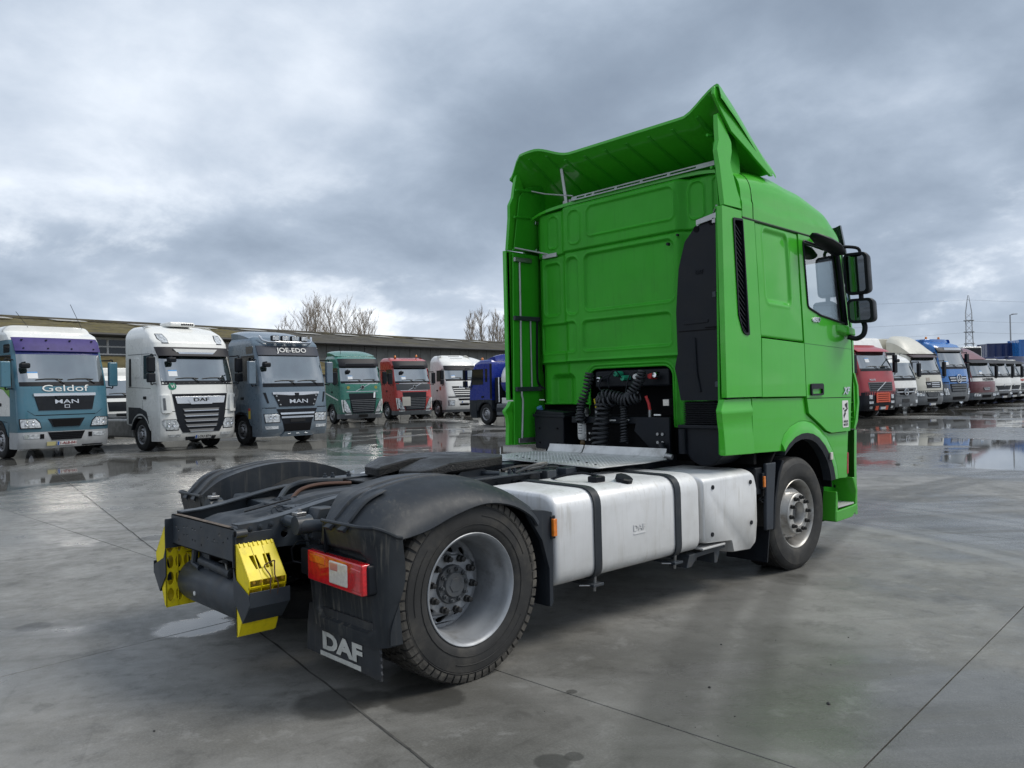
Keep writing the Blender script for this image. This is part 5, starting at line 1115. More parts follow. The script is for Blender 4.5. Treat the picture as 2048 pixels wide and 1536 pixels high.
    for k, tx in enumerate(('ANGLES', 'MORTS')):
        text_mesh(tx, 0.03, (lambda u, v, w: (4.54+u, -1.2474-w, 1.232-0.03*k+v)) if s < 0 else (lambda u, v, w: (4.54-u, 1.2474+w, 1.232-0.03*k+v)), BLACKT, 'lettering', 0.001, width=0.09, bold=0.001, parent=ST)
    # mirror mount bulge, arms and heads
    MB().loft([[(4.40, s*1.24, 2.135), (4.40, s*1.24, 2.06), (4.42, s*1.262, 2.08), (4.42, s*1.262, 2.13)], [(4.52, s*1.24, 2.14), (4.50, s*1.24, 2.03), (4.52, s*1.305, 2.045), (4.54, s*1.30, 2.115)], [(4.66, s*1.24, 2.11), (4.64, s*1.24, 2.02), (4.65, s*1.315, 2.03), (4.66, s*1.305, 2.095)], [(4.70, s*1.23, 2.08), (4.69, s*1.23, 2.03), (4.70, s*1.26, 2.035), (4.70, s*1.26, 2.07)]]).build('mirror_mount', GREEN, HERO, bevel=0.012, seg=3)
    MB().tube(cr_interp([(4.58, s*1.27, 2.02), (4.60, s*1.34, 2.0), (4.61, s*1.40, 2.03), (4.62, s*1.415, 2.10), (4.62, s*1.40, 2.16)], 14), 0.024, 10).build('mirror_arm', BLACKP, HERO)
    MB().tube([(4.62, s*1.39, 2.34), (4.62, s*1.385, 2.44)], 0.022, 10).build('mirror_arm', BLACKP, HERO)
    MB().tube(cr_interp([(4.46, s*1.24, 2.845), (4.52, s*1.30, 2.85), (4.58, s*1.385, 2.83), (4.60, s*1.40, 2.77)], 12), 0.015, 8).build('mirror_arm', BLACKP, HERO)
    for (ya, yb, za, zb, nm) in ((1.268, 1.475, 2.405, 2.79, 'mirror'), (1.29, 1.515, 2.14, 2.365, 'wide_angle_mirror')):
        rg = []; o = rrect(ya, za, yb, zb, 0.045, 5); cx, cz = (ya+yb)/2, (za+zb)/2
        for x, k in ((4.555, 0.985), (4.56, 1.0), (4.60, 1.0), (4.65, 0.94), (4.68, 0.80), (4.69, 0.55)): rg.append([(x+0.17*(u-cx)-0.10*(v-cz), s*(cx+(u-cx)*k), cz+(v-cz)*k) for u, v in o])
        Mo = MB().loft(rg).build(nm, BLACKP, HERO, smooth=50)
        fn = lambda u, v, w: (4.5535+w+0.17*(u-cx)-0.10*(v-cz), s*u, v)
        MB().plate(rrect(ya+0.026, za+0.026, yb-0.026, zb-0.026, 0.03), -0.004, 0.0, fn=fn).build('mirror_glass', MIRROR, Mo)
    # kerb mirror above the door
    rg = []
    for x, ry, rz, zc in ((3.76, 0.01, 0.01, 2.875), (3.80, 0.05, 0.025, 2.862), (3.95, 0.085, 0.036, 2.835), (4.12, 0.09, 0.040, 2.80), (4.24, 0.07, 0.034, 2.765), (4.28, 0.02, 0.02, 2.765)):
        rg.append([(x, s*(1.36+ry*math.cos(a)), zc+rz*math.sin(a)) for a in [2*PI*k/12 for k in range(12)]])
    MB().loft(rg).build('kerb_mirror', BLACKP, HERO, smooth=60)
    MB().tube([(4.05, s*1.24, 2.89), (4.05, s*1.36, 2.85)], 0.022, 8).build('kerb_mirror_arm', BLACKP, HERO)
    # step well below the door
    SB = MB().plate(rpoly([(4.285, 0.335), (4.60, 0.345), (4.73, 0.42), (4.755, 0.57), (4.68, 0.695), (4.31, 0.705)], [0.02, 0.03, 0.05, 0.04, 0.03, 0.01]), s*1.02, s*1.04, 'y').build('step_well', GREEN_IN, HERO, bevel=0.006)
    MB().plate([(4.285, 0.335), (4.33, 0.335), (4.35, 0.52), (4.34, 0.60), (4.318, 0.60)], s*1.02, s*1.245, 'y').build('step_side', GREEN, SB, bevel=0.008)
    MB().plate(rpoly([(4.285, 0.325), (4.62, 0.335), (4.735, 0.40), (4.735, 0.455), (4.66, 0.44), (4.31, 0.425)], [0.02, 0.05, 0.04, 0.02, 0.02, 0.01]), s*1.03, s*1.25, 'y').build('step_panel', GREEN, SB, bevel=0.014, seg=3)
    MB().plate([(4.74, 0.45), (4.76, 0.58), (4.70, 0.70), (4.66, 0.70), (4.72, 0.57), (4.70, 0.45)], s*1.03, s*1.245, 'y').build('step_front', GREEN, SB, bevel=0.008)
    TP = MB().plate([(4.335, s*1.06), (4.69, s*1.06), (4.69, s*1.235), (4.345, s*1.245)], 0.45, 0.466, 'z', holes=[rrect(4.40+0.07*i, s*(1.10+0.055*j)-0.008, 4.445+0.07*i, s*(1.10+0.055*j)+0.008, 0.007, 3) for i in range(4) for j in range(2)]).build('step_tread', ALUCHECK, SB, bevel=0.004)
    MB().tube([(4.70, s*1.045, 0.60), (4.70, s*1.055, 0.60)], 0.014, 10).build('step_bolt', BLACKP, SB)
    MB().box(4.05, 4.33, s*1.10-0.02, s*1.10+0.02, 0.32, 0.72).build('step_bracket', DARK, HERO)
    # bumper side and corner lamp
    plate_y([(4.59, 0.705), (4.65, 0.705), (4.665, 0.95), (4.69, 1.14), (4.635, 1.14)], 0.006, y=1.20, s=s).build('bumper_end', GREEN, HERO, bevel=0.008)
    plate_y([(4.635, 0.735), (4.66, 0.735), (4.672, 0.935), (4.65, 0.935)], 0.006, y=1.206, s=s).build('corner_lamp', REDLENS, HERO, bevel=0.004)
    # corner air deflector with slots
    cdp = [(4.745, 1.155), (4.80, 1.22), (4.845, 1.40), (4.835, 1.56), (4.775, 1.68), (4.735, 1.69), (4.80, 1.56), (4.805, 1.40), (4.755, 1.24), (4.715, 1.155)]
    MB().plate(rpoly(cdp, 0.012), s*1.09, s*1.245, 'y').build('corner_deflector', GREEN, HERO, bevel=0.008)
    plate_y([(4.708, 1.16), (4.74, 1.16), (4.80, 1.35), (4.79, 1.58), (4.74, 1.675), (4.712, 1.675)], 0.004, y=1.16, th=0.02, s=s).build('deflector_inner', GREEN_IN, HERO)
    plate_y([(4.715, 1.36), (4.745, 1.36), (4.755, 1.56), (4.73, 1.60), (4.715, 1.58)], 0.004, y=1.175, th=0.01, s=s).build('indicator', ORLENS, HERO)
    for z in (1.22, 1.31, 1.40, 1.26): MB().box(4.71, 4.80, s*1.19-0.03, s*1.19+0.03, z, z+0.008).build('deflector_rib', GREEN, HERO)
for s in (-1, 1): cab_side(s)

# front of the cab (turned away from the camera)
def xside(z): return 4.70-0.30*max(0, z-2.0)*0.55-0.03*smooth01(1.3, 0.7, z)
def frontx(y, z, d=0.34, w=1.235, n=3.4):
    a = min(0.999, abs(y)/w); return xside(z)+d*(1-a**n)**(1/n)
def fpatch(rows, off, th, cols=16, fx=None):
    fx = fx or frontx; out = []
    S = lambda i, j, o: (fx(rows[i][1]+(rows[i][2]-rows[i][1])*j/cols, rows[i][0])+o, rows[i][1]+(rows[i][2]-rows[i][1])*j/cols, rows[i][0])
    return MB().sheet(lambda i, j: S(i, j, off), range(len(rows)), range(cols+1), off=(lambda i, j: S(i, j, off-th)) if th else None)
fpatch([(z, -1.232, 1.232) for z in frange(1.15, 2.18, 0.08)], 0.0, 0.03, 40).build('front_panel', GREEN, HERO, smooth=50)
fpatch([(z, -1.225, 1.225) for z in frange(0.34, 1.14, 0.08)], 0.0, 0.05, 40).build('front_bumper', GREEN, HERO, smooth=50)
fpatch([(z, -1.215, 1.215) for z in frange(2.18, 2.88, 0.07)], 0.0, 0.0, 40).build('windscreen', GLASS, HERO, smooth=60)
fpatch([(z, -0.7, 0.7) for z in frange(0.65, 1.65, 0.1)], 0.012, 0.02, 16).build('grille', BLACKP, HERO)
for z in frange(0.75, 1.5, 0.15): fpatch([(z, -0.66, 0.66), (z+0.03, -0.66, 0.66)], 0.03, 0.03, 16).build('grille_bar', CHROME, HERO)
for s in (-1, 1):
    mb = fpatch([(z, 0.72, 1.12) for z in frange(0.55, 0.85, 0.1)], 0.012, 0.03, 8); mb.v = [(x, s*y, z) for x, y, z in mb.v]; mb.build('headlamp', LAMPG, HERO)
# tinted visor
VIS = mat('visor_tint', (0.020, 0.026, 0.032), 0.2, coat=0.5)
vf = lambda y, z: 4.60+0.38*(1-min(0.999, abs(y)/1.235)**3.2)**(1/3.2)-0.42*(z-2.80)
MB().sheet(lambda i, j: (vf(-1.2+2.4*j/30, i), -1.2+2.4*j/30, i+0.0), [2.80, 2.90, 3.0, 3.08], range(31), off=lambda i, j: (vf(-1.2+2.4*j/30, i)-0.03, -1.2+2.4*j/30, i)).build('sun_visor', VIS, HERO, smooth=60)
# cab interior: seats, wheel, dashboard, curtain, floor
SEATM = mat('seat_cloth', (0.05, 0.052, 0.055), 0.85, var=0.2); LINING = mat('cab_lining', (0.30, 0.31, 0.30), 0.8, var=0.1)
for s in (-1, 1):
    SE = MB().box(3.95, 4.40, s*0.62-0.25, s*0.62+0.25, 1.86, 2.0).build('seat', SEATM, HERO, bevel=0.05, seg=3)
    MB().obox((3.93, s*0.62, 2.32), (0.13, 0.48, 0.72), Matrix.Rotation(rad(-12), 3, 'Y')).build('seat_back', SEATM, SE, bevel=0.05, seg=3)
    MB().obox((3.84, s*0.62, 2.74), (0.08, 0.27, 0.18), Matrix.Rotation(rad(-12), 3, 'Y')).build('head_rest', SEATM, SE, bevel=0.03, seg=3)
MB().box(3.45, 3.50, -1.15, 1.15, 1.85, 3.1).build('bunk_curtain', LINING, HERO)
MB().box(3.0, 4.6, -1.18, 1.18, 1.78, 1.85).build('cab_floor', DARK, HERO)
MB().box(3.02, 3.06, -1.18, 1.18, 0.95, 1.78).build('sky_gap_blocker', DARK, HERO)  # added dark panel, blocks the sky showing through under the cab
MB().plate([(4.42, 1.86), (4.80, 1.86), (4.90, 2.12), (4.60, 2.20), (4.44, 2.12)], -1.15, 1.15, 'y').build('dashboard', SEATM, HERO, bevel=0.03)
MB().tube([(4.36+0.10*math.sin(a), 0.62+0.22*math.cos(a), 2.20+0.19*math.sin(a)) for a in [2*PI*k/24 for k in range(24)]], 0.016, 8, closed=True).build('steering_wheel', BLACKP, HERO)

# ---- equipment on the rear of the cab
STK = [(0.645, 1.48), (0.615, 1.66), (0.595, 1.74), (0.605, 1.79), (0.625, 1.86), (0.62, 2.20), (0.655, 2.55), (0.72, 2.76), (0.82, 2.86), (0.93, 2.90), (1.13, 2.92), (1.13, 1.48)]
IN = MB().plate([(-(a+0.125) if a < 1.1 else -1.195, b) for a, b in rpoly(STK, [0.02, 0.02, 0.02, 0.02, 0.02, 0, 0, 0.05, 0.05, 0.05, 0.02, 0.02])], 2.62, 2.79, 'x', holes=[]).build('air_intake_stack', BLACKP, HERO, bevel=0.03, seg=4)
MB().plate([(-1.16, 2.05), (-1.02, 2.05), (-1.02, 2.06), (-1.16, 2.06)], 2.615, 2.622, 'x').build('stack_seam', DARK, IN)
MB().plate([(-0.77, 2.035), (-1.18, 2.035), (-1.18, 2.043), (-0.77, 2.043)], 2.6165, 2.625, 'x').build('stack_seam', DARK, IN)
MB().plate(rpoly([(-0.82, 2.09), (-1.05, 2.095), (-1.05, 2.125), (-0.82, 2.12)], 0.01), 2.613, 2.625, 'x').build('stack_rib', BLACKP, IN, bevel=0.004)
MB().tube([(2.617, -0.92, 1.98), (2.615, -0.93, 1.7), (2.617, -0.96, 1.55)], 0.012, 8).build('stack_rib', BLACKP, IN)
for ya, za in ((-0.96, 2.845), (-1.10, 2.88)):
    MB().lathe([(0.001, -0.002), (0.026, -0.002), (0.026, 0.002), (0.001, 0.002)], c=(2.618, ya, za), axis='x', n=16).build('stack_notch', DARK, IN)
text_mesh('DAF', 0.05, lambda u, v, w: (2.618-w, -0.98-u, 2.50+v), BLACKP, 'moulded_badge', 0.004, width=0.07, parent=IN)
rg = []
for k in range(23):
    z = 1.47-0.0088*k; g_ = 0.018 if k % 2 else 0.0; rg.append([(x, y, z) for x, y in rrect(2.62+g_, -1.185+g_, 2.83-g_, -0.765-g_, 0.05, 5)])
MB().loft(rg).build('intake_bellows', mat('bellows_rubber', (0.014, 0.015, 0.018), 0.55), HERO, smooth=20)
FI = MB().plate([(-0.75, 1.27), (-0.75, 1.20)]+[(-0.97-0.215*math.cos(rad(a)), 1.20-0.245*math.sin(rad(a))) for a in range(170, 9, -10)][::1]+[(-1.19, 1.20), (-1.19, 1.27)], 2.63, 2.95, 'x').build('air_filter_housing', BLACKP, HERO, bevel=0.02, seg=3)
MB().box(2.60, 2.85, -1.195, -0.745, 1.255, 1.285).build('bellows_clamp', BLACKP, HERO, bevel=0.008)
MB().tube([(2.62, -0.78, 1.25), (2.62, -0.78, 1.05)], 0.035, 12).build('drain_tube', BLACKP, HERO)
MB().plate([(-1.16, 2.90), (-0.97, 2.872), (-0.97, 2.912), (-1.16, 2.945)], 2.60, 2.61, 'x').build('fairing_bracket', GALVP, HERO, bevel=0.002)
# left hand box and filter
LB = MB().plate(rpoly([(0.66, 1.01), (1.05, 1.02), (1.06, 1.36), (1.03, 1.40), (0.66, 1.375)], 0.02), 2.74, 2.95, 'x').build('battery_box', BLACKP, HERO, bevel=0.015, seg=3)
MB().plate([(0.64, 1.32), (1.07, 1.33), (1.07, 1.36), (0.64, 1.35)], 2.73, 2.96, 'x').build('box_lid', BLACKP, LB, bevel=0.008)
for y, z in ((0.98, 1.22), (0.98, 1.08), (0.74, 1.22), (0.74, 1.08)): MB().tube([(2.742, y, z), (2.732, y, z)], 0.009, 8).build('box_bolt', DARK, LB)
MB().tube([(2.80, 1.02, 1.39), (2.78, 1.02, 1.425)], 0.03, 12).build('cap', mat('blue_cap', (0.09, 0.22, 0.42), 0.4), LB)
FT = MB().lathe([(0.001, 1.12), (0.045, 1.125), (0.052, 1.14), (0.055, 1.16), (0.055, 1.36), (0.001, 1.36)], c=(2.74, 0.405, 0), axis='z', n=24).build('fuel_filter', mat('filter_white', (0.62, 0.62, 0.60), 0.4, var=0.06), HERO)
MB().lathe([(0.062, 1.36), (0.062, 1.40), (0.05, 1.42), (0.001, 1.43)], c=(2.74, 0.405, 0), axis='z', n=20).build('filter_head', STEEL, FT)
MB().lathe([(0.03, 1.125), (0.036, 1.09), (0.03, 1.06), (0.001, 1.05)], c=(2.74, 0.405, 0), axis='z', n=16).build('filter_bowl', mat('brass_bowl', (0.10, 0.06, 0.02), 0.3), FT)
fz = lambda u, v, w: (2.68-0.056*math.cos((u+0.0)/0.056), 0.425-0.056*math.sin(u/0.056), 1.25+v)
for k in range(7): MB().sheet(lambda a, b: (2.74-0.0556*math.cos(a), 0.405-0.0556*math.sin(a), b), frange(-0.5+0.25*(k % 2), 0.5, 0.1), [1.18+0.024*k, 1.188+0.024*k]).build('filter_print', mat('grey_print', (0.16, 0.16, 0.17), 0.5), FT)
# air and electrical coils
tuc = [([(2.70, 0.275, 1.735), (2.69, 0.30, 1.62), (2.68, 0.345, 1.50), (2.66, 0.365, 1.40), (2.65, 0.35, 1.32)], 0.034, 15, 0.0105), ([(2.65, 0.35, 1.36), (2.63, 0.345, 1.29)], 0.040, 3, 0.0105),
       ([(2.62, 0.05, 1.45), (2.60, 0.06, 1.30), (2.58, 0.07, 1.15), (2.57, 0.06, 1.02)], 0.066, 11, 0.011), ([(2.66, -0.145, 1.53), (2.65, -0.15, 1.35), (2.64, -0.155, 1.12)], 0.027, 20, 0.0095),
       ([(2.70, -0.325, 1.735), (2.68, -0.29, 1.63), (2.65, -0.22, 1.54), (2.63, -0.20, 1.50)], 0.036, 12, 0.0105), ([(2.63, 0.09, 1.44), (2.60, 0.02, 1.53), (2.61, -0.10, 1.52), (2.63, -0.20, 1.485), (2.66, -0.31, 1.51)], 0.045, 15, 0.0105), ([(2.62, 0.08, 1.50), (2.60, 0.02, 1.47), (2.6, -0.08, 1.49)], 0.05, 5, 0.0105)]
for k, (pa, R_, tn, r) in enumerate(tuc): helix(pa, R_, tn, r, seed=k).build('coiled_hose', HOSE, HERO, smooth=60)
MB().box(2.84, 2.90, -0.50, 0.34, 1.60, 1.76).build('coupling_panel', BLACKP, HERO, bevel=0.02)
for y, z, m in ((0.22, 1.68, CHROME), (0.02, 1.72, mat('green_cap', (0.02, 0.30, 0.17), 0.4)), (-0.06, 1.68, MATS['green_cap']), (-0.20, 1.69, WHITE), (-0.36, 1.69, REDHOSE), (-0.41, 1.70, CHROME)):
    MB().lathe([(0.001, -0.09), (0.022, -0.09), (0.026, -0.07), (0.026, 0.0), (0.001, 0.0)], c=(2.84, y, z), axis='x', n=12).build('hose_coupling', m, HERO)
MB().tube(cr_interp([(2.74, 0.02, 1.73), (2.70, 0.12, 1.69), (2.69, 0.16, 1.60), (2.70, 0.10, 1.55), (2.66, 0.06, 1.50)], 14), 0.006, 6).build('cable', BLACKP, HERO)
MB().tube(cr_interp([(2.74, -0.06, 1.68), (2.70, -0.02, 1.75), (2.70, 0.06, 1.68), (2.70, 0.05, 1.60)], 14), 0.006, 6).build('cable', BLACKP, HERO)
MB().tube(cr_interp([(2.74, -0.30, 1.70), (2.70, -0.22, 1.73), (2.69, -0.17, 1.65), (2.68, -0.15, 1.53)], 14), 0.006, 6).build('cable', BLACKP, HERO)
MB().tube([(2.72, -0.34, 1.52), (2.73, -0.36, 1.46), (2.74, -0.365, 1.40)], 0.013, 8).build('red_air_hose', REDHOSE, HERO)
MB().tube([(2.72, 0.245, 1.50), (2.73, 0.24, 1.46), (2.74, 0.24, 1.40)], 0.011, 8).build('yellow_air_hose', YELHOSE, HERO)
for y in (-0.365, 0.24): MB().tube([(2.74, y, 1.40), (2.74, y, 1.34)], 0.016, 8).build('hose_fitting', STEEL, HERO)
MB().box(2.68, 2.72, -0.60, 0.50, 1.28, 1.34).build('rear_cab_beam', BLACKP, HERO, bevel=0.008)
MB().plate([(-0.62, 0.98), (-0.48, 1.02), (-0.25, 1.22), (-0.28, 1.34), (-0.62, 1.34)], 2.66, 2.69, 'x').build('cab_lift_bracket', BLACKP, HERO, bevel=0.006)
for y in (-0.555, -0.505):
    for z in (1.20, 1.13): MB().tube([(2.662, y, z), (2.648, y, z)], 0.014, 6).build('bracket_bolt', STEEL, HERO)
for y in (0.27, 0.32):
    for z in (1.19, 1.13): MB().tube([(2.682, y, z), (2.668, y, z)], 0.011, 6).build('bracket_bolt', STEEL, HERO)
MB().tube(cr_interp([(2.62, -0.56, 1.12), (2.60, -0.60, 1.05), (2.60, -0.62, 0.98)], 8), 0.03, 10).build('support_leg', BLACKP, HERO)
WL = MB().box(2.70, 2.74, -0.60, -0.53, 1.43, 1.495).build('work_lamp', BLACKP, HERO, bevel=0.006); MB().box(2.695, 2.702, -0.595, -0.535, 1.436, 1.489).build('lens', WHLENS, WL, bevel=0.004)
for y, z in ((-0.15, 1.315), (-0.49, 1.36), (0.0, 1.31)): MB().box(2.674, 2.679, y-0.035, y+0.035, z-0.006, z+0.006).build('pale_tag', WHITE, HERO)
# rods and brackets on the left fairing inner skin, mirrored on the right
for s in (-1, 1):
    yi = 1.135
    MB().tube(cr_interp([(2.67, s*yi, 2.90), (2.665, s*yi, 2.3), (2.655, s*yi, 1.62), (2.67, s*yi, 1.50), (2.665, s*yi, 1.38), (2.645, s*yi, 1.10)], 24), 0.010, 8).build('fairing_rod', GALVP, HERO)
    MB().tube([(2.80, s*yi, 2.32), (2.80, s*yi, 1.60)], 0.008, 8).build('fairing_rod', GALVP, HERO)
    MB().tube(cr_interp([(2.90, s*yi, 2.30), (2.89, s*yi, 2.20), (2.88, s*yi, 1.74), (2.91, s*yi, 1.64), (2.96, s*1.10, 1.60)], 14), 0.011, 8).build('fairing_hose', BLACKP, HERO)
    for x0, x1, z in ((2.60, 2.83, 2.885), (2.58, 2.93, 2.305), (2.585, 2.93, 1.605)):
        MB().box(x0, x1, s*yi-0.012, s*yi+0.02, z-0.022, z+0.022).build('rod_bracket', STEEL if z > 2.8 else FRAME, HERO, bevel=0.004)
    MB().box(2.60, 2.84, s*yi-0.01, s*yi+0.01, 1.075, 1.125).build('rod_bracket', STEEL, HERO, bevel=0.006)
    MB().tube([(2.62, s*1.15, 3.0), (2.86, s*0.93, 2.93)], 0.008, 8).build('stay_rod', GALVP, HERO)
    MB().obox((2.86, s*0.90, 2.91), (0.02, 0.19, 0.04), Matrix.Identity(3)).build('stay_bracket', GALVP, HERO, bevel=0.003)
    for z in (3.27, 2.99): MB().box(2.88, 2.96, s*1.12-0.01, s*1.12+0.01, z-0.015, z+0.02).build('fairing_clip', CHROME, HERO, bevel=0.003)

# ---------------------------------------------------------------- wheel chocks in their holders at the frame end
def chock(s):
    lab = 'yellow plastic wheel chock on the right frame end beside the tail lamp' if s < 0 else 'yellow wheel chock on the far frame end, honeycomb base showing'
    T = empty('wheel_chock', (-0.91-(0.035 if s > 0 else 0), s*0.455, 0.56), label=lab, cat='wheel chock', group='wheel chocks held at the frame end')
    # local: x along truck (width), y outwards = s*, z up. base plate with honeycomb
    W = 0.105; hz = [-0.245, 0.245]
    hc = []
    for r_ in range(4):
        for c in range(4):
            cx = -0.078+0.052*c+(0.0 if r_ % 2 == 0 else 0.0); cz = -0.17+0.10*r_
            hc.append(circle(cx, cz, 0.021, 10, 0.042))
    MB().plate([(-W, hz[0]), (W, hz[0]), (W, hz[1]), (-W, hz[1])], 0, s*0.012, 'y', holes=hc).build('honeycomb_base', YELLOW, T, bevel=0.002)
    side = [(0.0, -0.245), (0.0, 0.245), (s*0.018, 0.25), (s*0.165, 0.075), (s*0.165, 0.045), (s*0.03, -0.235)]
    for x in (-W, -W/3, W/3, W):
        x0 = x-(0.006 if x > 0 else 0); MB().plate(side, x0, x0+0.006, 'x').build('side_web' if abs(x) == W else 'inner_web', YELLOW, T, bevel=0.0015)
    # sloping top face with the two carrying slots
    a = Vector((0.018, 0.25)); b = Vector((0.165, 0.075)); d = (b-a)
    top = lambda u, v, w: (u, s*(a.x+d.x*v+0.77*w), a.y+d.y*v+0.64*w)
    MB().plate([(-W, 0), (W, 0), (W, 1), (-W, 1)], -0.006, 0, fn=top, holes=[[(-0.06, 0.35), (-0.02, 0.35), (-0.012, 0.72), (-0.045, 0.72)], [(0.018, 0.35), (0.058, 0.35), (0.05, 0.72), (0.014, 0.72)]]).build('top_face', YELLOW, T, bevel=0.002)
    for k in range(8): MB().plate([(-W+0.012+0.026*k, 0.0), (-W+0.018+0.026*k, 0.0), (-W+0.018+0.026*k, 0.10), (-W+0.012+0.026*k, 0.10)], 0, 0.006, fn=top).build('grip_tooth', YELLOW, T)
    lo = lambda u, v, w: (u, s*(0.165-0.135*v+0.9*w), 0.045-0.28*v-0.43*w)
    MB().plate([(-W, 0.52), (W, 0.52), (W, 1), (-W, 1)], -0.006, 0, fn=lo).build('curved_face', YELLOW, T, bevel=0.002)
    MB().plate([(-W, 0.02), (W, 0.02), (W, 0.06), (-W, 0.06)], -0.006, 0, fn=lo).build('curved_face_lip', YELLOW, T)
    for k in range(5): MB().tube([(-0.08+0.04*k, s*0.166, 0.066), (-0.08+0.04*k, s*0.170, 0.066)], 0.008, 10).build('moulded_eye', mat('eye_amber', (0.35, 0.20, 0.01), 0.5), T)
    # wire retaining clip
    MB().tube(cr_interp([(0.0, s*0.185, -0.02), (0.0, s*0.19, 0.05), (0.01, s*0.175, 0.085), (-0.005, s*0.135, 0.135), (0.03, s*0.13, 0.15), (0.055, s*0.13, 0.155), (0.05, s*0.14, 0.135), (0.035, s*0.175, 0.085), (0.045, s*0.19, 0.04), (0.035, s*0.185, -0.03)], 36), 0.0035, 6).build('wire_clip', mat('rusty_wire', (0.09, 0.05, 0.035), 0.6, 0.4), T)
    # steel holder, part of the truck
    hp_ = [(0.015, 0.02), (0.172, 0.028), (0.185, -0.045), (0.10, -0.165), (0.015, -0.06)]
    HB = MB()
    for x in (-W-0.008, W+0.002): HB.plate([(s*(p[0]), p[1]) for p in [(-0.012, 0.12), (0.02, 0.06), (0.175, 0.0), (0.185, -0.045), (0.09, -0.155), (-0.012, -0.05)]], x, x+0.006, 'x')
    HB.plate([(-W-0.008, s*0.183), (W+0.008, s*0.183), (W+0.008, s*0.190), (-W-0.008, s*0.190)], -0.06, 0.02, 'z')
    HB.loft([[(x, s*0.19, -0.05), (x, s*0.184, -0.05), (x, s*0.084, -0.155), (x, s*0.09, -0.158)] for x in (-W-0.008, W+0.008)])
    HB.box(-W-0.008, W+0.008, min(s*-0.018, s*-0.011), max(s*-0.018, s*-0.011), 0.12, 0.30)
    HB.xf(Matrix.Translation((-0.91-(0.035 if s > 0 else 0), s*0.455, 0.56))).build('chock_holder', FRAME, HERO, bevel=0.002)
for s in (-1, 1): chock(s)
# ---------------------------------------------------------------- parked lorries
TYRE_B = MB(); tyre(TYRE_B, 0.15, -0.15, 0.49, 0.29, 1); TYRE_B = TYRE_B.mesh('tyre', mat('far_tyre', (0.018, 0.018, 0.018), 0.8, var=0.2), 35)
_r = MB().lathe([(0.285, 0.12), (0.30, 0.135), (0.285, 0.138), (0.265, 0.12), (0.255, 0.03), (0.24, 0.04), (0.175, 0.12), (0.165, 0.128), (0.11, 0.13), (0.10, 0.16), (0.085, 0.175), (0.001, 0.18), (0.001, 0.0), (0.28, -0.1)], axis='y', n=32, closed=True)
RIM_B = _r.mesh('rim', mat('far_rim', (0.35, 0.35, 0.36), 0.4, 0.5, var=0.3, vscale=12), 40)
_h = MB()
for k in range(10):
    a = 2*PI*k/10; _h.lathe([(0.026, 0.0), (0.026, 0.004), (0.001, 0.004), (0.001, 0.0)], c=(0.215*math.cos(a), 0.075, 0.215*math.sin(a)), axis='y', n=8)
    _h.lathe([(0.016, 0.0), (0.014, 0.03), (0.001, 0.03)], c=(0.135*math.cos(a+0.3), 0.128, 0.135*math.sin(a+0.3)), axis='y', n=6)
HOLE_B = _h.mesh('rim_holes', DARK, 0)
PAPER = mat('window_paper', (0.72, 0.74, 0.76), 0.6); PBLUE = mat('paper_blue', (0.08, 0.30, 0.62), 0.6)
SILV = mat('silver_trim', (0.55, 0.56, 0.58), 0.25, 0.8); LGREY = mat('bumper_grey', (0.13, 0.14, 0.15), 0.5, var=0.15, dirt=(0.12, 0.11, 0.1), dirt_amt=0.4)
SMOKE = mat('smoked_visor', (0.018, 0.018, 0.022), 0.5, spec=0.3); BEAC = mat('amber_beacon', (0.75, 0.22, 0.02), 0.25, coat=0.6)

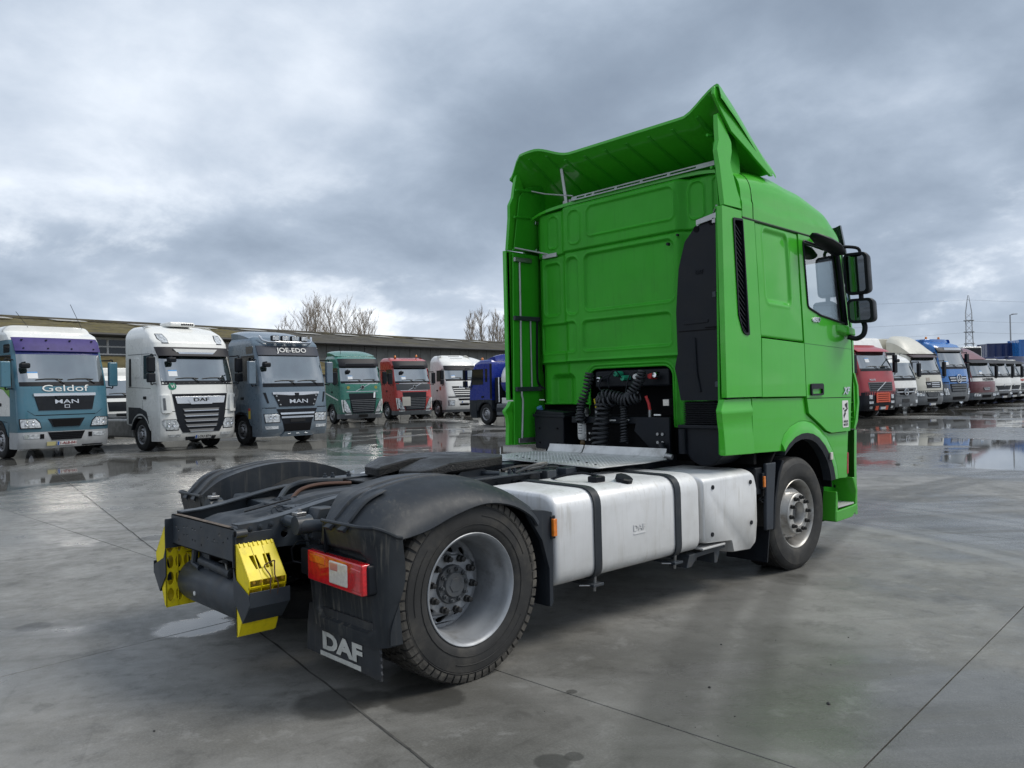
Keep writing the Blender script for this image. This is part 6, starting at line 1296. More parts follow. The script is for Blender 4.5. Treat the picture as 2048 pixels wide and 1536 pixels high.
class Lorry:
    def __init__(s, label, pc, head, body, prof, ztop, L=2.2, W=1.24, d=0.30, n=3.2, zb=1.0, rr=0.22, axle=-1.42, group=None, roofmat=None, zroof=None, cat='lorry', name='parked_lorry'):
        s.h = rad(head); s.W, s.L, s.d, s.n, s.zb, s.zt, s.rr, s.prof, s.axle = W, L, d, n, zb, ztop, rr, prof, axle
        c, q = math.cos(s.h), math.sin(s.h); lx, ly = axle, -1.06
        s.T = empty(name, (pc[0]-(lx*c-ly*q), pc[1]-(lx*q+ly*c), 0), s.h, label=label, cat=cat, group=group or 'lorries parked along the yard')
        s.body = body; s.rings(zb, zroof or ztop, 'cab_body', body)
        if zroof: s.rings(zroof+0.004, ztop, 'cab_roof', roofmat)
    def xf(s, z):
        P = s.prof
        if z <= P[0][0]: return P[0][1]
        for (a, b), (c, d) in zip(P, P[1:]):
            if z <= c: t = (z-a)/(c-a); return b+(d-b)*t
        return P[-1][1]
    def w(s, z):
        k = (z-(s.zt-s.rr))/s.rr
        return s.W-0.02*smooth01(1.8, s.zt, z)-(s.rr*0.8*(1-math.sqrt(max(0, 1-k*k))) if k > 0 else 0)
    def fx(s, y, z):
        a = min(0.9995, abs(y)/s.w(z)); return s.xf(z)-s.d*(1-(1-a**s.n)**(1/s.n))
    def ring(s, z, xb):
        w = s.w(z); m = 22; P = [(xb, -w, z), (xb*0.55, -w, z)]
        for i in range(m+1):
            t = PI*i/m; y = -w*math.cos(t); P.append((s.fx(y, z) if 0 < i < m else s.xf(z)-s.d, y, z))
        return P+[(xb*0.55, w, z), (xb, w, z)]
    def rings(s, z0, z1, name, m, xb=None):
        zs = sorted(set(frange(z0, z1, 0.14)+[p[0] for p in s.prof if z0 < p[0] < z1]+([s.zt-s.rr*k for k in (0.9, 0.7, 0.45, 0.25, 0.1, 0.03)] if z1 == s.zt else [])))
        zs = [z for z in zs if z0 <= z <= z1]
        R_ = [s.ring(z, (xb if xb is not None else -s.L)+(0.10*((max(0, z-(s.zt-s.rr))/s.rr)**2))) for z in zs]
        return MB().loft(R_).build(name, m, s.T, smooth=32)
    def f(s, name, rows, m, off=0.008, th=0.035, both=False, cols=10, parent=None, bevel=0.0, mid=0):
        """patch that follows the front of the cab; rows (z, y0, y1)"""
        R_ = []
        for a, b in zip(rows, rows[1:]):
            k = max(1, int(abs(b[0]-a[0])/0.12)); R_ += [tuple(a[i]+(b[i]-a[i])*q/k for i in range(3)) for q in range(k)]
        R_.append(rows[-1]); o = None
        for sg in ((1, -1) if both else (1,)):
            P = lambda i, j, e: (s.fx(sg*(R_[i][1]+(R_[i][2]-R_[i][1])*j/cols), R_[i][0])+e, sg*(R_[i][1]+(R_[i][2]-R_[i][1])*j/cols), R_[i][0])
            o = MB().sheet(lambda i, j: P(i, j, off), range(len(R_)), range(cols+1), off=lambda i, j: P(i, j, off-th)).build(name, m, parent or s.T, smooth=40, bevel=bevel)
        return o
    def sd(s, name, pts, m, off=0.006, th=0.02, sides=(-1, 1), r=0.0, parent=None, bevel=0.0):
        o = None
        for sg in sides:
            o = MB().plate(rpoly(pts, r) if r else pts, 0, 1, fn=lambda u, v, w: (u, sg*(s.w(v)+off-th*(1-w)), v)).build(name, m, parent or s.T, bevel=bevel)
        return o
    def txt(s, t, y, z, size, width, m, off=0.02, bold=0.0, name='lettering', parent=None, depth=0.006):
        return text_mesh(t, size, lambda u, v, w: (s.fx(y+u, z+v)+off+w, y+u, z+v), m, name, depth, width=width, bold=bold, parent=parent or s.T)
    def stxt(s, t, x, z, size, width, m, side=-1, bold=0.0):
        return text_mesh(t, size, lambda u, v, w: (x+(u if side < 0 else -u), side*(s.w(z)+0.012+w), z+v), m, 'lettering', 0.004, width=width, bold=bold, parent=s.T)
    def wheels(s, rear=(-5.1,), rim=True):
        for ax in (s.axle,)+tuple(rear):
            for sg in (-1, 1):
                W_ = empty('wheel', (ax, sg*1.06, 0.49), parent=s.T)
                for me, nm in ((TYRE_B, 'tyre'), (RIM_B, 'rim'), (HOLE_B, 'rim_holes')): link(nm, me, W_, M=Matrix.Diagonal((1, sg, 1, 1)))
    def chassis(s, x1=-6.0, tank=True, m=None):
        for sg in (-1, 1): MB().box(x1, -0.6, sg*0.42-0.05, sg*0.42+0.05, 0.72, 0.98).build('frame_rail', FRAME, s.T)
        MB().box(-2.1, -0.35, -0.85, 0.85, 0.45, 1.2).build('engine', DARK, s.T)
        if tank:
            for sg in (-1, 1): MB().box(-4.3, -2.1, sg*0.92-0.28, sg*0.92+0.28, 0.38, 0.95).build('fuel_tank', m or mat('far_tank', (0.24, 0.235, 0.22), 0.5, 0.3, var=0.2), s.T, bevel=0.07, seg=3)
        MB().box(-4.9, -3.9, -0.45, 0.45, 1.02, 1.12).build('fifth_wheel', BLACKP, s.T, bevel=0.02)
        for sg in (-1, 1): MB().plate([(-5.65, 0.95), (-5.4, 1.08), (-4.8, 1.08), (-4.55, 0.9), (-4.6, 0.88), (-4.85, 1.03), (-5.35, 1.03), (-5.6, 0.9)], sg*0.78, sg*1.22, 'y').build('mudguard', BLACKP, s.T)
    def arches(s, m, lip=BLACKP, z1=None):
        """lower side of the cab: wheel arch plate and step"""
        z1 = z1 or s.zb+0.02; a = arc(s.axle, 0.49, 0.60, 155, 25, 10)
        s.sd('wing', [(-s.L+0.02, z1), (-s.L+0.02, 0.82)]+a+[(-0.76, 0.62), (-0.72, z1)], m, 0.002, 0.25)
        a2 = arc(s.axle, 0.49, 0.60, 165, 15, 10); b2 = arc(s.axle, 0.49, 0.545, 15, 165, 10)
        s.sd('arch_lip', a2+b2, lip, 0.02, 0.26)
    def bumper(s, z0, z1, m, back=-0.72, off=0.0):
        zs = frange(z0, z1, 0.12); R_ = []
        for z in zs:
            w = s.W-0.006; P = [(back, -w, z)]
            for i in range(21):
                t = PI*i/20; y = -w*math.cos(t); P.append(((s.fx(y*0.995, z) if 0 < i < 20 else s.xf(z)-s.d)+off-0.03*smooth01(z0+0.2, z0, z), y, z))
            R_.append(P+[(back, w, z)])
        return MB().loft(R_).build('bumper', m, s.T, smooth=35)
    def mirrors(s, z0, z1, m=BLACKP, x=-0.22, y=0.20, w=0.24, split=True, arm=True):
        for sg in (-1, 1):
            yc = sg*(s.W+y); zm = (z0+z1)/2
            parts = [(z0+(z1-z0)*0.40, z1), (z0, z0+(z1-z0)*0.36)] if split else [(z0, z1)]
            for a, b in parts:
                o = MB().box(x-0.06, x+0.07, yc-w/2, yc+w/2, a, b).build('mirror', m, s.T, bevel=0.035, seg=3)
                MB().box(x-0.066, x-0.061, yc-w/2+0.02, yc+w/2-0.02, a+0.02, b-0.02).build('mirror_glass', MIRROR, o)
            if arm:
                for zz in (z1+0.05, z0-0.04): MB().tube(cr_interp([(x-0.15, sg*(s.W-0.03), zz), (x-0.02, sg*(s.W+y*0.6), zz), (x, yc, zz), (x, yc, zm)], 8), 0.02, 6).build('mirror_arm', BLACKP, s.T)
    def kerbm(s, z, y=-0.98, out=0.22):
        MB().tube([(s.fx(y, z)-0.02, y, z+0.06), (s.fx(y, z)+out, y*1.0, z+0.07)], 0.022, 6).build('mirror_arm', BLACKP, s.T)
        MB().box(s.fx(y, z)+out-0.09, s.fx(y, z)+out+0.08, y-0.14, y+0.12, z-0.10, z+0.05).build('kerb_mirror', BLACKP, s.T, bevel=0.045, seg=3)
    def screen(s, z0, z1, h0, h1, papers=((-0.72, 0.2),), dash=True):
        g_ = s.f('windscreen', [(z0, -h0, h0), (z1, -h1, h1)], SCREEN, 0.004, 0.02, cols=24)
        zz = z1-z0
        for y, v in papers:
            s.f('notice', [(z0+v, y-0.13, y+0.13), (z0+v+0.19, y-0.13, y+0.13)], PAPER, 0.012, 0.006, cols=4, parent=g_)
            s.f('notice_header', [(z0+v+0.155, y-0.13, y+0.13), (z0+v+0.19, y-0.13, y+0.13)], PBLUE, 0.014, 0.006, cols=4, parent=g_)
        for k in range(2):
            ya = -0.75+0.85*k
            MB().tube([(s.fx(ya+0.75, z0-0.02)+0.03, ya+0.75, z0-0.03), (s.fx(ya+0.55, z0+0.10)+0.035, ya+0.55, z0+0.10)], 0.013, 5).build('wiper_arm', BLACKT, g_)
            MB().tube([(s.fx(ya+q, z0+0.09)+0.03, ya+q, z0+0.085+0.03*math.sin(q*4)) for q in (0, 0.25, 0.5, 0.72)], 0.011, 5).build('wiper', BLACKT, g_)
        if dash: s.f('scuttle', [(z0-0.10, -h0*0.99, h0*0.99), (z0+0.02, -h0*0.99, h0*0.99)], BLACKP, 0.006, 0.02, cols=24, parent=g_)
        return g_
    def visor(s, z0, z1, h, m, proj=0.14, h1=None):
        n = 20
        fn = lambda k, j, e: (s.fx((h+((h1 or h)-h)*k)*(-1+2*j/n), z0+(z1-z0)*k)+0.02+proj*(1-k)**1.0-e, (h+((h1 or h)-h)*k)*(-1+2*j/n), z0+(z1-z0)*k)
        return MB().sheet(lambda k, j: fn(k, j, 0), [0, 0.33, 0.66, 1], range(n+1), off=lambda k, j: fn(k, j, 0.03)).build('sun_visor', m, s.T, smooth=40, bevel=0.006)
    def sidewin(s, z0, z1, xr=-1.38, xf=-0.42, top=None, drop=0.12):
        x1 = xf-(z1-z0)*0.16
        s.sd('door_window', rpoly([(xr, z0), (xf-0.15, z0-drop*0.0), (xf, z0-drop), (x1, z1), (xr, z1)], 0.04), SIDEGL, 0.005, 0.02)
        for x in (xr-0.10, ):
            s.sd('door_seam', [(x, 1.08), (x+0.012, 1.08), (x+0.012, z1+0.06), (x, z1+0.06)], DARK, 0.003, 0.01)
        o = s.sd('door_handle', rrect(xr-0.02, z0-0.62, xr+0.16, z0-0.53, 0.02), BLACKP, 0.02, 0.03)
    def lamps(s, rows, m=LAMPG, bezel=True, cols=6):
        if bezel: s.f('headlamp_bezel', [(r[0]+(-0.02 if i == 0 else 0.02), r[1]-0.02, r[2]+0.02) for i, r in enumerate(rows)], BLACKP, 0.006, 0.02, True, cols)
        s.f('headlamp', rows, m, 0.022, 0.03, True, cols, bevel=0.008)
        zc = sum(r[0] for r in rows)/len(rows); yc = sum(r[1]+r[2] for r in rows)/(2*len(rows))
        for sg in (-1, 1):
            for dy in (-0.08, 0.07):
                y = sg*(yc+dy); x = s.fx(y, zc)+0.024; MB().lathe([(0.001, -0.01), (0.035, 0.0), (0.05, 0.006), (0.055, 0.004), (0.055, -0.01)], c=(x, y, zc), axis='x', n=12).build('headlamp_reflector', CHROME, s.T)
    def plate(s, z, t, y=0.0, w=0.52, blue=True, m=None):
        o = s.f('number_plate', [(z-0.055, y-w/2, y+w/2), (z+0.055, y-w/2, y+w/2)], PLATEY, 0.05, 0.02, cols=4)
        if blue: s.f('plate_band', [(z-0.05, y-w/2+0.005, y-w/2+0.05), (z+0.05, y-w/2+0.005, y-w/2+0.05)], PLBLUE, 0.054, 0.006, cols=1, parent=o)
        if t: s.txt(t, y+0.03, z-0.0, 0.105, w*0.82, m or BLACKT, 0.055, 0.002, 'plate_lettering', o, 0.003)
    def beacons(s, pts):
        for x, y, z in pts:
            o = MB().lathe([(0.07, 0), (0.075, 0.03), (0.05, 0.04), (0.001, 0.04)], c=(x, y, z), axis='z', n=12).build('beacon', BLACKP, s.T)
            MB().lathe([(0.055, 0.04), (0.06, 0.10), (0.05, 0.16), (0.03, 0.18), (0.001, 0.18)], c=(x, y, z), axis='z', n=12).build('beacon_lens', BEAC, o)
    def mesh_bars(s, rows, m, k, h=0.03, off=0.03):
        (za, a0, a1), (zb_, b0, b1) = rows
        for i in range(k):
            f = (i+0.5)/k; z = za+(zb_-za)*f; y0 = a0+(b0-a0)*f; y1 = a1+(b1-a1)*f
            s.f('grille_bar', [(z-h/2, y0+0.03, y1-0.03), (z+h/2, y0+0.03, y1-0.03)], m, off, 0.04, cols=10)
    def spoiler(s, z0, z1, x0, x1, m, h=1.15):
        n = 16; fn = lambda a, b: (x0+(x1-x0)*a, -h+2*h*b/n, z0+(z1-z0)*math.sin(a*PI/2)*(1-0.35*abs(-1+2*b/n)**4))
        return MB().sheet(fn, frange(0, 1, 0.125), range(n+1), off=lambda a, b: (fn(a, b)[0], fn(a, b)[1]*0.98, z0-0.02)).build('roof_deflector', m, s.T, smooth=45, bevel=0.01)

PROF_MAN = [(0.2, -0.10), (0.5, -0.02), (0.9, 0.0), (1.3, -0.01), (2.0, -0.08), (2.2, -0.14), (3.05, -0.42), (3.3, -0.50), (3.5, -0.70), (3.62, -1.0)]
def man(label, pc, head, body, low, topm, ztop, teal):
    L = Lorry(label, pc, head, body, PROF_MAN if teal else PROF_MAN, ztop, d=0.26, n=3.6, rr=0.30, zroof=3.34 if teal else None, roofmat=topm)
    L.bumper(0.28, 0.74 if teal else 1.20, low); 
    if teal: L.bumper(0.745, 1.20, body, off=-0.004)
    L.arches(body); L.wheels(); L.chassis()
    z0 = 2.12 if teal else 1.98; L.screen(z0, 3.04 if teal else 2.94, 1.16, 1.13, papers=((-0.80, 0.12),) if teal else ())
    L.sidewin(2.10, 2.92, drop=0.18); L.sd('upper_window', rrect(-1.05, 2.98, -0.62, 3.22, 0.04), SIDEGL, 0.004, 0.02)
    L.kerbm(2.62, y=-1.02)
    return L
TEAL = paint('teal_paint', (0.050, 0.155, 0.215), 0.32, 0.5); WHITEP = paint('white_paint', (0.78, 0.78, 0.75), 0.3, 0.5, amt=0.05); CREAM = paint('cream_paint', (0.60, 0.58, 0.50), 0.35, 0.4)
SLATE = paint('slate_grey_paint', (0.105, 0.150, 0.195), 0.3, 0.6); PURPLE = mat('purple_visor', (0.060, 0.045, 0.17), 0.55, spec=0.3, var=0.1)
L = man('teal lorry with white roof and purple sun visor, lettered Geldof', (2.40, 22.25), -82, TEAL, paint('silver_bumper', (0.46, 0.48, 0.50), 0.4, 0.3), WHITEP, 3.78, True)
L.visor(3.02, 3.42, 1.16, PURPLE, 0.07); L.f('tinted_band', [(2.93, -1.13, 1.13), (3.05, -1.13, 1.13)], mat('blue_band', (0.03, 0.045, 0.22), 0.2), 0.008, 0.012, cols=20)
for y in (-0.95, -0.32, 0.32, 0.95):
    for z in (3.10, 3.34): MB().tube([(L.fx(y, z)+0.02, y, z), (L.fx(y, z)+0.10, y, z)], 0.022, 8).build('visor_stud', BLACKP, L.T)
L.f('grille', [(1.34, -0.72, 0.72), (1.76, -0.82, 0.82)], BLACKP, 0.02, 0.04, cols=16); L.f('chrome_trim', [(1.74, -0.83, 0.83), (1.82, -0.84, 0.84)], SILV, 0.035, 0.05, cols=16)
L.f('grille_cradle', [(1.66, -0.22, 0.22), (1.745, -0.30, 0.30)], BLACKP, 0.04, 0.04, cols=8); L.txt('MAN', 0.02, 1.575, 0.16, 0.64, SILV, 0.035, 0.0015, 'badge'); L.f('lion_emblem', [(1.40, -0.05, 0.09), (1.49, -0.05, 0.09)], SILV, 0.03, 0.02, cols=2); L.f('lion_emblem', [(1.415, -0.03, 0.07), (1.475, -0.02, 0.07)], BLACKP, 0.036, 0.02, cols=2)
L.txt('Geldof', 0.02, 1.95, 0.26, 1.26, WHITE, 0.012, 0.0)
L.f('panel_seam', [(1.195, -0.80, 0.80), (1.215, -0.82, 0.82)], DARK, 0.006, 0.02, cols=12); L.f('panel_seam', [(1.205, 0.82, 0.835), (1.34, 1.00, 1.015)], DARK, 0.006, 0.02, True, 2)
L.f('mid_grille', [(0.87, -0.36, 0.36), (1.10, -0.50, 0.50)], BLACKP, 0.01, 0.05, cols=8); L.f('mid_grille_slot', [(0.88, -0.34, 0.34), (1.07, -0.40, 0.40)], DARK, 0.016, 0.05, cols=8)
L.f('lower_grille', [(0.50, -0.40, 0.40), (0.725, -0.50, 0.50)], DARK, 0.012, 0.05, cols=8); L.mesh_bars([(0.52, -0.42, 0.42), (0.72, -0.5, 0.5)], BLACKP, 4, 0.015, 0.02)
L.lamps([(0.86, 0.68, 1.16), (1.00, 0.72, 1.18), (1.10, 0.82, 1.18)]); L.f('fog_lamp', [(0.56, 0.72, 1.10), (0.68, 0.74, 1.12)], LAMPG, 0.012, 0.03, True, 4, bevel=0.006); L.f('tow_eye', [(0.55, 0.60, 0.70), (0.68, 0.60, 0.70)], DARK, 0.014, 0.02, True, 3)
L.plate(0.40, '1-ALB-041', y=0.0, m=mat('plate_red', (0.25, 0.03, 0.04), 0.5)); L.f('yellow_label', [(0.34, -0.52, -0.28), (0.45, -0.52, -0.28)], mat('pale_yellow', (0.5, 0.45, 0.22), 0.6), 0.012, 0.02, cols=3)
L.f('cracked_bumper', [(0.30, 0.45, 1.0), (0.33, 0.45, 1.05)], DARK, 0.02, 0.05, cols=4)
L.mirrors(2.0, 2.72, m=TEAL, split=False, w=0.26, x=-0.30, y=0.22)
L.sd('white_side_decal', [(-2.15, 1.2), (-0.62, 1.2), (-0.62, 1.70), (-1.1, 1.95), (-2.15, 2.05)], WHITEP, 0.004, 0.01); L.sd('green_swoosh', [(-1.5, 2.05), (-1.0, 1.92), (-0.62, 1.72), (-0.62, 1.92), (-1.1, 2.08)], mat('lime_decal', (0.16, 0.36, 0.06), 0.4), 0.008, 0.01)
for y in (-0.6, 0.9):
    MB().tube([(-1.0, y, 3.74), (-1.3, y-0.2, 4.5 if y > 0 else 4.2)], 0.008, 4).build('aerial', BLACKT, L.T)

# white lorry next to it
PROF_DAF = [(0.25, -0.14), (0.45, -0.03), (0.9, 0.0), (1.7, -0.03), (2.05, -0.07), (2.95, -0.36), (3.1, -0.36), (3.3, -0.42), (3.6, -0.75), (3.78, -1.1), (3.86, -1.45)]
L = Lorry('white high-roofed lorry with silver DAF grille bar and roof lamps', (6.0, 21.50), -83.5, WHITEP, PROF_DAF, 3.87, L=2.35, d=0.30, n=3.2, rr=0.42)
L.bumper(0.30, 1.20, WHITEP); L.arches(WHITEP, z1=1.05); L.sd('dark_wing', [(-2.18, 0.82)]+arc(L.axle, 0.49, 0.66, 150, 30, 8)+[(-0.9, 1.0), (-1.0, 1.2), (-1.4, 1.32), (-2.18, 1.34)], GREYP, 0.012, 0.02); L.wheels(); L.chassis()
L.screen(2.10, 2.93, 1.17, 1.12, papers=((-0.80, 0.16),)); L.sidewin(2.20, 2.92, xr=-1.15)
L.visor(2.88, 3.16, 1.18, SMOKE, 0.14, 1.20); L.f('visor_chrome', [(3.0, -0.62, 0.62), (3.10, -0.72, 0.72)], WHITEP, 0.10, 0.06, cols=12)
L.f('visor_chrome', [(2.95, -0.55, 0.55), (3.0, -0.60, 0.60)], CHROME, 0.13, 0.05, cols=12)
L.f('roof_lamp', [(3.27, 0.78, 0.98), (3.42, 0.78, 1.06), (3.58, 0.84, 1.05)], BLACKP, 0.012, 0.02, True, 4); L.f('roof_lamp_glass', [(3.29, 0.80, 0.97), (3.42, 0.80, 1.04), (3.565, 0.86, 1.035)], LAMPG, 0.022, 0.02, True, 4)
L.f('grille', [(0.54, -0.60, 0.60), (0.75, -0.72, 0.72), (1.1, -0.80, 0.80), (1.72, -0.90, 0.90)], BLACKP, 0.012, 0.05, cols=16)
BARD = L.f('silver_bar', [(1.42, -0.76, 0.76), (1.64, -0.82, 0.82)], SILV, 0.035, 0.05, cols=16, bevel=0.01); L.f('badge_field', [(1.40, -0.34, 0.34), (1.43, -0.36, 0.36), (1.54, -0.44, 0.44)], SILV, 0.045, 0.04, cols=8); L.txt('DAF', 0.0, 1.53, 0.15, 0.50, BLACKT, 0.05, 0.002, 'badge')
for z, h in ((1.24, 0.60), (1.08, 0.58), (0.92, 0.56), (0.76, 0.52), (0.61, 0.42)):
    L.f('grille_slat', [(z-0.035, -h+0.05, h-0.05), (z+0.03, -h, h)], mat('mesh_grey', (0.20, 0.20, 0.20), 0.5, 0.5), 0.025, 0.03, cols=10); L.f('grille_slat_trim', [(z-0.05, -h+0.06, h-0.06), (z-0.03, -h+0.02, h-0.02)], CHROME, 0.045, 0.03, cols=10)
L.f('corner_deflector', [(1.14, 0.96, 1.19), (1.2, 0.94, 1.21), (1.62, 0.97, 1.22), (1.70, 1.0, 1.21)], WHITEP, 0.09, 0.12, True, 4, bevel=0.02)
L.f('deflector_slot', [(1.24, 1.10, 1.17), (1.60, 1.12, 1.18)], LGREY, 0.094, 0.05, True, 2)
L.lamps([(0.64, 0.74, 1.06), (0.78, 0.72, 1.16), (0.94, 0.80, 1.19)]); L.f('fog_lamp', [(0.42, 0.68, 0.98), (0.50, 0.66, 1.02)], LAMPG, 0.012, 0.03, True, 4)
L.f('bumper_inlet', [(0.30, -0.46, 0.46), (0.41, -0.50, 0.50)], BLACKP, 0.012, 0.04, cols=8); L.plate(0.40, 'LOU 874', y=0.05); L.f('panel_seam', [(1.19, -0.98, 0.98), (1.205, -0.98, 0.98)], DARK, 0.006, 0.02, cols=12)
L.f('side_panel_seam', [(1.72, 0.91, 0.92), (2.05, 0.91, 0.92)], DARK, 0.004, 0.01, True, 1)
VI = L.f('emission_sticker', [(1.84, -0.87, -0.87), (1.87, -0.96, -0.78), (1.95, -0.995, -0.745), (2.03, -0.96, -0.78), (2.06, -0.87, -0.87)], mat('sticker_green', (0.02, 0.20, 0.12), 0.4), 0.008, 0.01, cols=6); L.txt('VI', -0.87, 1.95, 0.13, 0.11, WHITE, 0.016, 0.003, parent=VI)
L.mirrors(2.08, 2.85, x=-0.25); L.kerbm(2.78, y=-0.85)
L.sd('side_vent', rpoly([(-2.12, 1.98), (-1.98, 1.98), (-1.98, 2.86), (-2.10, 2.86)], 0.04), BLACKP, 0.012, 0.02); L.sd('pressed_panel', rrect(-1.78, 2.25, -1.42, 2.86, 0.05), WHITEP, 0.012, 0.02, bevel=0.008); L.sd('belt_seam', [(-2.18, 1.96), (-0.7, 1.90), (-0.7, 1.912), (-2.18, 1.972)], DARK, 0.002, 0.006); L.sd('roof_seam', [(-2.18, 2.97), (-0.75, 2.95), (-0.75, 2.97), (-2.18, 2.99)], LGREY, 0.004, 0.01)
AC = MB().box(-1.75, -1.05, -0.42, 0.42, 3.85, 4.0).build('roof_air_conditioner', WHITEP, L.T, bevel=0.06, seg=3)
for k in range(6): MB().box(-1.05, -1.043, -0.05+0.07*k, 0.0+0.07*k, 3.90, 3.95).build('cooler_slot', DARK, AC)

# slate grey lorry with lamp bar
L = man('slate grey lorry with chrome roof lamp bar, lettered JOE-EDO', (9.06, 21.10), -86, SLATE, SLATE, None, 3.56, False)
L.visor(2.92, 3.24, 1.15, mat('slate_visor', (0.045, 0.052, 0.07), 0.55, spec=0.3), 0.04); L.txt('JOE-EDO', 0.05, 3.09, 0.21, 1.12, WHITE, 0.07, 0.002)
L.spoiler(3.50, 3.82, -1.0, -2.15, SLATE)
L.f('grille', [(1.24, -0.66, 0.66), (1.64, -0.84, 0.84)], BLACKP, 0.02, 0.04, cols=16); L.f('chrome_trim', [(1.60, -0.30, 0.30), (1.64, -0.86, 0.86), (1.71, -0.87, 0.87)], SILV, 0.035, 0.05, cols=16); L.txt('MAN', 0.05, 1.40, 0.18, 0.68, SILV, 0.035, 0.0015, 'badge'); L.f('lion_emblem', [(1.58, -0.07, 0.07), (1.68, -0.08, 0.08)], BLACKP, 0.045, 0.02, cols=3)
for sg in (-1, 1):
    for y, z in ((0.74, 1.58), (0.68, 1.44), (0.62, 1.30)): MB().lathe([(0.001, 0), (0.028, 0.0), (0.02, 0.015), (0.001, 0.02)], c=(L.fx(sg*y, z)+0.022, sg*y, z), axis='x', n=10).build('grille_stud', LAMPG, L.T)
L.f('front_lower_grille', [(0.42, -0.48, 0.48), (0.75, -0.55, 0.55), (1.16, -0.76, 0.76)], BLACKP, 0.012, 0.05, cols=12); L.f('grille_slat', [(0.98, -0.62, 0.62), (1.04, -0.64, 0.64)], CHROME, 0.035, 0.04, cols=12); L.f('grille_slat', [(0.86, -0.60, 0.60), (0.92, -0.60, 0.60)], CHROME, 0.035, 0.04, cols=12); L.f('plate_blank', [(0.73, -0.28, 0.28), (0.83, -0.28, 0.28)], BLACKT, 0.03, 0.04, cols=4); L.f('lower_inlet', [(0.44, -0.46, 0.46), (0.68, -0.50, 0.50)], DARK, 0.018, 0.03, cols=8)
L.lamps([(0.74, 0.66, 1.12), (0.96, 0.66, 1.16), (1.0, 0.72, 1.16)]); L.f('fog_lamp', [(0.52, 0.70, 1.12), (0.62, 0.70, 1.14)], LAMPG, 0.012, 0.03, True, 4); L.f('panel_seam', [(1.19, 0.76, 1.20), (1.215, 0.77, 1.20)], DARK, 0.006, 0.02, True, 4); L.f('intake', [(1.36, 1.0, 1.06), (1.70, 1.08, 1.16)], BLACKP, 0.01, 0.03, True, 2)
L.f('bumper_lip', [(0.26, -0.60, 0.60), (0.34, -0.52, 0.52), (0.42, -0.48, 0.48)], SLATE, 0.04, 0.05, cols=10)
for y in (-0.32, 0.0, 0.32): MB().box(L.fx(y, 0.34)+0.03, L.fx(y, 0.34)+0.055, y-0.06, y+0.06, 0.33, 0.36).build('running_lamp', LAMPG, L.T, bevel=0.006)
L.mirrors(1.98, 2.72, m=SLATE, split=False, w=0.26, x=-0.30, y=0.22)
L.sd('warning_sticker', rrect(-0.92, 0.86, -0.80, 1.20, 0.01), mat('sticker_yellow', (0.55, 0.40, 0.04), 0.5), 0.01, 0.01); L.sd('sticker_head', rrect(-0.92, 1.12, -0.80, 1.20, 0.01), REDHOSE, 0.014, 0.01)
RD = L.sd('round_picture_decal', circle(-1.85, 1.72, 0.30, 24), mat('decal_grey', (0.32, 0.33, 0.34), 0.5, var=0.7, vscale=7), 0.005, 0.01)
MB().tube([(-0.62, -0.98, 3.56), (-0.52, -0.92, 3.42), (-0.40, -0.80, 3.36), (-0.34, -0.4, 3.36), (-0.32, 0.0, 3.36), (-0.34, 0.4, 3.36), (-0.40, 0.80, 3.36), (-0.52, 0.92, 3.42), (-0.62, 0.98, 3.56)], 0.035, 10).build('lamp_bar', CHROME, L.T)
for y in (-0.54, -0.18, 0.18, 0.54):
    o = MB().box(-0.46, -0.33, y-0.14, y+0.14, 3.40, 3.57).build('spot_lamp', BLACKP, L.T, bevel=0.03, seg=3); MB().box(-0.332, -0.322, y-0.115, y+0.115, 3.42, 3.55).build('lens', LAMPG, o, bevel=0.004)

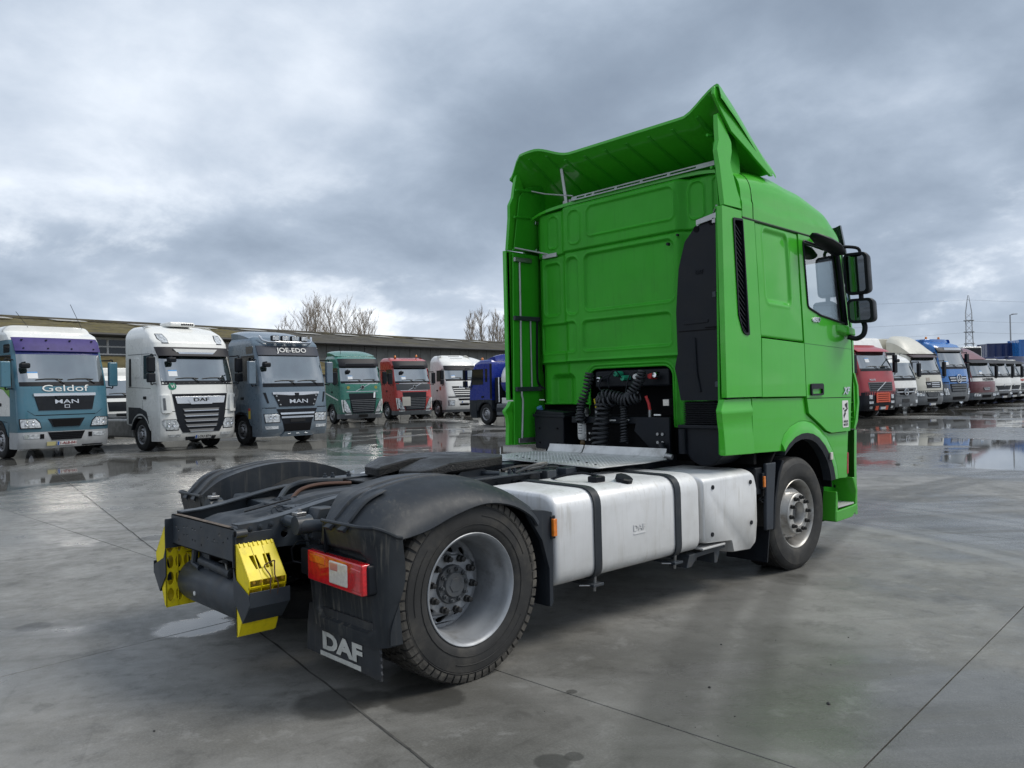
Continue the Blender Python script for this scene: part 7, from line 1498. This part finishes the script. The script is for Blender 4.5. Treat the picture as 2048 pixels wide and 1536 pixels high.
# green and red lorries farther back
PROF_FH = [(0.22, -0.10), (0.5, 0.0), (1.2, 0.0), (2.0, -0.10), (2.25, -0.18), (3.08, -0.48), (3.2, -0.42), (3.5, -0.55), (3.62, -0.85), (3.72, -1.25)]
def volvo(label, pc, head, body, ztop, band, lampsh=LAMPG):
    L = Lorry(label, pc, head, body, PROF_FH, ztop, d=0.32, n=2.9, rr=0.30)
    L.bumper(0.26, 0.52, LGREY); L.bumper(0.525, 1.30, body, off=-0.004); L.arches(body); L.wheels(); L.chassis()
    L.screen(2.26, 3.06, 1.16, 1.10, papers=((-0.62, 0.12),)); L.sidewin(2.28, 3.0, drop=0.28, xf=-0.45); L.visor(3.06, 3.50, 1.15, SMOKE, 0.10, 1.16); L.f('visor_band', [(3.14, -0.85, 0.85), (3.24, -0.85, 0.85)], mat('visor_grey', (0.10, 0.105, 0.115), 0.4), 0.105, 0.05, cols=12)
    L.f('roof_hatch', [(3.60, -0.5, 0.5), (3.71, -0.5, 0.5)], SMOKE, 0.01, 0.02, cols=8)
    L.f('grille', [(0.55, -0.60, 0.60), (0.8, -0.70, 0.70), (1.62, -0.80, 0.80)], BLACKP, 0.015, 0.05, cols=14); L.mesh_bars([(0.62, -0.62, 0.62), (1.30, -0.76, 0.76)], LGREY, 7, 0.03, 0.035); L.f('grille_gap', [(1.29, -0.95, 0.95), (1.31, -0.95, 0.95)], DARK, 0.03, 0.05, cols=12)
    L.f('badge_bar', [(1.74, -0.42, -0.36), (2.12, 0.42, 0.48)], SILV, 0.012, 0.02, cols=3); x = L.fx(0, 1.93); o = MB().tube([(x+0.03, 0.095*math.cos(a), 1.93+0.095*math.sin(a)) for a in [2*PI*k/16 for k in range(16)]], 0.02, 6, closed=True).build('badge_ring', SILV, L.T)
    MB().lathe([(0.001, -0.01), (0.075, -0.01), (0.075, 0.01), (0.001, 0.01)], c=(x+0.02, 0, 1.93), axis='x', n=16).build('badge_disc', BLACKT, L.T)
    L.f('lower_trim', [(1.70, -0.92, 0.92), (1.725, -0.92, 0.92)], SILV if band else body, 0.014, 0.02, cols=12); L.f('upper_trim', [(2.13, -0.95, 0.95), (2.155, -0.95, 0.95)], SILV, 0.014, 0.02, cols=12)
    L.f('headlamp_bezel', [(0.56, 0.66, 0.96), (0.75, 0.74, 1.12), (1.26, 1.0, 1.18)], BLACKP, 0.006, 0.02, True, 6); L.f('headlamp', [(0.60, 0.70, 0.95), (0.75, 0.77, 1.08), (1.05, 0.90, 1.10), (1.26, 1.02, 1.10)], lampsh, 0.016, 0.03, True, 6); L.f('lamp_blade', [(0.62, 1.08, 1.13), (1.0, 1.14, 1.18), (1.28, 1.12, 1.20)], WHITE, 0.02, 0.03, True, 2); L.f('fog_lamp', [(0.46, 0.70, 1.02), (0.54, 0.68, 1.06)], LAMPG, 0.016, 0.03, True, 4)
    L.mirrors(2.10, 2.78, x=-0.38, y=0.22, split=False, w=0.24, m=BLACKP); L.kerbm(2.82, y=-0.72, out=0.10)
    return L
GRN2 = paint('dark_green_paint', (0.012, 0.15, 0.105), 0.3, 0.6); RED2 = paint('red_paint', (0.42, 0.035, 0.03), 0.3, 0.6); DKG = mat('dark_front_panel', (0.03, 0.033, 0.037), 0.35, coat=0.3)
L = volvo('dark green lorry with black visor and white side stripe', (20.3, 34.4), -98, GRN2, 3.74, True); L.spoiler(3.66, 4.0, -0.95, -2.15, GRN2); L.sd('side_stripe', [(-2.18, 1.62), (-0.5, 1.24), (-0.5, 1.30), (-2.18, 1.69)], WHITEP, 0.006, 0.01); L.f('price_card', [(1.36, 0.60, 0.70), (1.66, 0.64, 0.74)], PAPER, 0.03, 0.01, cols=2); L.f('plate_blank', [(0.33, -0.26, 0.26), (0.48, -0.26, 0.26)], BLACKT, 0.02, 0.03, cols=4)
for y in (-0.8, 0.8): MB().lathe([(0.001, -0.01), (0.09, -0.01), (0.09, 0.004), (0.001, 0.004)], c=(L.fx(y, 1.93)+0.008, y, 1.93), axis='x', n=16).build('round_sticker', mat('sticker_gold', (0.30, 0.28, 0.06), 0.5), L.T)
MB().tube([(-1.3, -0.7, 3.7), (-1.3, -0.7, 4.1)], 0.012, 4).build('aerial', BLACKT, L.T)
L = volvo('red lorry with dark front band, two amber beacons and pale grille card', (25.3, 36.5), -99, RED2, 3.72, True); L.f('dark_band', [(1.74, -1.12, 1.12), (2.12, -1.14, 1.14)], DKG, 0.009, 0.02, cols=20)
L.f('pale_card', [(0.80, -0.86, -0.34), (1.34, -0.86, -0.34)], mat('card_beige', (0.42, 0.41, 0.37), 0.7), 0.06, 0.01, cols=3); L.beacons([(-1.15, -0.72, 3.68), (-1.15, 0.72, 3.72)])
# white lorry with slatted grille
PROF_IV = [(0.3, -0.12), (0.55, 0.0), (1.1, 0.0), (1.4, -0.02), (2.2, -0.18), (2.35, -0.24), (3.0, -0.46), (3.25, -0.50), (3.5, -0.70), (3.75, -1.05), (3.9, -1.4)]
L = Lorry('white lorry with wide slatted grille between the red and blue lorries', (29.3, 36.7), -99, WHITEP, PROF_IV, 3.92, d=0.36, n=2.8, rr=0.5)
L.bumper(0.45, 1.22, WHITEP); L.bumper(0.28, 0.445, LGREY, off=-0.03); L.arches(LGREY); L.wheels(); L.chassis(); L.screen(2.36, 2.98, 1.14, 1.08, papers=((-0.62, 0.08),)); L.sidewin(2.25, 2.95, drop=0.35); L.visor(2.96, 3.24, 1.14, SMOKE, 0.05); L.f('roof_hatch', [(3.70, -0.45, 0.45), (3.86, -0.4, 0.4)], SMOKE, 0.01, 0.02, cols=8)
L.f('grille', [(1.30, -0.62, 0.62), (1.92, -0.82, 0.82)], BLACKP, 0.012, 0.04, cols=12); L.mesh_bars([(1.32, -0.66, 0.66), (1.84, -0.82, 0.82)], WHITEP, 4, 0.055, 0.035); L.txt('IVECO', 0.02, 1.86, 0.13, 0.72, SILV, 0.05, 0.004, 'badge'); L.f('panel_seam', [(1.20, -1.1, 1.1), (1.28, -1.1, 1.1)], BLACKP, 0.006, 0.03, cols=16)
L.lamps([(0.72, 0.72, 1.10), (1.02, 0.70, 1.12)]); L.f('inlet', [(1.02, -0.40, 0.40), (1.14, -0.46, 0.46)], DARK, 0.012, 0.03, cols=8); L.f('inlet', [(0.70, -0.32, 0.32), (0.82, -0.38, 0.38)], DARK, 0.012, 0.03, cols=8); L.plate(0.92, '', y=0.05); L.mirrors(2.05, 2.95, x=-0.30)
L.sd('orange_mark', rrect(-1.0, 1.68, -0.82, 1.92, 0.02), mat('orange_decal', (0.5, 0.12, 0.05), 0.5), 0.006, 0.01, sides=(-1,))
# white roof glimpsed behind it
L = Lorry('white lorry behind the slatted-grille one, only its roof deflector showing', (33.2, 39.8), -92, WHITEP, PROF_FH, 3.72, rr=0.3); L.bumper(0.28, 1.1, WHITEP); L.wheels(); L.chassis(); L.screen(2.26, 3.06, 1.16, 1.1, papers=()); L.spoiler(3.64, 4.05, -0.95, -2.15, WHITEP)
# another one behind, seen in the gap between the teal and the white lorry
L = Lorry('white flat-roofed lorry seen in the gap between teal and white lorries', (7.6, 33.0), -86, WHITEP, [(0.25, -0.1), (0.5, 0), (1.4, 0), (2.4, -0.25), (2.6, -0.4)], 2.75, L=1.9, rr=0.15); L.bumper(0.3, 1.0, LGREY); L.wheels(); L.chassis(); L.screen(1.75, 2.4, 1.1, 1.08, papers=()); L.f('grille', [(1.1, -0.8, 0.8), (1.5, -0.85, 0.85)], BLACKP, 0.012, 0.04); L.lamps([(0.6, 0.7, 1.1), (0.8, 0.7, 1.1)]); L.mirrors(1.6, 2.3, split=False)
MB().box(-7.0, -2.1, -1.25, 1.25, 1.05, 3.0).build('box_body', WHITEP, L.T, bevel=0.03)

# royal blue tanker seen from the side
BLUE = paint('royal_blue_paint', (0.008, 0.028, 0.26), 0.28, 0.7)
PROF_D = [(0.3, -0.10), (0.6, 0.0), (1.3, 0.0), (1.85, -0.06), (2.65, -0.32), (2.85, -0.45), (3.0, -0.75)]
h_ = rad(86); pcw = (22.5, 24.2); L = Lorry('royal blue day-cab tanker lorry with amber beacon, seen side on', (pcw[0]+2.12*math.sin(h_), pcw[1]-2.12*math.cos(h_)), 86, BLUE, PROF_D, 3.05, L=1.95, d=0.26, rr=0.2, zb=1.15)
L.bumper(0.30, 1.15, GREYP); L.arches(GREYP, z1=1.17); L.wheels(rear=(-4.6, -5.9)); L.chassis(-8.0, tank=False); L.screen(1.9, 2.66, 1.12, 1.08, papers=()); L.sidewin(1.88, 2.62, xr=-1.30, xf=-0.30, drop=0.30)
L.sd('rear_quarter_window', rrect(-1.62, 2.0, -1.45, 2.62, 0.03), SIDEGL, 0.006, 0.02); L.sd('rear_corner', [(-1.95, 1.2), (-1.80, 1.2), (-1.80, 2.85), (-1.95, 2.85)], BLACKP, 0.008, 0.02)
L.spoiler(2.98, 3.30, -1.1, -1.95, BLUE, 1.0); L.beacons([(-0.75, 0.85, 3.0)]); L.mirrors(1.78, 2.62, x=-0.05, y=0.14); L.lamps([(0.6, 0.7, 1.1), (0.85, 0.7, 1.1)])
MB().box(-2.35, -2.05, 0.75, 1.15, 1.0, 2.2).build('exhaust_box', BLACKP, L.T, bevel=0.04); MB().tube([(-2.4, 1.17, 1.05), (-2.4, 1.17, 2.2)], 0.03, 8).build('grab_rail', CHROME, L.T)
MB().box(-3.7, -2.2, 0.55, 1.2, 0.42, 0.98).build('fuel_tank', LGREY, L.T, bevel=0.06); MB().box(-3.7, -2.2, 1.19, 1.21, 0.60, 0.80).build('side_guard', GREYP, L.T)
rg = [[(x, 1.22*k*math.cos(a), 2.1+1.0*k*math.sin(a)) for a in [2*PI*i/28 for i in range(28)]] for x, k in ((-2.3, 0.3), (-2.32, 0.6), (-2.42, 0.85), (-2.6, 0.97), (-2.8, 1.0), (-8.2, 1.0), (-8.4, 0.9))]
TB = MB().loft(rg).build('tank_body', WHITEP, L.T, smooth=50); MB().sheet(lambda x, a: (x, 1.225*math.cos(a), 2.1+1.005*math.sin(a)), [-2.6, -8.2], [rad(q) for q in range(-32, -4, 4)]).build('blue_stripe', BLUE, TB); MB().box(-8.0, -2.5, -1.1, 1.1, 0.98, 1.25).build('tank_cradle', WHITEP, L.T, bevel=0.02)

# ---- right-hand row
HR = -101
def cabover(label, pc, body, prof, ztop, L_=2.0, **k):
    sc_ = k.pop('size', 1.0)
    q = Lorry(label, (pc[0]-0.95, pc[1]+0.88), HR+k.pop('dh', 0), body, prof, ztop, L=L_, **k); q.T.scale = (sc_, sc_, sc_); return q
RED3 = paint('faded_red_paint', (0.34, 0.022, 0.030), 0.35, 0.4)
L = cabover('faded red older lorry with orange lower grille and red visor', (32.78, 10.76), RED3, [(0.3, -0.08), (0.6, 0), (1.15, 0.0), (1.7, -0.08), (2.12, -0.16), (2.86, -0.46), (3.0, -0.55), (3.15, -0.9)], 3.2, d=0.28, n=3.4, rr=0.25)
L.bumper(0.34, 1.13, BLACKP); L.arches(RED3); L.wheels(); L.chassis(); L.screen(2.14, 2.86, 1.13, 1.04, papers=((-0.55, 0.28),)); L.sidewin(2.05, 2.80, xr=-1.3); L.visor(2.88, 3.10, 1.12, mat('red_visor', (0.40, 0.03, 0.035), 0.3, coat=0.4), 0.22)
L.f('grille', [(1.18, -0.80, 0.80), (1.56, -0.84, 0.84)], LGREY, 0.012, 0.04, cols=12); L.mesh_bars([(1.20, -0.78, 0.78), (1.54, -0.82, 0.82)], BLACKP, 4, 0.045, 0.03); L.f('diagonal_bar', [(1.18, -0.40, -0.34), (1.56, 0.30, 0.36)], SILV, 0.04, 0.02, cols=2); L.txt('VOLVO', -0.55, 1.66, 0.11, 0.42, SILV, 0.012, 0.002, 'badge')
ORG = mat('orange_grille', (0.62, 0.10, 0.05), 0.45); L.f('lower_grille', [(0.68, -0.42, 0.50), (1.10, -0.42, 0.50)], DARK, 0.02, 0.04, cols=8); L.mesh_bars([(0.68, -0.45, 0.53), (1.12, -0.45, 0.53)], ORG, 5, 0.06, 0.045); L.f('grille_post', [(0.68, -0.44, -0.34), (1.10, -0.44, -0.34)], ORG, 0.045, 0.03, cols=2); L.f('grille_post', [(0.68, 0.44, 0.52), (1.10, 0.44, 0.52)], ORG, 0.045, 0.03, cols=2)
L.f('round_lamp', [(0.84, 0.66, 0.86), (1.02, 0.66, 0.86)], LAMPG, 0.02, 0.03, True, 4, bevel=0.02); L.f('indicator', [(0.64, 0.62, 0.88), (0.74, 0.62, 0.88)], LAMPG, 0.02, 0.03, True, 4); L.f('fog_lamp', [(0.42, 0.66, 0.82), (0.52, 0.66, 0.82)], LAMPG, 0.02, 0.03, True, 4); L.f('orange_square', [(0.36, 0.24, 0.44), (0.54, 0.24, 0.44)], ORG, 0.02, 0.03, True, 3); L.plate(0.44, '', y=0.02, w=0.40); L.mirrors(1.95, 2.75, split=False, x=-0.30, w=0.22); L.kerbm(2.5, y=1.0, out=0.45)
L.f('bonnet_seam', [(1.15, -1.12, 1.12), (1.165, -1.12, 1.12)], DARK, 0.006, 0.02, cols=16); MB().tube(cr_interp([(-2.1, -0.3, 3.2), (-2.1, -0.3, 3.55), (-2.0, -0.3, 3.72), (-1.75, -0.3, 3.74)], 10), 0.06, 8).build('snorkel', BLACKP, L.T)
MB().box(-7.5, -2.2, -1.25, 1.25, 1.1, 3.6).build('box_body', WHITEP, L.T, bevel=0.06, seg=3)

L = cabover('white box lorry with grey bumper beside the faded red lorry', (35.86, 10.97), WHITEP, [(0.3, -0.06), (0.55, 0), (1.25, 0), (1.65, -0.06), (2.5, -0.34), (2.65, -0.5), (2.78, -0.8)], 2.82, d=0.34, n=2.9, rr=0.22, L_=1.75)
L.bumper(0.40, 1.0, LGREY); L.arches(LGREY); L.wheels(); L.chassis(); L.screen(1.70, 2.52, 1.14, 1.08, papers=((-0.75, 0.18),)); L.sidewin(1.72, 2.45, xr=-1.2)
L.f('grille', [(0.90, -0.66, 0.66), (1.26, -0.92, 0.92)], LGREY, 0.012, 0.04, cols=12); L.f('grille_slot', [(1.12, -0.55, 0.55), (1.20, -0.62, 0.62)], DARK, 0.018, 0.03, cols=8); L.f('grille_slot', [(0.95, -0.42, 0.42), (1.04, -0.50, 0.50)], DARK, 0.018, 0.03, cols=8); L.f('grille_slat', [(1.06, -0.66, 0.66), (1.10, -0.7, 0.7)], SILV, 0.03, 0.03, cols=10)
def star(L, z, r):
    x = L.fx(0, z)+0.05; o = MB().tube([(x, r*math.cos(a), z+r*math.sin(a)) for a in [2*PI*k/18 for k in range(18)]], r*0.11, 6, closed=True)
    for k in range(3): a = PI/2+2*PI*k/3; o.tube([(x, 0, z), (x, r*math.cos(a), z+r*math.sin(a))], [r*0.16, r*0.05], 5)
    o.build('star_badge', CHROME, L.T)
star(L, 1.08, 0.15); L.lamps([(0.86, 0.92, 1.16), (1.12, 1.0, 1.18)]); L.f('low_lamp', [(0.56, 0.80, 1.05), (0.70, 0.80, 1.08)], LAMPG, 0.012, 0.03, True, 4); L.f('plate_blank', [(0.60, -0.26, 0.26), (0.76, -0.26, 0.26)], BLACKT, 0.02, 0.03, cols=4); L.f('low_lamp', [(0.44, 0.34, 0.52), (0.52, 0.34, 0.52)], LAMPG, 0.02, 0.03, True, 2); L.mirrors(1.75, 2.4, split=False, w=0.2); MB().box(-0.95, -0.75, -0.45, 0.45, 2.80, 2.92).build('roof_beam', BLACKP, L.T, bevel=0.03)
MB().plate([(-8.0, 1.05), (-1.85, 1.05), (-1.85, 3.1), (-2.1, 3.66), (-2.3, 3.72), (-8.0, 3.72)], -1.25, 1.25, 'y').build('box_body', WHITEP, L.T, bevel=0.05, seg=3)

L = cabover('cream lorry with brown visor and tall roof deflector', (39.9, 11.25), CREAM, [(0.35, -0.06), (0.6, 0), (1.3, 0), (1.9, -0.08), (2.72, -0.36), (2.85, -0.5), (2.95, -0.8)], 2.98, d=0.34, n=2.9, rr=0.25, L_=1.8)
L.bumper(0.38, 1.05, LGREY); L.arches(LGREY); L.wheels(); L.chassis(); L.screen(1.95, 2.72, 1.12, 1.06, papers=((-0.75, 0.06),)); L.sidewin(1.85, 2.6, xr=-1.2); L.visor(2.72, 2.92, 1.12, mat('brown_visor', (0.06, 0.042, 0.047), 0.5, spec=0.3), 0.24); L.spoiler(2.92, 3.88, -0.5, -1.75, CREAM, 1.05)
L.f('grille', [(1.20, -0.46, 0.80), (1.52, -0.50, 0.84)], BLACKP, 0.012, 0.04, cols=10); L.mesh_bars([(1.22, -0.10, 0.66), (1.50, -0.10, 0.66)], SILV, 3, 0.04, 0.03); L.txt('DAF', -0.30, 1.40, 0.11, 0.30, SILV, 0.03, 0.003, 'badge'); L.f('panel_seam', [(1.06, -1.1, 1.1), (1.08, -1.1, 1.1)], DARK, 0.006, 0.02, cols=14); L.lamps([(0.80, 0.66, 1.10), (0.94, 0.66, 1.14)]); L.f('lower_grille', [(0.78, -0.40, 0.40), (1.0, -0.55, 0.55)], BLACKP, 0.012, 0.04, cols=8); L.mesh_bars([(0.80, -0.38, 0.38), (0.98, -0.5, 0.5)], LGREY, 3, 0.03, 0.02); L.f('inlet', [(0.52, -0.40, 0.40), (0.68, -0.46, 0.46)], DARK, 0.012, 0.03, cols=8); L.plate(0.40, '', y=0.0); L.mirrors(1.75, 2.5, split=False, w=0.2); L.sd('orange_card', rrect(-0.70, 1.28, -0.55, 1.60, 0.01), ORLENS, 0.008, 0.01); L.f('price_card', [(1.56, -0.45, -0.15), (1.72, -0.45, -0.15)], mat('card_pale', (0.4, 0.35, 0.30), 0.6), 0.012, 0.01, cols=2)
MB().box(-7.5, -2.0, -1.25, 1.25, 1.1, 3.75).build('box_body', CREAM, L.T, bevel=0.04)

AZURE = paint('azure_blue_paint', (0.02, 0.155, 0.46), 0.28, 0.6)
L = cabover('azure blue lorry with grey lower front and amber beacons', (44.64, 11.59), AZURE, [(0.3, -0.08), (0.55, 0), (1.3, 0), (2.0, -0.10), (2.85, -0.36), (3.0, -0.36), (3.2, -0.55), (3.35, -1.0)], 3.5, d=0.34, n=2.9, rr=0.3, size=1.09)
L.bumper(0.36, 1.32, LGREY); L.arches(LGREY, z1=1.02); L.wheels(); L.chassis(); L.screen(2.08, 2.84, 1.13, 1.06, papers=((-0.68, 0.10),)); L.sidewin(2.05, 2.78, xr=-1.3); L.visor(2.84, 3.06, 1.14, SMOKE, 0.12); L.f('visor_chrome', [(2.92, -0.7, 0.8), (3.04, -0.7, 0.8)], SILV, 0.10, 0.04, cols=10)
L.f('grille', [(1.34, -0.70, 0.70), (1.62, -0.78, 0.78)], BLACKP, 0.012, 0.04, cols=12); L.mesh_bars([(1.36, -0.7, 0.7), (1.60, -0.76, 0.76)], SILV, 2, 0.05, 0.03); star(L, 1.50, 0.20); L.f('lower_grille', [(0.86, -0.62, 0.62), (1.26, -0.72, 0.72)], BLACKP, 0.012, 0.04, cols=12); L.mesh_bars([(0.88, -0.6, 0.6), (1.24, -0.7, 0.7)], LGREY, 3, 0.07, 0.03); L.lamps([(0.70, 0.78, 1.06), (1.02, 0.90, 1.14)]); L.f('inlet', [(0.46, -0.50, 0.50), (0.62, -0.56, 0.56)], DARK, 0.012, 0.03, cols=8); L.mirrors(2.0, 2.75, x=-0.38); L.beacons([(-1.3, -0.55, 3.46), (-1.3, 0.55, 3.46)]); L.sd('orange_card', rrect(-1.0, 1.12, -0.8, 1.35, 0.01), ORLENS, 0.03, 0.01); L.f('upper_wing', [(1.30, 0.82, 1.20), (1.34, 0.82, 1.20)], DARK, 0.01, 0.02, True, 3)
# lamp arch of the lorry squeezed behind
L = cabover('white lorry with chrome roof arch and beacon between cream and azure lorries', (42.3, 13.9), WHITEP, PROF_D, 3.15, L_=2.0, rr=0.2); L.bumper(0.3, 1.1, LGREY); L.wheels(); L.chassis(); L.screen(1.9, 2.66, 1.12, 1.08, papers=()); L.visor(2.66, 2.9, 1.12, SMOKE, 0.2); MB().tube(cr_interp([(-0.9, -1.05, 3.0), (-0.85, -1.0, 3.35), (-0.85, -0.6, 3.5), (-0.85, 0.6, 3.5), (-0.85, 1.0, 3.35), (-0.9, 1.05, 3.0)], 20), 0.04, 8).build('roof_arch', CHROME, L.T); L.beacons([(-0.85, -0.5, 3.5), (-0.85, 0.5, 3.5)])

MAROON = paint('maroon_paint', (0.13, 0.012, 0.020), 0.32, 0.5)
PROF_R = [(0.35, -0.05), (0.55, 0), (1.2, 0), (1.55, -0.05), (2.35, -0.32), (2.5, -0.5), (2.58, -0.8)]
def midlum(label, pc, body, ztop, spoil=None, dh=0, visor=True):
    L = cabover(label, pc, body, PROF_R, ztop, d=0.36, n=2.8, rr=0.2, L_=1.7, dh=dh, size=1.08)
    L.bumper(0.34, 0.72, LGREY); L.bumper(0.725, 1.1, body, off=-0.004); L.arches(body); L.wheels(rear=(-4.8,)); L.chassis(-5.5, tank=False); L.screen(1.62, 2.34, 1.1, 1.04, papers=((-0.35, 0.10),)); L.sidewin(1.62, 2.3, xr=-1.1)
    if visor: L.visor(2.34, 2.58, 1.12, SMOKE, 0.26)
    L.lamps([(0.52, 0.60, 1.08), (0.66, 0.60, 1.10)]); L.f('inlet', [(0.46, -0.42, 0.42), (0.60, -0.46, 0.46)], DARK, 0.012, 0.03, cols=8); L.mirrors(1.55, 2.2, split=False, w=0.2)
    if spoil: L.spoiler(2.56, spoil, -0.55, -1.65, body, 1.05)
    return L
L = midlum('maroon lorry with white band lettered H.ESSERS', (50.47, 11.99), MAROON, 2.62, 3.25); L.f('white_band', [(1.34, -1.2, 1.2), (1.54, -1.2, 1.2)], WHITE, 0.008, 0.02, cols=20); L.txt('H.ESSERS', 0.22, 1.44, 0.19, 1.15, BLACKT, 0.02, 0.005); L.sd('side_band', [(-1.68, 1.34), (-0.36, 1.34), (-0.36, 1.54), (-1.68, 1.54)], WHITE, 0.008, 0.01); L.f('grille', [(0.86, -0.26, 0.26), (1.0, -0.38, 0.38)], BLACKP, 0.012, 0.03, cols=8); L.mesh_bars([(0.86, -0.26, 0.26), (1.0, -0.38, 0.38)], SILV, 2, 0.03, 0.02)
L.stxt('H.E', -0.75, 1.14, 0.2, 0.4, WHITE)
MB().box(-6.2, -1.75, -1.24, 1.24, 1.05, 3.2).build('box_body', MAROON, L.T, bevel=0.04)
for k, (pc, lb) in enumerate((((54.78, 12.3), 'white lorry with dark visor just right of the maroon one'), ((57.42, 12.48), 'white lorry half hidden behind another white one, far right row'), ((59.68, 12.64), 'white lorry with red lettering on its front, far end of the right row'))):
    L = midlum(lb, pc, WHITEP, 2.64, None)
    if k < 2:
        L.f('grille', [(0.80, -0.60, 0.60), (1.05, -0.85, 0.85)], BLACKP, 0.012, 0.03, cols=8); L.f('grille_trim', [(0.76, -0.56, 0.56), (0.80, -0.60, 0.60)], SILV, 0.02, 0.03, cols=8); L.f('diamond_badge', [(0.98, 0.0, 0.0), (1.06, -0.05, 0.05), (1.14, 0.0, 0.0)], SILV, 0.03, 0.02, cols=2)
    else:
        L.f('grille', [(0.80, -0.60, 0.60), (1.15, -0.60, 0.60)], BLACKP, 0.012, 0.03, cols=8); L.mesh_bars([(0.82, -0.58, 0.58), (1.13, -0.58, 0.58)], LGREY, 3, 0.04, 0.02); L.txt('TRANS', 0.0, 1.34, 0.2, 1.3, mat('red_print', (0.5, 0.06, 0.05), 0.5), 0.012, 0.006)
    L.plate(0.40, '')
    MB().box(-6.0, -1.75, -1.24, 1.24, 1.05, 2.7).build('box_body', WHITEP, L.T, bevel=0.04)
DKB = paint('dark_blue_paint', (0.012, 0.025, 0.10), 0.4, 0.3)
L = midlum('dark blue lorry cut off by the right edge of the picture', (63.2, 12.88), DKB, 2.9, None, visor=False)
MB().box(-6.5, -1.75, -1.24, 1.24, 1.05, 2.9).build('box_body', DKB, L.T, bevel=0.04)

# ---- boxes behind the right-hand row
def container(label, c, head, size, m, name='shipping_container', cat='container'):
    T = empty(name, (c[0], c[1], 0), rad(head), label=label, cat=cat); lx, ly, lz, z0 = size
    n = int(lx/0.14); f = lambda u, sg: (lambda k: sg*(ly/2-(0.035 if (k % 4) in (1, 2) else 0)))(int(u/0.14*1.0))
    for sg in (-1, 1):
        MB().sheet(lambda i, z: (-lx/2+lx*i/n, sg*(ly/2-(0.035 if i % 4 in (1, 2) else 0)), z), range(n+1), [z0+0.12, z0+lz-0.1], off=lambda i, z: (-lx/2+lx*i/n, sg*(ly/2-0.05), z)).build('corrugated_side', m, T, smooth=0)
    n2 = int(ly/0.14)
    for sg in (-1, 1): MB().sheet(lambda i, z: (sg*(lx/2-(0.035 if i % 4 in (1, 2) else 0)), -ly/2+ly*i/n2, z), range(n2+1), [z0+0.12, z0+lz-0.1], off=lambda i, z: (sg*(lx/2-0.05), -ly/2+ly*i/n2, z)).build('corrugated_end', m, T, smooth=0)
    MB().box(-lx/2, lx/2, -ly/2, ly/2, z0+lz-0.1, z0+lz).build('roof', m, T, bevel=0.01); MB().box(-lx/2, lx/2, -ly/2, ly/2, z0, z0+0.12).build('floor_frame', m, T)
    for sx in (-1, 1):
        for sy in (-1, 1): MB().box(sx*lx/2-0.09, sx*lx/2+0.09, sy*ly/2-0.09, sy*ly/2+0.09, 0 if z0 < 2 else z0, z0+lz).build('corner_post', m, T)
    return T
for u, dp, sz, m, lb in ((2040, 74, (6.0, 2.45, 2.35, 2.4), DKB, 'dark navy shipping container stacked behind the white lorries'), (2040, 74.01, (6.0, 2.45, 2.39, 0.0), DKB, 'dark navy container at the bottom of the stack'), (2105, 72, (6.0, 2.45, 2.45, 2.5), AZURE, 'bright blue container at the right edge of the picture'), (2105, 72.01, (6.0, 2.45, 2.49, 0.0), DKB, 'navy container under the bright blue one at the edge')):
    p = world_at(u, 760, dp); container(lb, (p.x, p.y), -55, sz, m)
p = world_at(1935, 760, 66)
T = empty('refrigerated_trailer', (p.x, p.y, 0), rad(-115), label='white refrigerated trailer with black cooling unit behind the azure lorry', cat='trailer')
MB().box(-12, 0, -1.28, 1.28, 1.1, 4.0).build('trailer_body', WHITEP, T, bevel=0.04); CU = MB().box(0, 0.55, -1.0, 1.0, 2.6, 4.2).build('cooling_unit', WHITEP, T, bevel=0.08, seg=3)
MB().box(0.55, 0.62, -0.85, 0.85, 3.3, 4.1).build('cooling_grille', BLACKP, CU, bevel=0.03); MB().box(-9.8, -1.0, -0.9, 0.9, 0.7, 1.1).build('underframe', FRAME, T)
for ax in (-9.8, -8.5, -7.2):
    for sg in (-1, 1):
        W_ = empty('wheel', (ax, sg*1.06, 0.49), parent=T)
        for me, nm in ((TYRE_B, 'tyre'), (RIM_B, 'rim')): link(nm, me, W_, M=Matrix.Diagonal((1, sg, 1, 1)))
for y in (-0.8, 0.8): MB().box(-1.9, -1.8, y-0.06, y+0.06, 0.0, 1.1).build('landing_leg', FRAME, T)
